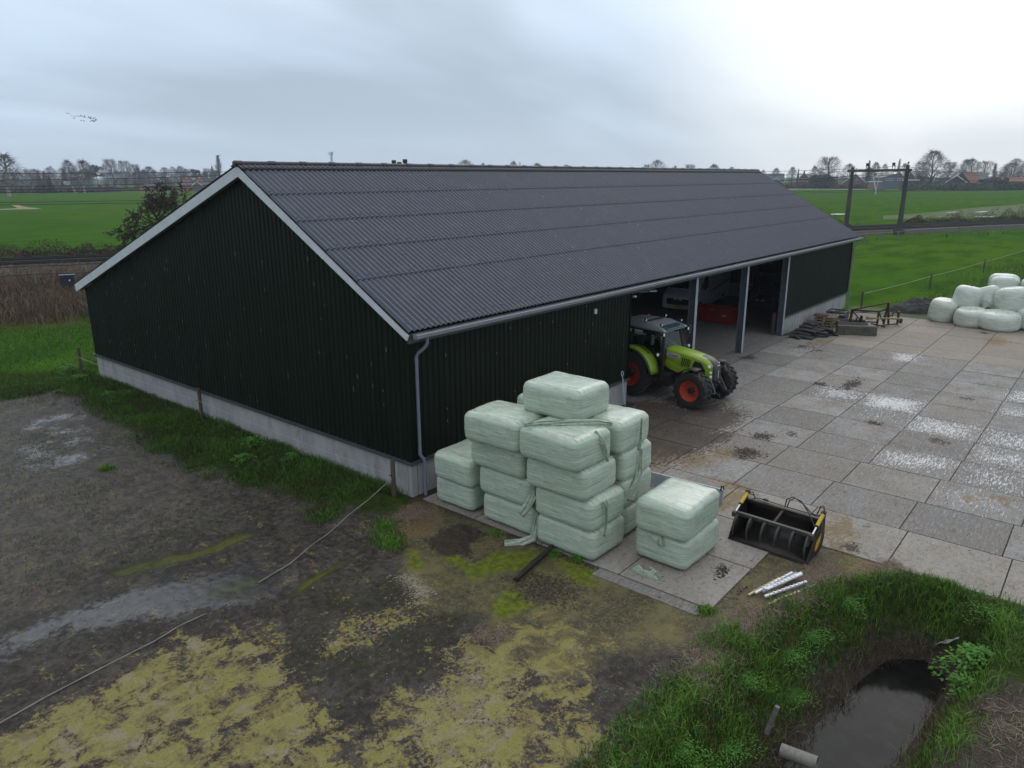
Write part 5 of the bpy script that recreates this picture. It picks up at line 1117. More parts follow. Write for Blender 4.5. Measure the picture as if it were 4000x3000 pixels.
mb = MB().bar((25.62, -.62, .12), (25.2, -1.15, .06), .16, .16); tag(mb.build('timber_block', M['post'], None, origin=(25.4, -.9, .02), bevel=.02), 'short brown timber lying at the near end of the rubber heap', 'timber')
def pallet(loc, rz, label, mt, group):
    mb = MB()
    for i in range(7): mb.box((0, -.5 + i / 6, .132), (1.2, .115, .022))
    for x in (-.55, 0, .55):
        mb.box((x, 0, .111), (.1, 1.05, .02)); mb.box((x, 0, .012), (.1, 1.05, .022))
        for y in (-.46, 0, .46): mb.box((x, y, .062), (.11, .13, .078))
    o = mb.build('pallet', M[mt], None); o.location = loc; o.rotation_euler = (0, 0, rz); return tag(o, label, 'pallet', group)
for i, lb in enumerate(('lowest wooden pallet of the stack', 'second wooden pallet of the stack', 'third wooden pallet of the stack', 'top wooden pallet of the stack, half covered by a dark board')):
    pallet((29.75 + random.uniform(-.05, .05), -1.0, .022 + .146 * i), .08 + random.uniform(-.08, .08), lb, 'pallet', 'wooden pallets stacked by the wall')
o = MB().box((29.55, -.75, .622), (.75, .7, .02), rz=.1).build('dark_board', M['rust'], None, origin=(29.5, -.8, .61)); tag(o, 'dark rusty board lying on the top wooden pallet', 'board')
for i, lb in enumerate(('lowest dark blue plastic crate of the stack', 'middle dark blue plastic crate of the stack', 'top dark blue plastic crate of the stack')):
    mb = MB()
    z0 = .0
    for x0, x1, y0, y1 in ((-.6, -.57, -.5, .5), (.57, .6, -.5, .5), (-.57, .57, -.5, -.47), (-.57, .57, .47, .5)):
        mb.bb(x0, x1, y0, y1, .0, .04); mb.bb(x0, x1, y0, y1, .13, .19)
    for x in (-.58, -.2, .2, .58):
        for y in (-.485, .485): mb.box((x, y, .09), (.05, .03, .1))
    for y in (-.2, .2):
        for x in (-.585, .585): mb.box((x, y, .09), (.03, .05, .1))
    mb.bb(-.57, .57, -.47, .47, .01, .03); o = mb.build('plastic_crate', M['crate'], None); o.location = (31.7, -1.0, .022 + .19 * i); o.rotation_euler = (0, 0, .1); tag(o, lb, 'crate', 'dark blue crates stacked by the wall')
ob = thing('old_bucket', 'mossy grey green bucket lying with its flat back to the yard', 'loader bucket', (28.15, -3.05, .022), R(-64.5))
# local x along the length, y into the depth
MB().prism([(0, 0), (0, .46), (.12, .50), (.42, .42), (.60, .04), (.5, 0)], 'X', -.95, .95).build('shell', M['oldbucket'], ob, bevel=.015)
for x in (-.52, .45): MB().bb(x - .1, x + .1, -.03, .002, .02, .47).build('hook_plate', M['oldbucket'], ob, bevel=.006); MB().bb(x - .08, x + .08, -.05, -.028, .06, .09).build('hook', M['greypost'], ob); MB().bb(x - .09, x + .09, -.05, -.028, .44, .47).build('hook', M['oldbucket'], ob)
ty = thing('metal_tray', 'shallow grey metal tray behind the old bucket', 'tray', (29.9, -2.35, .022), R(-66))
mb = MB(); mb.bb(-.75, .75, 0, .9, 0, .03)
for a in ((-.75, .75, -.0, .04), (-.75, .75, .86, .9), (-.75, -.71, .04, .86), (.71, .75, .04, .86)): mb.bb(*a, .03, .34)
mb.build('tray', M['tin'], ty)
im = thing('implement_frame', 'rusty farm implement frame with a long sloping boom and drive shaft', 'implement', (32.4, -2.4, .022))
def ib(nm, *bars, mt='rust'):
    mb = MB()
    for a, b_, w_ in bars: mb.bar(a, b_, w_, w_ * .8)
    mb.build(nm, M[mt], im, bevel=.004)
ib('boom', ((-2.1, .35, .92), (-.9, -1.2, 1.32), .09))
ib('main_frame', ((-2.0, .35, .05), (-1.95, .30, .92), .12), ((-1.95, .3, .9), (-1.2, -.85, .84), .12), ((-1.2, -.85, .84), (-.6, -1.1, .95), .11), ((-1.95, .3, .3), (-1.2, -.85, .25), .08), ((-1.2, -.85, .05), (-1.2, -.85, .84), .1), ((-1.95, .3, .85), (-1.55, -.3, .1), .07), ((-1.2, -.85, .8), (-.7, -1.1, .1), .07))
ib('headstock', ((-.7, -1.05, .1), (-.85, -1.2, 1.32), .1), ((-.5, -1.25, .1), (-.85, -1.2, 1.3), .1), ((-.8, -1.0, .55), (-.4, -1.4, .55), .09), mt='rust')
ib('lower_beam', ((-1.7, -.9, .12), (-.3, -1.6, .12), .08), ((-1.5, -.6, .2), (-1.3, -1.3, .06), .08), ((-.3, -1.6, .1), (.5, -1.55, .12), .08), ((-.1, -1.6, .1), (-.1, -1.6, .75), .09), ((.25, -1.55, .1), (.25, -1.55, .75), .09), ((-.1, -1.6, .7), (.25, -1.55, .7), .09))
MB().tube([(-1.6, -.35, .5), (-1.45, -.7, .48), (-.3, -1.75, .42)], [.09, .05, .05], 10).build('drive_shaft', mat('faded_yellow_shaft', (.2, .18, .07), .7), im, smooth=40)
MB().lathe([(.12, -.06), (.15, 0), (.12, .06)], (-.25, -1.8, .3), 'Y', 18, close=True).build('roller', M['black'], im)
MB().tube([(-1.75, -.15, .05), (-1.75, -.15, .62)], [.09, .07], 10).build('upright', M['darkmetal'], im); MB().tube([(-1.9, .05, .05), (-1.9, .05, .5)], .04, 8).build('upright', M['darkmetal'], im)
MB().tube([(-.35, -1.35, .55), (-.33, -1.4, .75), (-.25, -1.5, .8), (-.2, -1.55, .7)], .035, 8).build('hook', M['darkmetal'], im)
for a, b_ in (((34.0, -.7, .05), (36.0, -1.6, .05)), ((34.4, -.5, .05), (36.2, -1.3, .05)), ((33.3, -.8, .1), (35.2, -.9, .1))):
    tag(MB().bar(a, b_, .14, .06).build('loose_beam', M['greypost'], None, origin=a, bevel=.005), 'loose grey beam on the slabs behind the implement frame', 'beam', 'loose beams by the barn corner')
# heap of dark soil at the yard edge
gx, gy = np.meshgrid(np.linspace(-2.3, 2.3, 40), np.linspace(-1.6, 1.6, 30), indexing='ij'); hh = np.clip(1 - (gx / 2.2) ** 2 - (gy / 1.5) ** 2, 0, 1) ** .8 * .62 * (.55 + .9 * fbm(gx * 1.6 + 9, gy * 1.6, seed=8)) + .08 * (fbm(gx * 6, gy * 6, seed=4) - .5) - .04
ii = np.arange(1200).reshape(40, 30)
o = npmesh('soil_heap', np.stack([gx, gy, hh], -1).reshape(-1, 3), np.stack([ii[:-1, :-1], ii[1:, :-1], ii[1:, 1:], ii[:-1, 1:]], -1).reshape(-1, 4), mat('dark_soil', (.018, .015, .012), .9, var=.5, scale=5, bump=.6, bscale=12), smooth=False); o.location = (38.6, -3.8, 0); o.rotation_euler = (0, 0, -.6)
tag(o, 'low heap of dark soil between the yard edge and the fence', 'soil heap')
# ------------------------------------------------------------------ vegetation made of many small faces
def blades(name, pts, hgt, wid, lean, material, tints, bend=.35, kind='stuff'):
    n = len(pts); P_ = np.asarray(pts, float); h = np.asarray(hgt)[:, None]; w_ = np.asarray(wid)[:, None]
    a = RNG.uniform(0, 2 * PI, n); side = np.stack([np.cos(a), np.sin(a), np.zeros(n)], -1)
    a2 = RNG.uniform(0, 2 * PI, n); ln = np.stack([np.cos(a2), np.sin(a2), np.zeros(n)], -1) * (RNG.uniform(.1, 1, n) * lean)[:, None] * h
    up = np.array([0, 0, 1.])
    v0 = P_ - side * w_ / 2; v1 = P_ + side * w_ / 2; m_ = P_ + up * h * .55 + ln * bend; v2 = m_ + side * w_ * .4; v3 = m_ - side * w_ * .4; v4 = P_ + up * h * (1 - .25 * lean) + ln
    V_ = np.stack([v0, v1, v2, v3, v4], 1).reshape(-1, 3); b0 = np.arange(n)[:, None] * 5
    F_ = np.concatenate([b0 + np.array([0, 1, 2]), b0 + np.array([0, 2, 3]), b0 + np.array([3, 2, 4])])
    o = npmesh(name, V_, F_, material, attrs={'tint': np.repeat(tints, 5)}); tag(o, kind=kind); return o
M['grass_bank'] = leafmat('grass_bank', (.105, .080, .036), (.062, .150, .017), (.135, .25, .032))
M['grass_strip'] = leafmat('grass_strip', (.055, .046, .018), (.038, .095, .012), (.075, .155, .018))
M['reed'] = leafmat('reed_stems', (.055, .034, .023), (.135, .098, .066), (.25, .20, .155), rough=.85)
M['weed'] = leafmat('weed_leaves', (.035, .10, .014), (.055, .155, .020), (.085, .20, .03), rough=.9)
def scatter(n, x0, x1, y0, y1, keep):
    x = RNG.uniform(x0, x1, n); y = RNG.uniform(y0, y1, n); k = keep(x, y) > RNG.uniform(0, 1, n); return x[k], y[k]
def hz_(x, y): return np.array([gz(a, b_) for a, b_ in zip(x, y)])
M['stem'] = leafmat('dead_stems', (.012, .010, .008), (.03, .024, .015), (.10, .08, .04))
# ditch banks
def kb(x, y):
    sw = polysd(x, y, Z['water']); sb = polysd(x, y, Z['brink']); n_ = fbm(x * 1.5, y * 1.5, seed=81)
    far_left = np.clip((sb + .9) / .8, 0, 1); d = np.clip((-sw - .12) / .3, 0, 1) * far_left
    d *= np.clip(.30 + 3.4 * (n_ - .36), .06, 1) * (.25 + .75 * np.clip((-sw - .25) / .5, 0, 1)) * (1 - .93 * mask(x, y, Z['soil'], .35)) * (x < 4.0) * (1 - mask(x, y, [(.2, -8.75), (1.2, -9.15), (2.2, -9.5), (2.8, -9.85), (3.5, -10.4), (4.2, -11.2), (4.2, -8), (.2, -8)], .15))
    bareface = mask(x, y, [(2.2, -10.3), (3.0, -10.4), (3.2, -11.3), (2.6, -11.9), (2.3, -11.0)], .3); return d * (1 - .8 * bareface)
x, y = scatter(170000, -9, 4.2, -13.9, -8.3, kb); n_ = fbm(x * 2, y * 2, seed=83)
blades('grass', np.stack([x, y, hz_(x, y) - .01], -1), RNG.uniform(.07, .24, len(x)) * (.6 + n_), RNG.uniform(.008, .017, len(x)), .9, M['grass_bank'], np.clip(RNG.normal(.55, .25, len(x)) + (n_ - .5) * 1.3, 0, 1))
# dead straw-coloured blades hanging over the water
x, y = scatter(15000, -7, 3.2, -12.6, -9.2, lambda x, y: np.clip(1 - np.abs(-polysd(x, y, Z['water']) - .3) / .35, 0, 1) * .8)
blades('dry_grass', np.stack([x, y, hz_(x, y)], -1), RNG.uniform(.12, .4, len(x)), RNG.uniform(.006, .012, len(x)), 1.3, M['reed'], RNG.uniform(0, .75, len(x)))
x, y = scatter(5200, -6, 3.0, -11.7, -10.0, lambda x, y: np.clip(1 - np.abs(polysd(x, y, Z['water']) + .02) / .16, 0, 1) * (y > -11.25) * np.clip(fbm(x * 2.2, y * 2.2, seed=89) * 4 - 1.6, 0, 1))
blades('dead_stems', np.stack([x, y, np.maximum(hz_(x, y), -1.22)], -1), RNG.uniform(.15, .5, len(x)), RNG.uniform(.006, .012, len(x)), 1.5, M['stem'], RNG.uniform(0, 1, len(x)))
# strip along the gable
def ks(x, y):
    n_ = fbm(x * .9, y * .9, seed=91); e = -2.0 - .35 * np.clip(y / 10, 0, 1); d = np.maximum(np.clip((x - e) / .9 + (n_ - .45) * 2.4, 0, 1) * .8, gval(x, y)) * np.clip(.35 + 3 * (n_ - .36), .2, 1) * (x < -.05) * (y < 19.8)
    return d * np.clip((y - .6 + 2 * (n_ - .5)) / .6, 0, 1)
x, y = scatter(120000, -3.6, -.05, -.2, 19.8, ks); n_ = fbm(x * 1.4, y * 1.4, seed=93)
blades('grass', np.stack([x, y, hz_(x, y) - .01], -1), RNG.uniform(.06, .2, len(x)) * (.5 + n_) * (1 + .6 * (x > -.35)), RNG.uniform(.010, .022, len(x)), .8, M['grass_strip'], np.clip(RNG.normal(.5, .25, len(x)) + (n_ - .5) * 1.2, 0, 1))
# pasture beyond, close part
def kp(x, y): return np.clip((y - 18.2 + .55 * (x + 3.9) * (x < -3.9) + 3 * (fbm(x * .6, y * .6, seed=95) - .5)) / 1.5, 0, 1) * (1 - .85 * mask(x, y, Z['worn'], 1.0)) * ((x < .0) | (y > 19.5)) * (1 - mask(x, y, Z['reeds'], .5))
x, y = scatter(60000, -9, 6, 16, 36, kp)
blades('grass', np.stack([x, y, hz_(x, y)], -1), RNG.uniform(.05, .14, len(x)), RNG.uniform(.015, .03, len(x)), .8, M['grass_strip'], np.clip(RNG.normal(.7, .2, len(x)), 0, 1))
# sparse blades standing in the wet mud
x, y = scatter(26000, -9, -2.0, 2.2, 17.8, lambda x, y: np.clip(fbm(x * .7, y * .7, seed=97) * 2.6 - 1.0, 0, 1) * .8)
blades('grass_sprigs', np.stack([x, y, hz_(x, y)], -1), RNG.uniform(.03, .09, len(x)), RNG.uniform(.008, .014, len(x)), .9, M['grass_strip'], RNG.uniform(.1, .8, len(x)))
# grass tufts at the bale feet and the mud edge
tuf = [(-.22, -3.02, .14), (-.12, -4.62, .14), (-.02, -5.12, .16), (-.05, -8.12, .2), (-1.9, -1.2, .45), (-1.55, -.75, .35), (-2.05, -1.55, .3), (-4.2, 8.1, .22)]
xs_, ys_ = [], []
for tx, ty_, tr_ in tuf:
    k = int(1600 * tr_); xs_.append(RNG.normal(tx, tr_ * .45, k)); ys_.append(RNG.normal(ty_, tr_ * .45, k))
x, y = np.concatenate(xs_), np.concatenate(ys_)
blades('grass_tufts', np.stack([x, y, hz_(x, y)], -1), RNG.uniform(.05, .18, len(x)), RNG.uniform(.008, .016, len(x)), .8, M['grass_bank'], RNG.uniform(.35, 1, len(x)))
# straw litter
lit = [(-.75, -.85, .55, 900), (3.2, -9.3, .6, 700), (2.4, -9.35, .5, 500), (3.9, -10.4, .3, 350), (.2, -8.95, .6, 600), (-1.2, -8.75, .7, 600), (-3.25, -5.35, .22, 160), (-3.05, -5.6, .2, 160), (-2.0, -8.9, .7, 400), (5.6, -3.2, .7, 500), (0, -12.9, .8, 400), (1.5, -9.3, .6, 500)]
xs_, ys_ = [], []
for lx, ly, lr, k in lit: xs_.append(RNG.normal(lx, lr * .6, k)); ys_.append(RNG.normal(ly, lr * .4, k))
x, y = np.concatenate(xs_), np.concatenate(ys_); z = np.maximum(hz_(x, y), np.where((x > 4) | ((x > .05) & (y > -8.1)), .024, -9))
n = len(x); a = RNG.uniform(0, PI, n); ln = RNG.uniform(.04, .14, n); d = np.stack([np.cos(a) * ln, np.sin(a) * ln, RNG.uniform(-.01, .02, n)], -1); s_ = np.stack([-np.sin(a), np.cos(a), np.zeros(n)], -1) * .0035
c_ = np.stack([x, y, z + RNG.uniform(.004, .02, n)], -1); V_ = np.stack([c_ - d - s_, c_ - d + s_, c_ + d + s_, c_ + d - s_], 1).reshape(-1, 3)
o = npmesh('straw', V_, np.arange(n * 4).reshape(-1, 4), M['reed'], attrs={'tint': np.repeat(RNG.uniform(.2, 1, n), 4)}); tag(o, kind='stuff')
# clods, twigs and crumbs of mud
def crumbs(name, specs, mt, s0, s1):
    V_, F_ = [], []
    ico = np.array([(0, 0, 1), (.9, 0, .1), (.28, .85, .1), (-.72, .53, .1), (-.72, -.53, .1), (.28, -.85, .1)]); fi = np.array([(0, 1, 2), (0, 2, 3), (0, 3, 4), (0, 4, 5), (0, 5, 1)])
    for cx, cy, rx, ry, k in specs:
        for _ in range(k):
            x_, y_ = RNG.normal(cx, rx), RNG.normal(cy, ry); s_ = RNG.uniform(s0, s1) * RNG.uniform(.5, 1); a_ = RNG.uniform(0, 6.3); z_ = gz(x_, y_)
            if (x_ > .07 and y_ > -8.1) or (x_ > 4): z_ = .024
            q = ico * RNG.uniform(.6, 1.3, ico.shape) * s_; q[:, 2] *= .7; c, s = math.cos(a_), math.sin(a_)
            q = np.stack([q[:, 0] * c - q[:, 1] * s, q[:, 0] * s + q[:, 1] * c, q[:, 2]], -1) + (x_, y_, z_ - .004)
            F_.append(fi + len(V_) * 6); V_.append(q)
    o = npmesh(name, np.concatenate(V_), np.concatenate(F_), mt); tag(o, kind='stuff')
crumbs('mud_clods', [(-5.5, -1, 2.2, 1.6, 700), (-4, -3.5, 1.3, 1.2, 450), (-5, 5, 2, 4, 300), (-.8, -2.6, .4, .5, 160), (-5.5, -4.6, .9, .8, 200), (-3, -6.8, 1.2, .8, 200), (-3.4, -4.75, .14, .1, 30), (-2.62, -6.1, .1, .1, 25), (-3.05, -3.35, .1, .08, 20)], mat('mud_lump', (.03, .025, .021), .8, var=.4, scale=9), .006, .028)
crumbs('dung', [(8.4, -5.4, .28, .22, 120), (18.2, -5.6, .55, .12, 130), (10.1, -5.2, .2, .15, 60), (17.5, -4.6, .14, .1, 40), (9.6, -2.0, .9, .7, 160), (11.9, -1.1, .3, .2, 50), (23.6, -2, .6, .3, 60), (1.5, -7.75, .16, .06, 60), (13.7, -7.6, .12, .1, 20), (1.0, -8.35, .15, .12, 40)], mat('dung_lump', (.035, .025, .016), .85, var=.4, scale=9), .02, .06)
# leafy weeds, each a plant
def weed(x, y, r_, h, n, label, z=None, ll=(.05, .11)):
    z = gz(x, y) if z is None else z; V_, T_ = [], []; lob = random.uniform(0, 6)
    for _ in range(n):
        a = random.uniform(0, 2 * PI); q = r_ * min(.95, abs(random.gauss(0, .5))) * (1 + .35 * math.sin(3 * a + lob)); hh = h * random.uniform(.25, 1) * max(.15, 1 - .5 * (q / r_) ** 2); c = np.array([q * math.cos(a), q * math.sin(a), hh])
        L_ = random.uniform(*ll); W_ = L_ * .62; a += random.uniform(-.8, .8); dv = np.array([math.cos(a), math.sin(a), random.uniform(-.45, .25)]) * L_; sv_ = np.array([-math.sin(a), math.cos(a), random.uniform(-.3, .3)]) * W_ / 2
        V_ += [c, c + dv * .45 + sv_, c + dv, c + dv * .45 - sv_]; T_ += [random.random()] * 4
    o = npmesh('leafy_weed', np.array(V_), np.arange(len(V_)).reshape(-1, 4), M['weed'], attrs={'tint': T_}); o.location = (x, y, z); tag(o, label, 'weed', 'leafy weeds'); return o
weed(1.9, -12.3, .55, .5, 900, 'big leafy nettle clump over the end of the ditch water'); weed(1.2, -12.25, .3, .3, 260, 'small leafy weed on the far bank beside the nettle clump')
weed(-.9, 18.6, .4, .22, 260, 'bluish leafy weed near the far corner of the gable plinth'); weed(-1.2, 15.3, .3, .2, 170, 'leafy weed in the grass between the far and middle fence posts'); weed(-.7, 6.3, .35, .28, 260, 'leafy weed against the plinth, nearest the barn corner')
weed(-1.55, 5.4, .3, .25, 220, 'pale leafy weed in the grass in front of the plinth'); weed(-.5, 20.6, .5, .35, 300, 'tall weeds round the foot of the far fence post'); weed(-.6, 4.4, .3, .22, 180, 'low weed at the plinth foot before the downpipe corner')
for i, (bx, by, br) in enumerate(((-1.2, -9.35, .35), (-2.4, -9.6, .4), (.2, -9.6, .4), (1.0, -9.75, .4), (-3.3, -9.25, .4), (2.3, -10.0, .35), (3.3, -12.3, .5), (-.3, -9.9, .3))):
    weed(bx, by, br * 1.25, .10, 1100, ['bright chickweed patch in the middle of the near bank', 'bright chickweed patch above the drain pipe', 'chickweed patch on the slope opposite the nettles', 'chickweed patch on the bank below the stake heap', 'chickweed patch at the bottom edge of the photo by the mud', 'chickweed patch at the head of the ditch', 'low leafy patch beside the whitish scrap', 'small chickweed patch halfway down the near bank'][i], None, (.018, .045))
# reed belt before the railway
P0 = np.array([11.0, 68.0]); TD = np.array([.893, -.450]); TN = np.array([-.450, -.893])
def kr(x, y):
    k = (x - P0[0]) * TN[0] + (y - P0[1]) * TN[1]; n_ = fbm(x * .25, y * .25, seed=101)
    edge = -1.0 * ((x - .76) * .58 + (y - 33.7) * .81)
    near_lim = y > 33.7 - .73 * (x - .76) + .5
    return np.clip((k - 7.2) / .6, 0, 1) * near_lim * np.clip(n_ * 2.2 - .25, .1, 1)
x, y = scatter(60000, -12, 30, 26, 72, kr); k = (x - P0[0]) * TN[0] + (y - P0[1]) * TN[1]
tall = ((k < 14) & (k > 7.6)) | ((k > 26))
blades('reeds', np.stack([x, y, np.zeros_like(x)], -1), RNG.uniform(.3, .75, len(x)) * np.where(tall, 1.75, 1), RNG.uniform(.03, .06, len(x)), .7, M['reed'], np.clip(RNG.normal(.35, .22, len(x)) + .35 * (k < 14), 0, 1))
x, y = scatter(24000, 8, 170, -14, 78, lambda x, y: (lambda k: (np.clip(1 - np.abs(k + 6.5) / 2.2, 0, 1) * (x < 60) + np.clip(1 - np.abs(k + 8) / 4.5, 0, 1) * (x > 100) + np.clip(1 - np.abs(k - 13.5) / 2.2, 0, 1) * (x > 80)) * np.clip(fbm(x * .2, y * .2, seed=103) * 3 - .9, 0, 1))((x - P0[0]) * TN[0] + (y - P0[1]) * TN[1]))
blades('rough_grass', np.stack([x, y, np.zeros_like(x)], -1), RNG.uniform(.25, .8, len(x)), RNG.uniform(.05, .11, len(x)), .8, M['reed'], np.clip(RNG.normal(.4, .25, len(x)), 0, 1))
# bank along the pasture beside the round bales
x, y = scatter(40000, 34, 75, -22, 2, lambda x, y: np.clip(1 - np.abs(y + 5.2 + (x - 42) * .02) / 3.6, 0, 1) * np.clip((x - 38.8) / 1.5, 0, 1) * np.clip(fbm(x * .5, y * .5, seed=105) * 2.4 - .6, 0, 1))
blades('rough_grass', np.stack([x, y, np.zeros_like(x)], -1), RNG.uniform(.12, .42, len(x)), RNG.uniform(.02, .05, len(x)), .8, M['grass_bank'], np.clip(RNG.normal(.45, .3, len(x)), 0, 1))

# ------------------------------------------------------------------ railway
def tp(s, k, z): return (P0[0] + TD[0] * s + TN[0] * k, P0[1] + TD[1] * s + TN[1] * k, z)
mb = MB(); prof = [(-3.6, -.02), (-1.9, .52), (6.7, .52), (7.5, -.02)]
mb.add([tp(s, k, z) for s in (-200, 420) for k, z in prof], [(0, 1, 5, 4), (1, 2, 6, 5), (2, 3, 7, 6)]); tag(mb.build('railway_bed', M['ballast']), kind='structure')
for k0, lb in ((0.0, 'far railway track beyond the barn, dark rails on sleepers'), (4.0, 'near railway track beyond the barn, dark rails on sleepers')):
    tk = thing('railway_track', lb, 'railway track', tp(100, k0 + .7, .5), group='parallel railway tracks'); inv = Matrix.Translation(tk.location).inverted()
    for q in (0, 1.435): MB().bar(tp(-200, k0 + q, .69), tp(420, k0 + q, .69), .08, .2).xf(inv).build('rail', M['rail'], tk)
    mb = MB()
    for i in range(430): mb.bar(tp(-40 + i * .62, k0 - .5, .54), tp(-40 + i * .62, k0 + 1.93, .54), .24, .12)
    tag(mb.xf(inv).build('sleepers', M['concpost'], tk), kind='stuff')
def px_of(p):
    d = np.array(p) - CAM; return 2000 + FPX * (d @ RT) / (d @ FW)
def portal(s, label, full=True):
    A_, B_ = Vector(tp(s + .8, -3.8, .3)), Vector(tp(s - 2.4, 8.4, .3)); g_ = thing('catenary_portal', label, 'catenary portal', A_.lerp(B_, .5), group='catenary portals over the railway'); inv = Matrix.Translation(g_.location).inverted()
    for q, ht in ((A_, 8.95), (B_, 9.1)):
        mb = MB().box(q + Vector((0, 0, ht / 2)), (.62, .42, ht), rz=math.atan2(TD[1], TD[0]), taper=.62); mb.box(q + Vector((0, 0, .1)), (1.2, .9, .7), rz=math.atan2(TD[1], TD[0])); mb.xf(inv).build('mast', M['concpost'], g_)
    u_ = (B_ - A_).normalized(); a, b_ = A_ - u_ * .9 + Vector((0, 0, 8.4)), B_ + u_ * .6 + Vector((0, 0, 8.4)); ds = Vector((TD[0], TD[1], 0)) * .25
    mb = MB().bar(a - ds, b_ - ds, .14, .36); mb.bar(a + ds, b_ + ds, .14, .36); mb.xf(inv).build('beam', M['mossbeam'], g_)
    for k_ in (.1, 4.6):
        c = Vector(tp(s - .8, k_, 8.6)); mb = MB().bar(c, c + Vector((0, 0, .75)), .07, .07); c2 = Vector(tp(s - .8, k_ + .45, 8.6)); mb.bar(c2, c2 + Vector((0, 0, .75)), .07, .07); mb.bar(c + Vector((0, 0, .75)), c2 + Vector((0, 0, .75)), .09, .09); mb.box(c.lerp(c2, .4) + Vector((0, 0, .95)), (.34, .34, .4)); mb.xf(inv).build('insulator', M['black'], g_)
    p1, p2, p3 = Vector(tp(s - .8, 1.4, 8.2)), Vector(tp(s - .8, 2.7, 8.2)), Vector(tp(s - .8, 2.3, 5.9))
    mb = MB().bar(p1, p3, .12, .12); mb.bar(p2, p3, .08, .08); mb.bar(p3, p3 - Vector((0, 0, .55)), .2, .14); mb.xf(inv).build('drop_bracket', mat('pale_bracket', (.45, .46, .46), .6), g_)
    for k_, q in ((2.1, -.9), (6.9, -.7)): MB().bar(tp(s, k_ + 1.2, 6.0), tp(s, k_ + q, 5.95), .06, .06).xf(inv).build('steady_arm', M['cable'], g_)
    return g_
portal(110, 'tall leaning-looking concrete catenary portal right of the barn roof')
s2 = min(np.arange(20, 70, .2), key=lambda s: abs(px_of(tp(s - 2.4, 8.4, 9.2)) - 1560)); portal(s2, 'catenary portal whose mast tops just show above the barn ridge')
span = 110 - s2
for i, (k_, za, zb) in enumerate(((-3.4, 9.0, 8.4), (4.8, 9.3, 7.8), (.7, 8.2, 6.95), (4.7, 8.2, 6.75), (.7, 5.9, 5.82), (4.7, 5.8, 5.72), (8.2, 8.8, 7.3))):
    pts = []
    for seg in range(-3, 5):
        for q in range(8):
            f_ = q / 8; pts.append(tp(s2 + (seg + f_) * span, k_, za - (za - zb) * 4 * f_ * (1 - f_)))
    tag(MB().tube(pts, .024 if i not in (2, 3) else .028, 4, cap=False).build('overhead_wire', M['cable'], None, origin=tp(60, k_, 0)), ['highest feeder wire on the far side of the railway', 'feeder wire on top of the portal insulators', 'sagging carrier wire of the far track', 'sagging carrier wire of the near track', 'level contact wire over the far track', 'level contact wire over the near track', 'feeder wire on the barn side of the railway'][i], 'overhead wire', 'railway overhead wires')
bd = thing('perched_bird', 'dark bird perched on top of the right mast of the catenary portal', 'bird', tp(107.6, 8.4, 9.38)); MB().loft([[(x_, r_ * math.cos(a), z_ + r_ * math.sin(a)) for a in np.linspace(0, 2 * PI, 8, endpoint=False)] for x_, z_, r_ in ((-.28, .06, .02), (-.1, .16, .1), (.08, .26, .12), (.16, .4, .07), (.22, .44, .06), (.3, .44, .01))]).build('body', M['black'], bd, smooth=60)
# relay cabinet
cb = thing('relay_cabinet', 'blue black relay cabinet standing in the reeds near the railway', 'cabinet', (9.0, 46.6, 0), R(-26)); cb.scale = (.74, .74, .85); MB().bb(-.62, .62, -.3, .3, .15, 1.25).build('body', M['cabinet'], cb, bevel=.02); MB().bb(-.70, .70, -.38, .38, 1.252, 1.33).build('lid', mat('cabinet_lid', (.06, .065, .08), .5), cb, bevel=.02); MB().bb(-.5, .5, -.25, .25, -.1, .15).build('plinth', M['concpost'], cb); MB().box((.2, -.31, .85), (.1, .012, .14), ry=.5).build('notice', M['white'], cb)
# fences
def fence(name, label, posts, h, wires, ph, r_=.055, wm='wire', wr=.012, mt='greypost'):
    f_ = thing(name, label, 'fence', (*posts[len(posts) // 2][:2], 0)); ox, oy = f_.location.x, f_.location.y; tops = []
    for q in posts:
        x_, y_ = q[:2]; lx = random.uniform(-.06, .06); hh = ph * random.uniform(.92, 1.05) * (q[2] if len(q) > 2 else 1); tops.append((x_ - ox, y_ - oy))
        MB().tube([(x_ - ox, y_ - oy, -.2), (x_ - ox + lx, y_ - oy, hh)], [r_, r_ * .9], 7).build('post', M[mt], f_)
    for z in wires:
        pts = []
        for a, b_ in zip(tops[:-1], tops[1:]): pts += sag((*a, z), (*b_, z), .05, 6)[:-1]
        pts.append((*tops[-1], z)); MB().tube(pts, wr, 4).build('wire', M[wm], f_)
    return f_
rp = [(87.49, 12.19), (90.35, 10.96), (93.59, 9.98), (99.01, 9.03), (102.09, 7.9), (104.4, 6.66), (107.95, 5.52), (110.07, 4.31), (114.11, 3.05), (116.45, 1.66), (118.78, .31)]
fence('post_fence', 'row of short grey posts with a white wire in front of the railway', [(83, 14)] + rp + [(122.5, -1.6), (126, -3.4)], 1, [1.12], 1.15, .09, wr=.012)
fence('electric_fence', 'white electric tape fence on wooden posts between the far barn corner and the pasture', [(36.9, -.9), (48.8, -2.4), (62, -3.9), (80, -5.6), (100, -8)], 1, [.93], 1.1, .06, wr=.011, mt='post')
fence('reed_fence', 'upper greenish rail fence in the reeds left of the relay cabinet', [(-6, 64.5), (1, 61.0), (5.5, 58.7), (9.84, 56.4), (14, 54), (20, 51)], 1, [1.0], 1.05, .07, wm='mossbeam', wr=.05)
fence('reed_fence', 'lower greenish rail fence in front of the reeds left of the barn', [(-10, 58.8), (-4, 55.5), (2, 52.6), (7.86, 49.6), (14, 46.5)], 1, [1.05], 1.1, .08, wm='mossbeam', wr=.05)

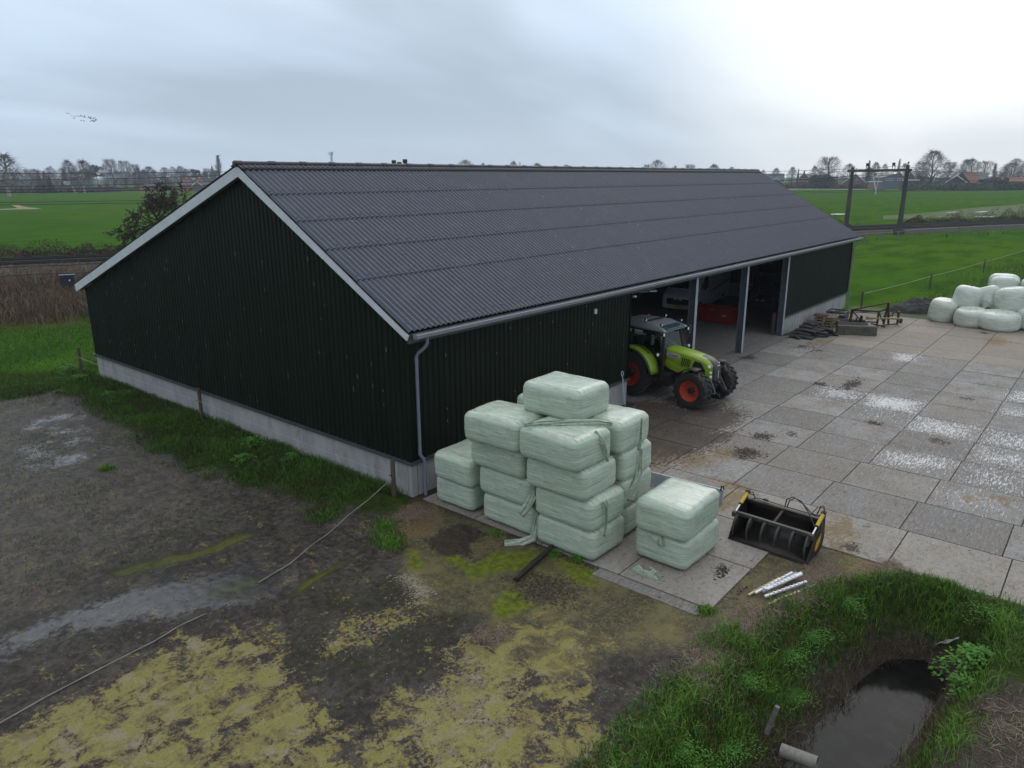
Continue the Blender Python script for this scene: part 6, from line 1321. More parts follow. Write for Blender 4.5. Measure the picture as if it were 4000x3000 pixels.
# ------------------------------------------------------------------ trees
def rot_to(d, spread, az):
    d = Vector(d).normalized(); s = d.cross(Vector((.3, .5, .8))).normalized(); u = s.cross(d)
    return (d * math.cos(spread) + (s * math.cos(az) + u * math.sin(az)) * math.sin(spread)).normalized()
class Tree:
    def __init__(s, seed): s.r = random.Random(seed); s.tr = MB(); s.V = []; s.T = []; s.F4 = []; s.q = []
    def twig(s, p, d, L_, w_):
        sd = d.cross(Vector((s.r.uniform(-1, 1), s.r.uniform(-1, 1), s.r.uniform(-1, 1)))).normalized() * w_; n = len(s.V); s.V += [p - sd, p + sd, p + d * L_]; s.T.append((n, n + 1, n + 2))
    def leaf(s, p, L_):
        d = Vector((s.r.uniform(-1, 1), s.r.uniform(-1, 1), s.r.uniform(-1, .6))).normalized(); sd = d.cross(Vector((s.r.uniform(-1, 1), s.r.uniform(-1, 1), s.r.uniform(-1, 1)))).normalized()
        n = len(s.V); s.V += [p - sd * L_ * .4, p + sd * L_ * .4, p + d * L_]; s.T.append((n, n + 1, n + 2))
    def branch(s, p, d, L_, r_, lv, P):
        pts = [p.copy()]; n = 4
        for i in range(n):
            d = (d + Vector((s.r.gauss(0, P['wob']), s.r.gauss(0, P['wob']), s.r.gauss(0, P['wob']) + P['up'][min(lv, len(P['up']) - 1)]))).normalized(); pts.append(pts[-1] + d * L_ / n)
        last = lv >= P['lv']
        if lv <= 1: s.tr.tube(pts, [r_ * (1 - .6 * i / n) for i in range(n + 1)], 6 if lv == 0 else 4, cap=False)
        else:
            for i in range(n): s.twig(pts[i], (pts[i + 1] - pts[i]).normalized(), (pts[i + 1] - pts[i]).length * 1.3, max(r_ * (1 - .15 * i), P['tw']))
        if last:
            for _ in range(P['nt']):
                f_ = s.r.random() * n; i = min(int(f_), n - 1); q = pts[i].lerp(pts[i + 1], f_ - i); dd = rot_to(d, s.r.uniform(.3, 1.1), s.r.uniform(0, 6.28)); dd = (dd + Vector((0, 0, P['droop']))).normalized(); s.twig(q, dd, s.r.uniform(.5, 1.2) * P['tl'], P['tw'])
                for _l in range(P.get('leaves', 0)): s.leaf(q + dd * s.r.uniform(0, P['tl']), P['ls'] * s.r.uniform(.6, 1.2))
            return
        nc = P['nc'][lv]
        for k in range(nc):
            f_ = P['st'][lv] + (1 - P['st'][lv]) * (k + s.r.random() * .8) / nc; f_ = min(f_, .999) * n; i = int(f_); q = pts[i].lerp(pts[i + 1], f_ - i); dd = rot_to(d, s.r.gauss(P['sp'][lv], .16), k * 2.4 + s.r.uniform(-.5, .5))
            s.branch(q, dd, L_ * P['ratio'][lv] * s.r.uniform(.75, 1.15) * (1 - .35 * (f_ / n) * (lv == 0)), r_ * .5, lv + 1, P)
    def make(s, name, label, cat, tm, cm):
        t_ = thing(name, label, cat); s.tr.build('trunk', tm, t_); V_ = np.array([tuple(v) for v in s.V]); npmesh('crown', V_, np.array(s.T), cm, t_); t_['_v'] = 0; return t_, V_, np.array(s.T), s.tr
bark = mat('bark', (.042, .036, .034), .9, var=.3, scale=1.5); birchbark = mat('birch_bark', (.30, .28, .26), .8, var=.4, scale=1.2)
tw = {'grey': mat('grey_twigs', (.075, .066, .066), .9, var=.25, scale=.4), 'brown': mat('brown_twigs', (.085, .06, .05), .9, var=.3, scale=.4), 'tan': mat('tan_twigs', (.16, .10, .06), .9, var=.25, scale=.4), 'purple': mat('purple_twigs', (.068, .052, .053), .9, var=.25, scale=.4),
      'ever': mat('evergreen', (.014, .030, .014), .8, var=.45, scale=.6), 'pine': mat('pine_needles', (.022, .034, .022), .8, var=.4, scale=.6), 'olive': mat('olive_leaves', (.075, .072, .028), .85, var=.35, scale=.6), 'leaf': mat('brown_leaves', (.042, .028, .019), .8, var=.5, scale=1.5), 'bramble': mat('bramble_leaves', (.065, .038, .024), .85, var=.5, scale=.8), 'brush': mat('brush_leaves', (.055, .085, .045), .8, var=.5, scale=.5)}
PR = dict(
 round=dict(lv=3, nc=[9, 6, 5], st=[.28, .25, .2], sp=[.75, .65, .6], ratio=[.55, .5, .5], up=[.02, .06, .04, .02], wob=.10, nt=20, tl=1.3, tw=.032, droop=.1, h=11.5),
 vase=dict(lv=3, nc=[8, 6, 5], st=[.22, .3, .25], sp=[.42, .45, .5], ratio=[.75, .55, .45], up=[.03, .12, .10, .06], wob=.08, nt=18, tl=1.25, tw=.032, droop=.35, h=9.5),
 birch=dict(lv=3, nc=[16, 6, 4], st=[.16, .25, .2], sp=[.48, .55, .6], ratio=[.34, .5, .5], up=[.03, .06, -.03, -.12], wob=.08, nt=16, tl=1.2, tw=.032, droop=-.9, h=14),
 poplar=dict(lv=3, nc=[16, 5, 3], st=[.12, .2, .2], sp=[.26, .25, .3], ratio=[.30, .5, .5], up=[.0, .2, .2, .2], wob=.05, nt=14, tl=.9, tw=.034, droop=.9, h=15),
 dense=dict(lv=3, nc=[12, 7, 5], st=[.12, .2, .2], sp=[.65, .6, .6], ratio=[.48, .5, .5], up=[.02, .08, .06, .04], wob=.1, nt=22, tl=1.25, tw=.04, droop=.1, h=12))
PROTO = {}; RAW = {}
def proto(kind, pname, cmat, seed, name, tmat=None):
    """bare winter tree: limbs reach to an uneven envelope that is filled with fine twigs"""
    h, zb, rmax, shape, nt, tl, droop, nl = dict(round=(12, 2.6, 4.6, 0, 2600, 1.0, .25, 16), vase=(12, 2.0, 3.6, 1, 2200, 1.1, .6, 14), birch=(14, 3.0, 2.9, 2, 2400, 1.1, -.55, 16), poplar=(15, 1.2, 1.25, 3, 2000, .9, 1.3, 22), dense=(12, 1.4, 4.3, 0, 3600, .95, .3, 20))[pname]
    rr = random.Random(seed); T = Tree(seed); ph = [rr.uniform(0, 6.28) for _ in range(4)]
    def env(t, a):
        b = {0: math.sin(PI * min(1, max(0, t)) ** .8) ** .6, 1: (t ** .7) * (1 - max(0, t - .72) / .28 * .55), 2: math.sin(PI * t ** .75) ** .8, 3: math.sin(PI * t ** .6) ** .7}[shape]
        return rmax * b * (.78 + .20 * math.sin(2 * a + ph[0] + 4 * t) + .16 * math.sin(5 * a + ph[1] + 9 * t) + .12 * math.sin(9 * a + ph[2] - 14 * t))
    top = h * rr.uniform(.96, 1.02); lean = Vector((rr.uniform(-.06, .06), rr.uniform(-.06, .06), 0))
    T.tr.tube([lean * z + Vector((.1 * math.sin(z), .1 * math.cos(z), z)) for z in (-.3, h * .2, h * .45, h * .7, h * .93)], [h * .022, h * .018, h * .013, h * .008, .03], 6, cap=False)
    for k in range(nl):
        t = rr.uniform(.15, 1) if k else .98; a = k * 2.4 + rr.uniform(-.4, .4); r_ = env(t, a) * .92; e = Vector((r_ * math.cos(a), r_ * math.sin(a), zb + t * (top - zb))) + lean * h * t; z0 = max(zb * .8, e.z - r_ * (1.2 if shape != 3 else 3) - h * .12 * rr.random()); st_ = lean * z0 + Vector((0, 0, z0)); m_ = st_.lerp(e, .55) + Vector((rr.gauss(0, .25), rr.gauss(0, .25), .35 - .2 * (shape == 1)))
        T.tr.tube([st_, m_, e], [h * .008, h * .0045, .02], 4, cap=False)
        for q in range(7):
            f_ = rr.uniform(.3, 1); p_ = st_.lerp(m_, f_ / .55) if f_ < .55 else m_.lerp(e, (f_ - .55) / .45); T.twig(p_, Vector((rr.gauss(0, .5) + math.cos(a) * .6, rr.gauss(0, .5) + math.sin(a) * .6, .8)).normalized(), rr.uniform(1, 2.2), .05)
    for _ in range(nt):
        t = rr.random() ** .8; a = rr.uniform(0, 6.283); q = rr.random() ** .42; r_ = env(t, a) * q; p_ = Vector((r_ * math.cos(a), r_ * math.sin(a), zb + t * (top - zb))) + lean * h * t
        d = Vector((math.cos(a) * .7 + rr.gauss(0, .45), math.sin(a) * .7 + rr.gauss(0, .45), droop + .5 * t + rr.gauss(0, .35))).normalized(); T.twig(p_, d, tl * rr.uniform(.5, 1.3), rr.uniform(.016, .034))
    t_, V_, F_, trk = T.make(name, 'x', 'tree', tmat or bark, tw[cmat]); topz = max(np.percentile(V_[:, 2], 99), 1); wd = np.percentile(V_[:, 0], 98.5) - np.percentile(V_[:, 0], 1.5)
    PROTO[kind] = [t_, topz, wd, False]; RAW[kind] = (V_, F_, topz)
def leafy(kind, name, fn, n, ls, cmat, seed, th=None):
    rr = random.Random(seed); T = Tree(seed)
    for _ in range(n): T.leaf(Vector(fn(rr)), ls * rr.uniform(.6, 1.3))
    if th: T.tr.tube([(0, 0, -.3), (0, 0, th)], [.22, .05], 6)
    else: T.tr.tube([(0, 0, -.2), (0, 0, .8)], [.12, .08], 5)
    t_, V_, F_, trk = T.make(name, 'x', 'tree', bark, tw[cmat]); PROTO[kind] = [t_, np.percentile(V_[:, 2], 98.5), V_[:, 0].max() - V_[:, 0].min(), False]; RAW[kind] = (V_, F_, V_[:, 2].max())
proto('round', 'round', 'grey', 3, 'bare_tree'); proto('round2', 'round', 'brown', 8, 'bare_tree'); proto('vase', 'vase', 'grey', 5, 'bare_tree'); proto('vase2', 'vase', 'purple', 14, 'bare_tree')
proto('birch', 'birch', 'brown', 4, 'birch_tree', birchbark); proto('birch2', 'birch', 'purple', 24, 'birch_tree', birchbark); proto('poplar', 'poplar', 'grey', 6, 'poplar_tree'); proto('dense', 'dense', 'purple', 7, 'bare_tree'); proto('olive', 'dense', 'olive', 17, 'bare_tree'); proto('tan', 'dense', 'tan', 27, 'willow_tree')
def f_con(rr):
    z = rr.random() ** 1.3; r_ = (1 - z) * (.25 + .75 * ((z * 9) % 1) ** .5) * 2.6 * math.sqrt(rr.uniform(.3, 1)); a = rr.uniform(0, 6.283); return (r_ * math.cos(a), r_ * math.sin(a), .4 + z * 9 - .1 * r_)
def f_bush(rr):
    a = rr.uniform(0, 6.283); b_ = math.acos(rr.uniform(-1, 1)); q = rr.uniform(.72, 1.04) * (1 + .18 * math.sin(3 * a + 2) * math.sin(2 * b_)); return (3 * q * math.sin(b_) * math.cos(a), 3 * q * math.sin(b_) * math.sin(a), 2.2 + 2.2 * q * math.cos(b_))
cl_ = [(random.Random(5).uniform(-2, 2), 0, 0)]
def f_pine(rr):
    k = rr.randrange(11); r2 = random.Random(k * 7 + 1); c = (r2.uniform(-2, 2), r2.uniform(-2, 2), r2.uniform(7.5, 12)); return (c[0] + rr.gauss(0, .75), c[1] + rr.gauss(0, .75), c[2] + rr.gauss(0, .38))
leafy('conifer', 'conifer_tree', f_con, 2600, .55, 'ever', 2, 9); leafy('bush', 'evergreen_bush', f_bush, 3200, .5, 'ever', 3); leafy('pine', 'pine_tree', f_pine, 1700, .5, 'pine', 4, 10.5)
TL = 'trees along the far edge of the fields'
def far_tree(kind, px, dist, top_y, label, wpx=None, group=TL, base=0):
    pr = PROTO[kind]; o = pr[0] if not pr[3] else copy_tree(pr[0]); pr[3] = True
    p = spot(px, dist); h = zat(top_y, px, dist) - base; sz = h / pr[1]; sx = sz if wpx is None else (wpx * dist / FPX) / pr[2]
    o.location = (*p, base); o.scale = (sx, sx, sz); o.rotation_euler = (0, 0, random.uniform(0, 6.28)); tag(o, label, 'bush' if kind == 'bush' else 'tree', group); return o
FT = [
 ('birch', 22, 415, 604, 'very tall slender birch cut by the left frame edge', 95), ('conifer', 190, 500, 690, 'small dark conical spruce at the field edge on the left', 34), ('bush', 155, 495, 724, 'round dark evergreen bush beside the small spruce', 40),
 ('birch2', 283, 500, 628, 'leaning birch with drooping twigs, left of its twin', 62), ('birch', 320, 500, 627, 'second drooping birch, right of the leaning one', 66), ('pine', 378, 560, 646, 'pine with dark flat clumps behind the birches', 60),
 ('vase', 447, 560, 620, 'tall bare tree with two upright limbs, left of the shed', 48), ('vase2', 490, 570, 626, 'bare fan-shaped tree, second right of the pine', 42), ('vase', 525, 560, 640, 'thick bare pollard-like tree before the shed', 40), ('round2', 580, 600, 650, 'broad bare tree over the orange shed', 60),
 ('round', 640, 610, 654, 'bare rounded tree behind the dark roofed house', 46), ('round', 702, 640, 648, 'bare open crowned tree between the gables', 46), ('pine', 765, 640, 662, 'dark pine crown behind the orange gables', 36), ('poplar', 855, 620, 606, 'tall narrow poplar beside the barn ridge', 24), ('vase', 815, 620, 656, 'thin bare tree next to the church spire', 26),
 ('round', 942, 700, 640, 'small bare treetop just right of the ridge end', 30), ('round', 1238, 720, 634, 'faint small treetop left of the middle ridge', 30), ('round', 1825, 560, 625, 'wide bare oak-like crown above the middle of the ridge', 78), ('vase2', 1780, 600, 642, 'low treetop left of the wide crown above the ridge', 24), ('dense', 1885, 590, 638, 'dense treetop right of the wide crown above the ridge', 34), ('round2', 1935, 600, 645, 'low spread treetop over the ridge', 46),
 ('dense', 2010, 570, 630, 'dense dark treetop over the ridge with a small spruce', 42), ('conifer', 2031, 570, 636, 'small spruce tip over the ridge', 12), ('dense', 2093, 560, 638, 'broad dark treetop over the ridge', 58), ('tan', 2216, 580, 644, 'tan coloured willow crown over the ridge', 58), ('round', 2350, 640, 655, 'faint low treetop over the ridge, right of the willow', 70), ('round', 2560, 560, 625, 'wide bare crown above the right half of the ridge', 70), ('vase', 2530, 600, 642, 'low treetop left of the right wide crown', 28), ('dense', 2636, 580, 648, 'small rounded treetop over the ridge', 24), ('vase', 2702, 570, 641, 'pale fan-shaped treetop over the ridge', 42), ('dense', 2790, 560, 642, 'dark broad treetop near the right ridge end', 58), ('round', 2852, 600, 652, 'low greyish treetop at the right ridge end', 40), ('round', 2948, 610, 660, 'low treetop by the far ridge corner', 30),
 ('round', 2983, 640, 664, 'faint bare tree over the grey roof right of the barn', 24), ('dense', 3032, 610, 657, 'rounded bare tree above the house with the clipped gable', 36), ('round2', 3095, 580, 652, 'bare tree left of the red house', 38), ('conifer', 3117, 600, 662, 'small dark spruce left of the red house chimney', 16), ('dense', 3182, 600, 649, 'dark bare tree right of the red house', 34), ('vase', 3240, 560, 612, 'tall fan-shaped bare tree right of the red house', 78),
 ('bush', 3215, 545, 683, 'large dark evergreen bush beside the red house', 98), ('dense', 3320, 580, 640, 'bare tree behind the left portal mast', 46), ('conifer', 3390, 580, 631, 'dark spruce beside the portal beam', 26), ('dense', 3418, 590, 634, 'bare tree right of the dark spruce', 40), ('dense', 3392, 570, 655, 'dark bushy tree under the portal beam', 56), ('poplar', 3505, 660, 621, 'slim pale poplar above the blue grey shed', 12), ('round', 3455, 640, 640, 'bare treetop behind the blue grey shed', 30), ('round2', 3530, 640, 638, 'pale bare treetop behind the pointed gables', 34),
 ('dense', 3638, 540, 588, 'largest bushy bare tree, right of the portal', 104), ('vase2', 3600, 560, 630, 'bare tree leaning at the left foot of the largest tree', 50), ('vase', 3700, 600, 632, 'thin bare trees right of the largest tree', 50), ('round2', 3765, 590, 622, 'dark bare tree above the black gable', 50), ('dense', 3795, 630, 620, 'high purple brown tree behind the black gable', 56), ('vase2', 3838, 590, 628, 'upright bare tree between black gable and barn roof', 46), ('poplar', 3884, 600, 639, 'narrow dark tree over the low barn roof', 16), ('olive', 3945, 570, 636, 'broad olive brown tree at the right', 74), ('round', 3952, 590, 620, 'bare crown rising behind the olive brown tree', 62), ('dense', 3998, 610, 630, 'bare tree cut by the right frame edge', 40)]
for k_, px_, ds_, ty_, lb, wp in FT: far_tree(k_, px_, ds_, ty_, lb, wp)
# the many less distinct trees behind read as one wood
def wood(items, name):
    Vs, Fs, n0 = [], [], 0
    for kind, px_, ds_, ty_, wp in items:
        V_, F_, top = RAW[kind]; F_ = F_[::2]; p = spot(px_, ds_); sz = zat(ty_, px_, ds_) / top; sx = sz * random.uniform(.9, 1.3); a = random.uniform(0, 6.28); c, s = math.cos(a), math.sin(a)
        q = np.stack([(V_[:, 0] * c - V_[:, 1] * s) * sx + p[0], (V_[:, 0] * s + V_[:, 1] * c) * sx + p[1], V_[:, 2] * sz], -1); Vs.append(q); Fs.append(F_ + n0); n0 += len(q)
    return np.concatenate(Vs), np.concatenate(Fs)
for cmat, kinds, nn in (('grey', ('round', 'vase', 'birch2'), 60), ('brown', ('round2', 'dense', 'birch'), 52), ('purple', ('dense', 'vase2'), 40), ('pine', ('pine', 'pine', 'conifer'), 16)):
    it = []
    for _ in range(nn):
        if random.random() < .66: px_ = random.uniform(-60, 860); ds_ = random.uniform(540, 700) if px_ > 420 else random.uniform(520, 680); ty_ = random.gauss(668, 8) - (8 if cmat == 'pine' else 0)
        else: px_ = random.uniform(3040, 4060); ds_ = random.uniform(600, 700); ty_ = random.gauss(672, 8)
        it.append((random.choice(kinds), px_, ds_, ty_, None))
    V_, F_ = wood(it, 'woods'); tag(npmesh('woods', V_, F_, tw[cmat]), kind='stuff')
# undergrowth at the wood's foot and brush heap at the field edge
def leafmass(name, boxes, n, ls, cmat, label=None, cat=None):
    V_, T_ = [], []; rr = random.Random(len(name))
    for px0, px1, ds_, y1 in boxes:
        for _ in range(n):
            px_ = rr.uniform(px0, px1); d_ = ds_ + rr.uniform(-5, 5); p = spot(px_, d_); hmax = zat(y1, px_, d_) * (.55 + .6 * float(fbm(np.array([px_ * .06]), np.array([1.0]), seed=6)[0])); z = hmax * rr.random() ** .8; c = Vector((p[0], p[1], z)); L_ = ls * rr.uniform(.6, 1.3)
            d = Vector((rr.uniform(-1, 1), rr.uniform(-1, 1), rr.uniform(-1, 1))).normalized(); sd = d.cross(Vector((rr.uniform(-1, 1), rr.uniform(-1, 1), .3))).normalized(); k = len(V_); V_ += [c - sd * L_ * .5, c + sd * L_ * .5, c + d * L_]; T_.append((k, k + 1, k + 2))
    o = npmesh(name, np.array([tuple(v) for v in V_]), np.array(T_), tw[cmat]); 
    if label: tag(o, label, cat)
    else: tag(o, kind='stuff')
leafmass('undergrowth', [(-40, 180, 515, 735), (180, 420, 515, 738), (400, 900, 560, 735)], 1800, 1.3, 'brown'); leafmass('undergrowth', [(-40, 460, 520, 728), (3560, 4040, 575, 705)], 1600, 1.5, 'grey')
leafmass('brush_heap', [(3520, 3700, 500, 716), (3690, 3880, 500, 712)], 3200, 1.0, 'brush', 'long grey green heap of brushwood at the far field edge', 'brush heap')
leafmass('beech_hedge', [(3050, 3300, 545, 719), (3300, 3570, 545, 719)], 4500, .8, 'bramble', 'long reddish brown hedge along the far side of the right field', 'hedge')
leafmass('dark_hedge', [(3795, 3940, 540, 699)], 4500, 1.1, 'ever', 'tall dark clipped hedge at the right beyond the field', 'hedge')
leafmass('garden_hedge', [(3890, 4050, 520, 718)], 2500, .9, 'ever', 'low dark hedge along the field at the right frame edge', 'hedge')
# trackside brambles
GB_ = 'bramble bushes along the railway'
for i, (bx, by, r_, h_, lb) in enumerate(((13.5, 77.5, 3.4, 1.3, 'bramble bush beyond the railway at the left frame edge'), (17.5, 75.5, 2.8, 1.5, 'bramble bush beyond the railway on the left, second one'), (21.5, 73.6, 2.8, 1.1, 'bramble bush beyond the railway next to the barn eave'), (150, 5.6, 3.6, 2.3, 'reddish bramble bush beyond the railway at the right frame edge'), (155, 1.0, 3.6, 3.4, 'largest reddish bush by the railway, cut by the right frame edge'), (140, 10.4, 3.8, 1.9, 'bramble bush beyond the railway, left of the reddish ones'), (132, 15.0, 3.2, 1.5, 'low bramble bush beyond the railway right of the portal'), (118, 27.5, 3.8, 2.4, 'yellowish brush beyond the railway at the barn roof edge'))):
    rr = random.Random(i); V_, T_ = [], []
    for _ in range(3600):
        a = rr.uniform(0, 6.283); q = rr.random() ** .5 * r_; z = h_ * max(0, 1 - (q / r_) ** 2) ** .6 * rr.random() ** .6 * (.7 + .5 * math.sin(a * 3 + i)); c = Vector((q * math.cos(a), q * math.sin(a), max(z, 0))); L_ = rr.uniform(.07, .2); d = Vector((rr.gauss(0, 1), rr.gauss(0, 1), rr.gauss(.5, 1))).normalized(); sd = d.cross(Vector((.4, .2, .9))).normalized() * L_ * .35; k = len(V_); V_ += [c - sd, c + sd, c + d * L_]; T_.append((k, k + 1, k + 2))
    o = npmesh('bramble_bush', np.array([tuple(v) for v in V_]), np.array(T_), tw['bramble' if i != 7 else 'olive']); o.location = (bx, by, 0); tag(o, lb, 'bush', GB_)
# half-bare tree with dark brown leaves behind the barn
PT = dict(lv=3, nc=[8, 6, 4], st=[.3, .25, .25], sp=[.95, .7, .6], ratio=[.62, .5, .5], up=[.0, .03, -.04, -.08], wob=.14, nt=7, tl=.5, tw=.014, droop=-.3, leaves=9, ls=.15)
T = Tree(12); T.branch(Vector((0, 0, -.2)), Vector((.06, .04, 1)), 6.6, .2, 0, PT); t_, V_, F_, _k = T.make('leafy_tree', 'spreading tree with withered dark brown leaves behind the low side of the barn', 'tree', bark, tw['leaf'])
p = spot(672, 66); sc = zat(694, 672, 66) / np.percentile(V_[:, 2], 99.5); t_.location = (*p, 0); t_.scale = (sc * .82, sc * .82, sc * .94)
# ------------------------------------------------------------------ far houses
hm = {k: mat('house_' + k, c, .8, var=.12, scale=.4) for k, c in dict(orange=(.26, .105, .05), red=(.12, .042, .035), brown=(.10, .07, .055), dark=(.03, .03, .032), slate=(.055, .065, .08), bluegrey=(.085, .105, .125), tile=(.16, .065, .04), greyroof=(.16, .16, .16), darkroof=(.045, .045, .05), pink=(.17, .11, .095), wood=(.30, .14, .045), brownroof=(.085, .055, .04), trim=(.62, .62, .6), pane=(.03, .035, .04), green=(.10, .12, .10)).items()}
GHs = 'houses beyond the fields'
def house(label, px, dist, wpx, apex, eave, wm, rm, wins=(), depth=14, side=False, trim=True, chimney=None, name='house', turn=0.0, flat=False):
    p = spot(px, dist); wd = wpx * dist / FPX; za, ze = zat(apex, px, dist), zat(eave, px, dist); h_ = thing(name, label, 'house' if name == 'house' else name.replace('_', ' '), (*p, 0), math.atan2(p[1] - CAM[1], p[0] - CAM[0]) - PI / 2 + turn, GHs)
    a = wd / 2
    if flat:
        MB().bb(-a, a, 0, depth, 0, ze).build('wall', hm[wm], h_); MB().bb(-a - .3, a + .3, -.3, depth + .3, ze + .002, za).build('roof', hm[rm], h_)
    elif side:
        MB().prism([(0, 0), (0, ze), (depth / 2, za - .1), (depth, ze), (depth, 0)], 'X', -a, a).build('wall', hm[wm], h_)
        k = (za - ze) / (depth / 2); mb = MB().prism([(-.5, ze - .5 * k), (-.5, ze - .5 * k + .2), (depth / 2, za + .2), (depth + .5, ze - .5 * k + .2), (depth + .5, ze - .5 * k), (depth / 2, za)], 'X', -a - .4, a + .4); mb.build('roof', hm[rm], h_)
    else:
        MB().prism([(-a, 0), (-a, ze), (0, za - .15), (a, ze), (a, 0)], 'Y', 0, depth).build('wall', hm[wm], h_)
        k = (za - ze) / a; MB().prism([(-a - .4, ze - .4 * k), (-a - .4, ze - .4 * k + .25), (0, za + .25), (a + .4, ze - .4 * k + .25), (a + .4, ze - .4 * k), (0, za)], 'Y', -.3, depth + .3).build('roof', hm[rm], h_)
        if trim:
            MB().prism([(-a - .45, ze - .45 * k), (-a - .45, ze - .45 * k + .5), (0, za + .35), (a + .45, ze - .45 * k + .5), (a + .45, ze - .45 * k), (0, za - .15)], 'Y', -.42, -.31).build('barge_board', hm['trim'], h_)
    for wx_, y0, y1, ww in wins:
        z0, z1 = zat(y1, px, dist), zat(y0, px, dist); xx = wx_ * dist / FPX; w2 = ww * dist / FPX / 2
        f_ = MB().bb(xx - w2, xx + w2, -.12, -.02, z0, z1).build('window', hm['trim'], h_); 
        if z1 - z0 > .6: MB().bb(xx - w2 + .14, xx + w2 - .14, -.15, -.121, z0 + .14, z1 - .14).build('pane', hm['pane'], f_)
    if chimney is not None: cx_ = chimney * dist / FPX; MB().bb(cx_ - .5, cx_ + .5, depth * .3, depth * .3 + 1, za - 1, za + 1.6).build('chimney', hm[wm], h_)
    return h_
house('orange brick house with the left of two steep gables', 728, 545, 56, 680, 716, 'orange', 'darkroof', [(-9, 706, 711, 5), (4, 706, 711, 6), (0, 694, 697, 3)], trim=False); house('orange brick house with the right of two steep gables', 779, 545, 46, 681, 714, 'orange', 'darkroof', [(-6, 705, 710, 5), (5, 705, 710, 5), (0, 693, 696, 3)], trim=False)
house('low dark roofed annex in front of the orange gables', 760, 530, 100, 712, 722, 'orange', 'darkroof', [(-38, 723, 728, 14)], side=True, depth=8); house('small porch gable with pale timber frame before the annex', 766, 518, 34, 711, 726, 'brown', 'darkroof', [], depth=6)
house('dark roofed house behind the half-bare tree with two white windows', 640, 555, 54, 688, 716, 'brown', 'darkroof', [(-11, 705, 710, 6), (0, 705, 710, 6)], trim=False); house('low dark roofed outbuilding beside the orange shed', 600, 565, 60, 716, 726, 'brown', 'slate', side=True, depth=9)
house('small bright orange wooden shed at the field edge', 557, 520, 27, 722, 729, 'wood', 'slate', depth=5, trim=False, name='shed'); house('white caravan-like building glimpsed in the wood on the left', 258, 540, 16, 708, 716, 'trim', 'trim', flat=True, depth=4, name='cabin')
house('large slate roofed house just right of the barn roof', 3010, 600, 90, 679, 702, 'brown', 'slate', side=True, depth=16); house('brown house with clipped gable and white trim right of the barn', 3034, 570, 46, 696, 716, 'brown', 'brownroof', [(-10, 702, 706, 6), (2, 702, 706, 6)])
house('red brick house with chimney and two white shuttered windows', 3140, 560, 58, 675, 716, 'red', 'greyroof', [(-10, 697, 708, 13), (8, 696, 708, 13)], chimney=0, trim=False); house('grey tiled side roof beside the red brick house', 3168, 568, 34, 681, 702, 'red', 'greyroof', side=True, depth=10)
house('brown gabled house half hidden behind the left portal mast', 3341, 560, 70, 679, 713, 'brown', 'greyroof', [(-14, 698, 706, 6), (5, 698, 706, 5)])
house('blue grey shed with white framed windows and shiny pale roof', 3494, 530, 76, 681, 694, 'bluegrey', 'greyroof', [(-24, 697, 705, 8), (-15, 697, 705, 8), (-6, 697, 705, 8), (14, 697, 705, 8), (22, 697, 705, 8)], depth=22, trim=False, turn=.32, name='shed')
house('low pinkish outbuilding with white flat roof edge left of the blue grey shed', 3420, 520, 42, 708, 711, 'pink', 'trim', flat=True, depth=6); house('grey gable house behind the blue grey shed on its left', 3440, 580, 40, 682, 708, 'slate', 'slate', [])
house('pointed dark gable with white barge boards behind the shed', 3511, 590, 30, 669, 692, 'brown', 'slate', []); house('second pointed gable with a white attic window', 3549, 580, 36, 665, 690, 'brown', 'slate', [(0, 676, 684, 4)])
house('flat roofed garage with white fascia beside the portal mast', 3560, 530, 48, 702, 705, 'dark', 'trim', flat=True, depth=8, name='garage')
house('black gabled house with orange tiled side roof', 3756, 530, 64, 673, 716, 'dark', 'tile', [], turn=-.5, trim=False); house('low brown gable in front of the black gabled house', 3738, 515, 58, 686, 713, 'dark', 'brownroof', [], depth=8)
house('grey roofed house with white dormer front at the right', 3815, 560, 60, 676, 700, 'brown', 'green', [(-12, 686, 690, 10), (-12, 694, 700, 10)], side=True, depth=14); house('low barn with rounded brown roof behind the dark hedge', 3880, 560, 62, 690, 702, 'brown', 'brownroof', depth=20, trim=False); house('long low bungalow with brown roof at the right frame edge', 3990, 550, 100, 693, 709, 'pink', 'tile', side=True, depth=12)
ch = thing('church', 'slender dark church spire among the distant trees', 'church', (*spot(832, 1050), 0)); ht = zat(644, 832, 1050); MB().bb(-3, 3, -3, 3, 0, ht * .55).build('tower', hm['brown'], ch); MB().tube([(0, 0, ht * .55), (0, 0, ht * .62), (0, 0, ht)], [4.2, 3.0, .05], 8).build('spire', hm['slate'], ch)
ms = thing('radio_mast', 'distant lattice radio mast rising above the barn ridge', 'mast', (*spot(1300, 850), 0)); ht = zat(595, 1300, 850); mb = MB()
for k in range(3):
    a = 2 * PI * k / 3; mb.bar((1.3 * math.cos(a), 1.3 * math.sin(a), 0), (.9 * math.cos(a), .9 * math.sin(a), ht), .28, .28)
for i in range(24):
    for k in range(3):
        a, b_ = 2 * PI * k / 3, 2 * PI * (k + 1) / 3; mb.bar((1.1 * math.cos(a), 1.1 * math.sin(a), ht * i / 24), (1.1 * math.cos(b_), 1.1 * math.sin(b_), ht * (i + 1) / 24), .16, .16)
mb.build('lattice', M['darkmetal'], ms)
mb = MB()
for z, r_ in ((.985, 2.3), (.94, 2.2)):
    for k in range(3):
        a = 2 * PI * k / 3 + .5; mb.box((r_ * math.cos(a), r_ * math.sin(a), ht * z), (.5, .5, 2.2))
mb.build('antennas', M['greyroof'], ms)
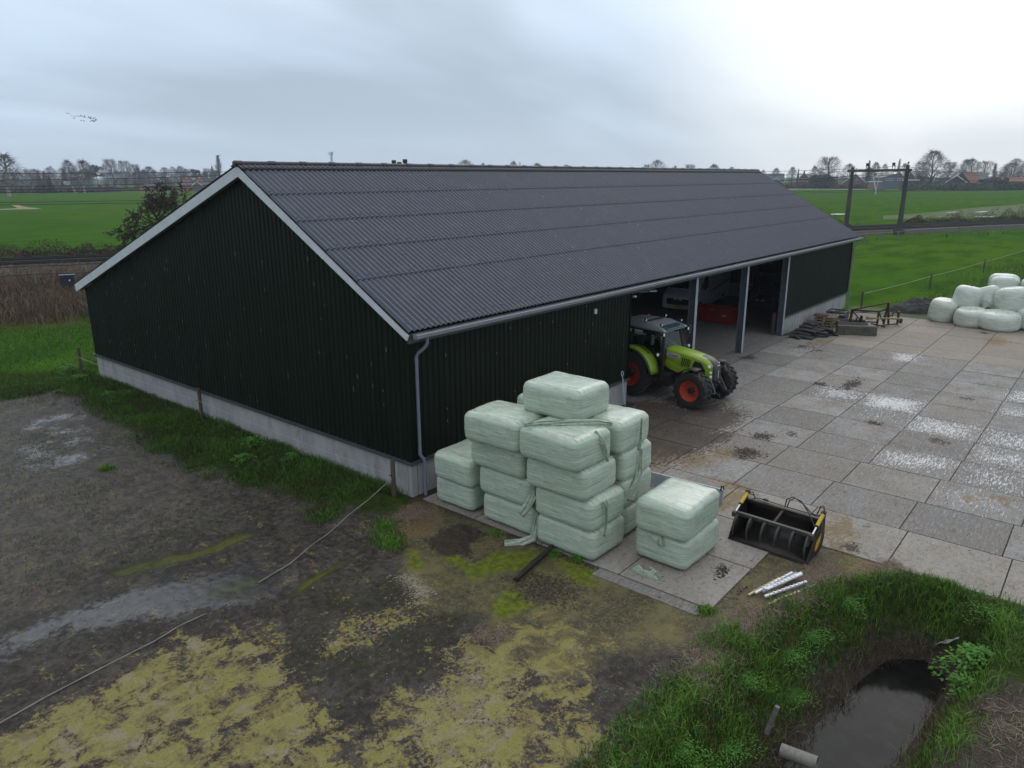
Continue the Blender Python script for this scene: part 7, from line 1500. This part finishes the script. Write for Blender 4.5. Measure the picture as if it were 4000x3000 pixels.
# path strip, sand track and puddles in the fields
def hit(px, py, z):
    d = FW + RT * (px - 2000) / FPX - UP * (py - 1500) / FPX; t_ = (z - CAM[2]) / d[2]; q = CAM + d * t_; return (q[0], q[1], z)
def ground_patch(name, px_pts, z, mt):
    pts = [hit(*q, z) for q in px_pts]; o = MB().add(pts, [tuple(range(len(pts)))]).build(name, mt); tag(o, kind='structure')
pud = mat('puddle_water', (.25, .27, .26), .12)
ground_patch('path', [(3055, 737.5), (3600, 738), (3600, 740.5), (3055, 740)], .02, mat('pale_track', (.16, .15, .10), .9))
ground_patch('path', [(40, 799), (60, 799), (110, 810), (165, 815), (130, 817), (60, 818), (0, 820), (0, 817), (70, 813)], .02, mat('sandy_track', (.20, .16, .09), .9, var=.3, scale=.3))
wetm = mat('wet_stubble', (.062, .092, .028), .85, spec=.1, var=.3, scale=.12)
ground_patch('wet_field', [(3450, 842), (3600, 833), (3800, 812), (4000, 797), (4100, 788), (4100, 840), (4000, 842), (3800, 852), (3450, 856)], .012, wetm)
for q in ([(3690, 831), (3720, 828), (3742, 826.5), (3740, 828.5), (3715, 830.5)], [(3802, 829), (3835, 825), (3862, 824), (3858, 827), (3830, 829)], [(3806, 845), (3850, 845), (3888, 845.5), (3880, 847.5), (3815, 847)], [(3240, 836), (3270, 834.5), (3302, 834.5), (3300, 837.5), (3250, 838.5)]): ground_patch('puddle', q, .02, pud)
# flock of birds
bp = [(445, 380), (510, 400), (608, 480), (712, 486), (810, 492), (885, 490), (915, 466), (960, 503), (1028, 484), (1028, 525), (672, 556), (895, 645), (985, 658), (1165, 528), (1230, 522), (1205, 565), (1240, 560), (1325, 573), (1363, 535), (1390, 605), (1410, 615), (1370, 635), (1345, 660), (1310, 655), (1262, 634), (1208, 662), (1320, 683)]
b0 = None
for i, (zx, zy) in enumerate(bp):
    px_, py_ = 250 + zx * .113, 400 + zy * .113; ds_ = 460 + random.uniform(-25, 25); p = spot(px_, ds_)
    if b0 is None:
        mb = MB().tube([(-.45, 0, 0), (-.1, 0, .02), (.2, 0, .02), (.6, 0, .06)], [.04, .13, .11, .03], 6)
        for s in (-1, 1): mb.add([(-.2, 0, .04), (.15, 0, .04), (.1, s * .5, .26), (.0, s * 1.0, .14), (-.18, s * .95, .14), (-.22, s * .5, .24)], [(0, 1, 2, 5), (5, 2, 3, 4)])
        b0 = o = mb.build('flying_bird', mat('bird_dark', (.03, .03, .035), .8))
    else: o = b0.copy(); COL.objects.link(o)
    o.location = (*p, zat(py_, px_, ds_)); o.rotation_euler = (random.uniform(-.4, .4), random.uniform(-.2, .2), R(-20) + random.uniform(-.5, .5)); o.scale = (1, 1, random.uniform(.6, 1.4)); tag(o, 'tiny dark bird in the flock crossing the sky at upper left', 'bird', 'flock of birds in the sky')
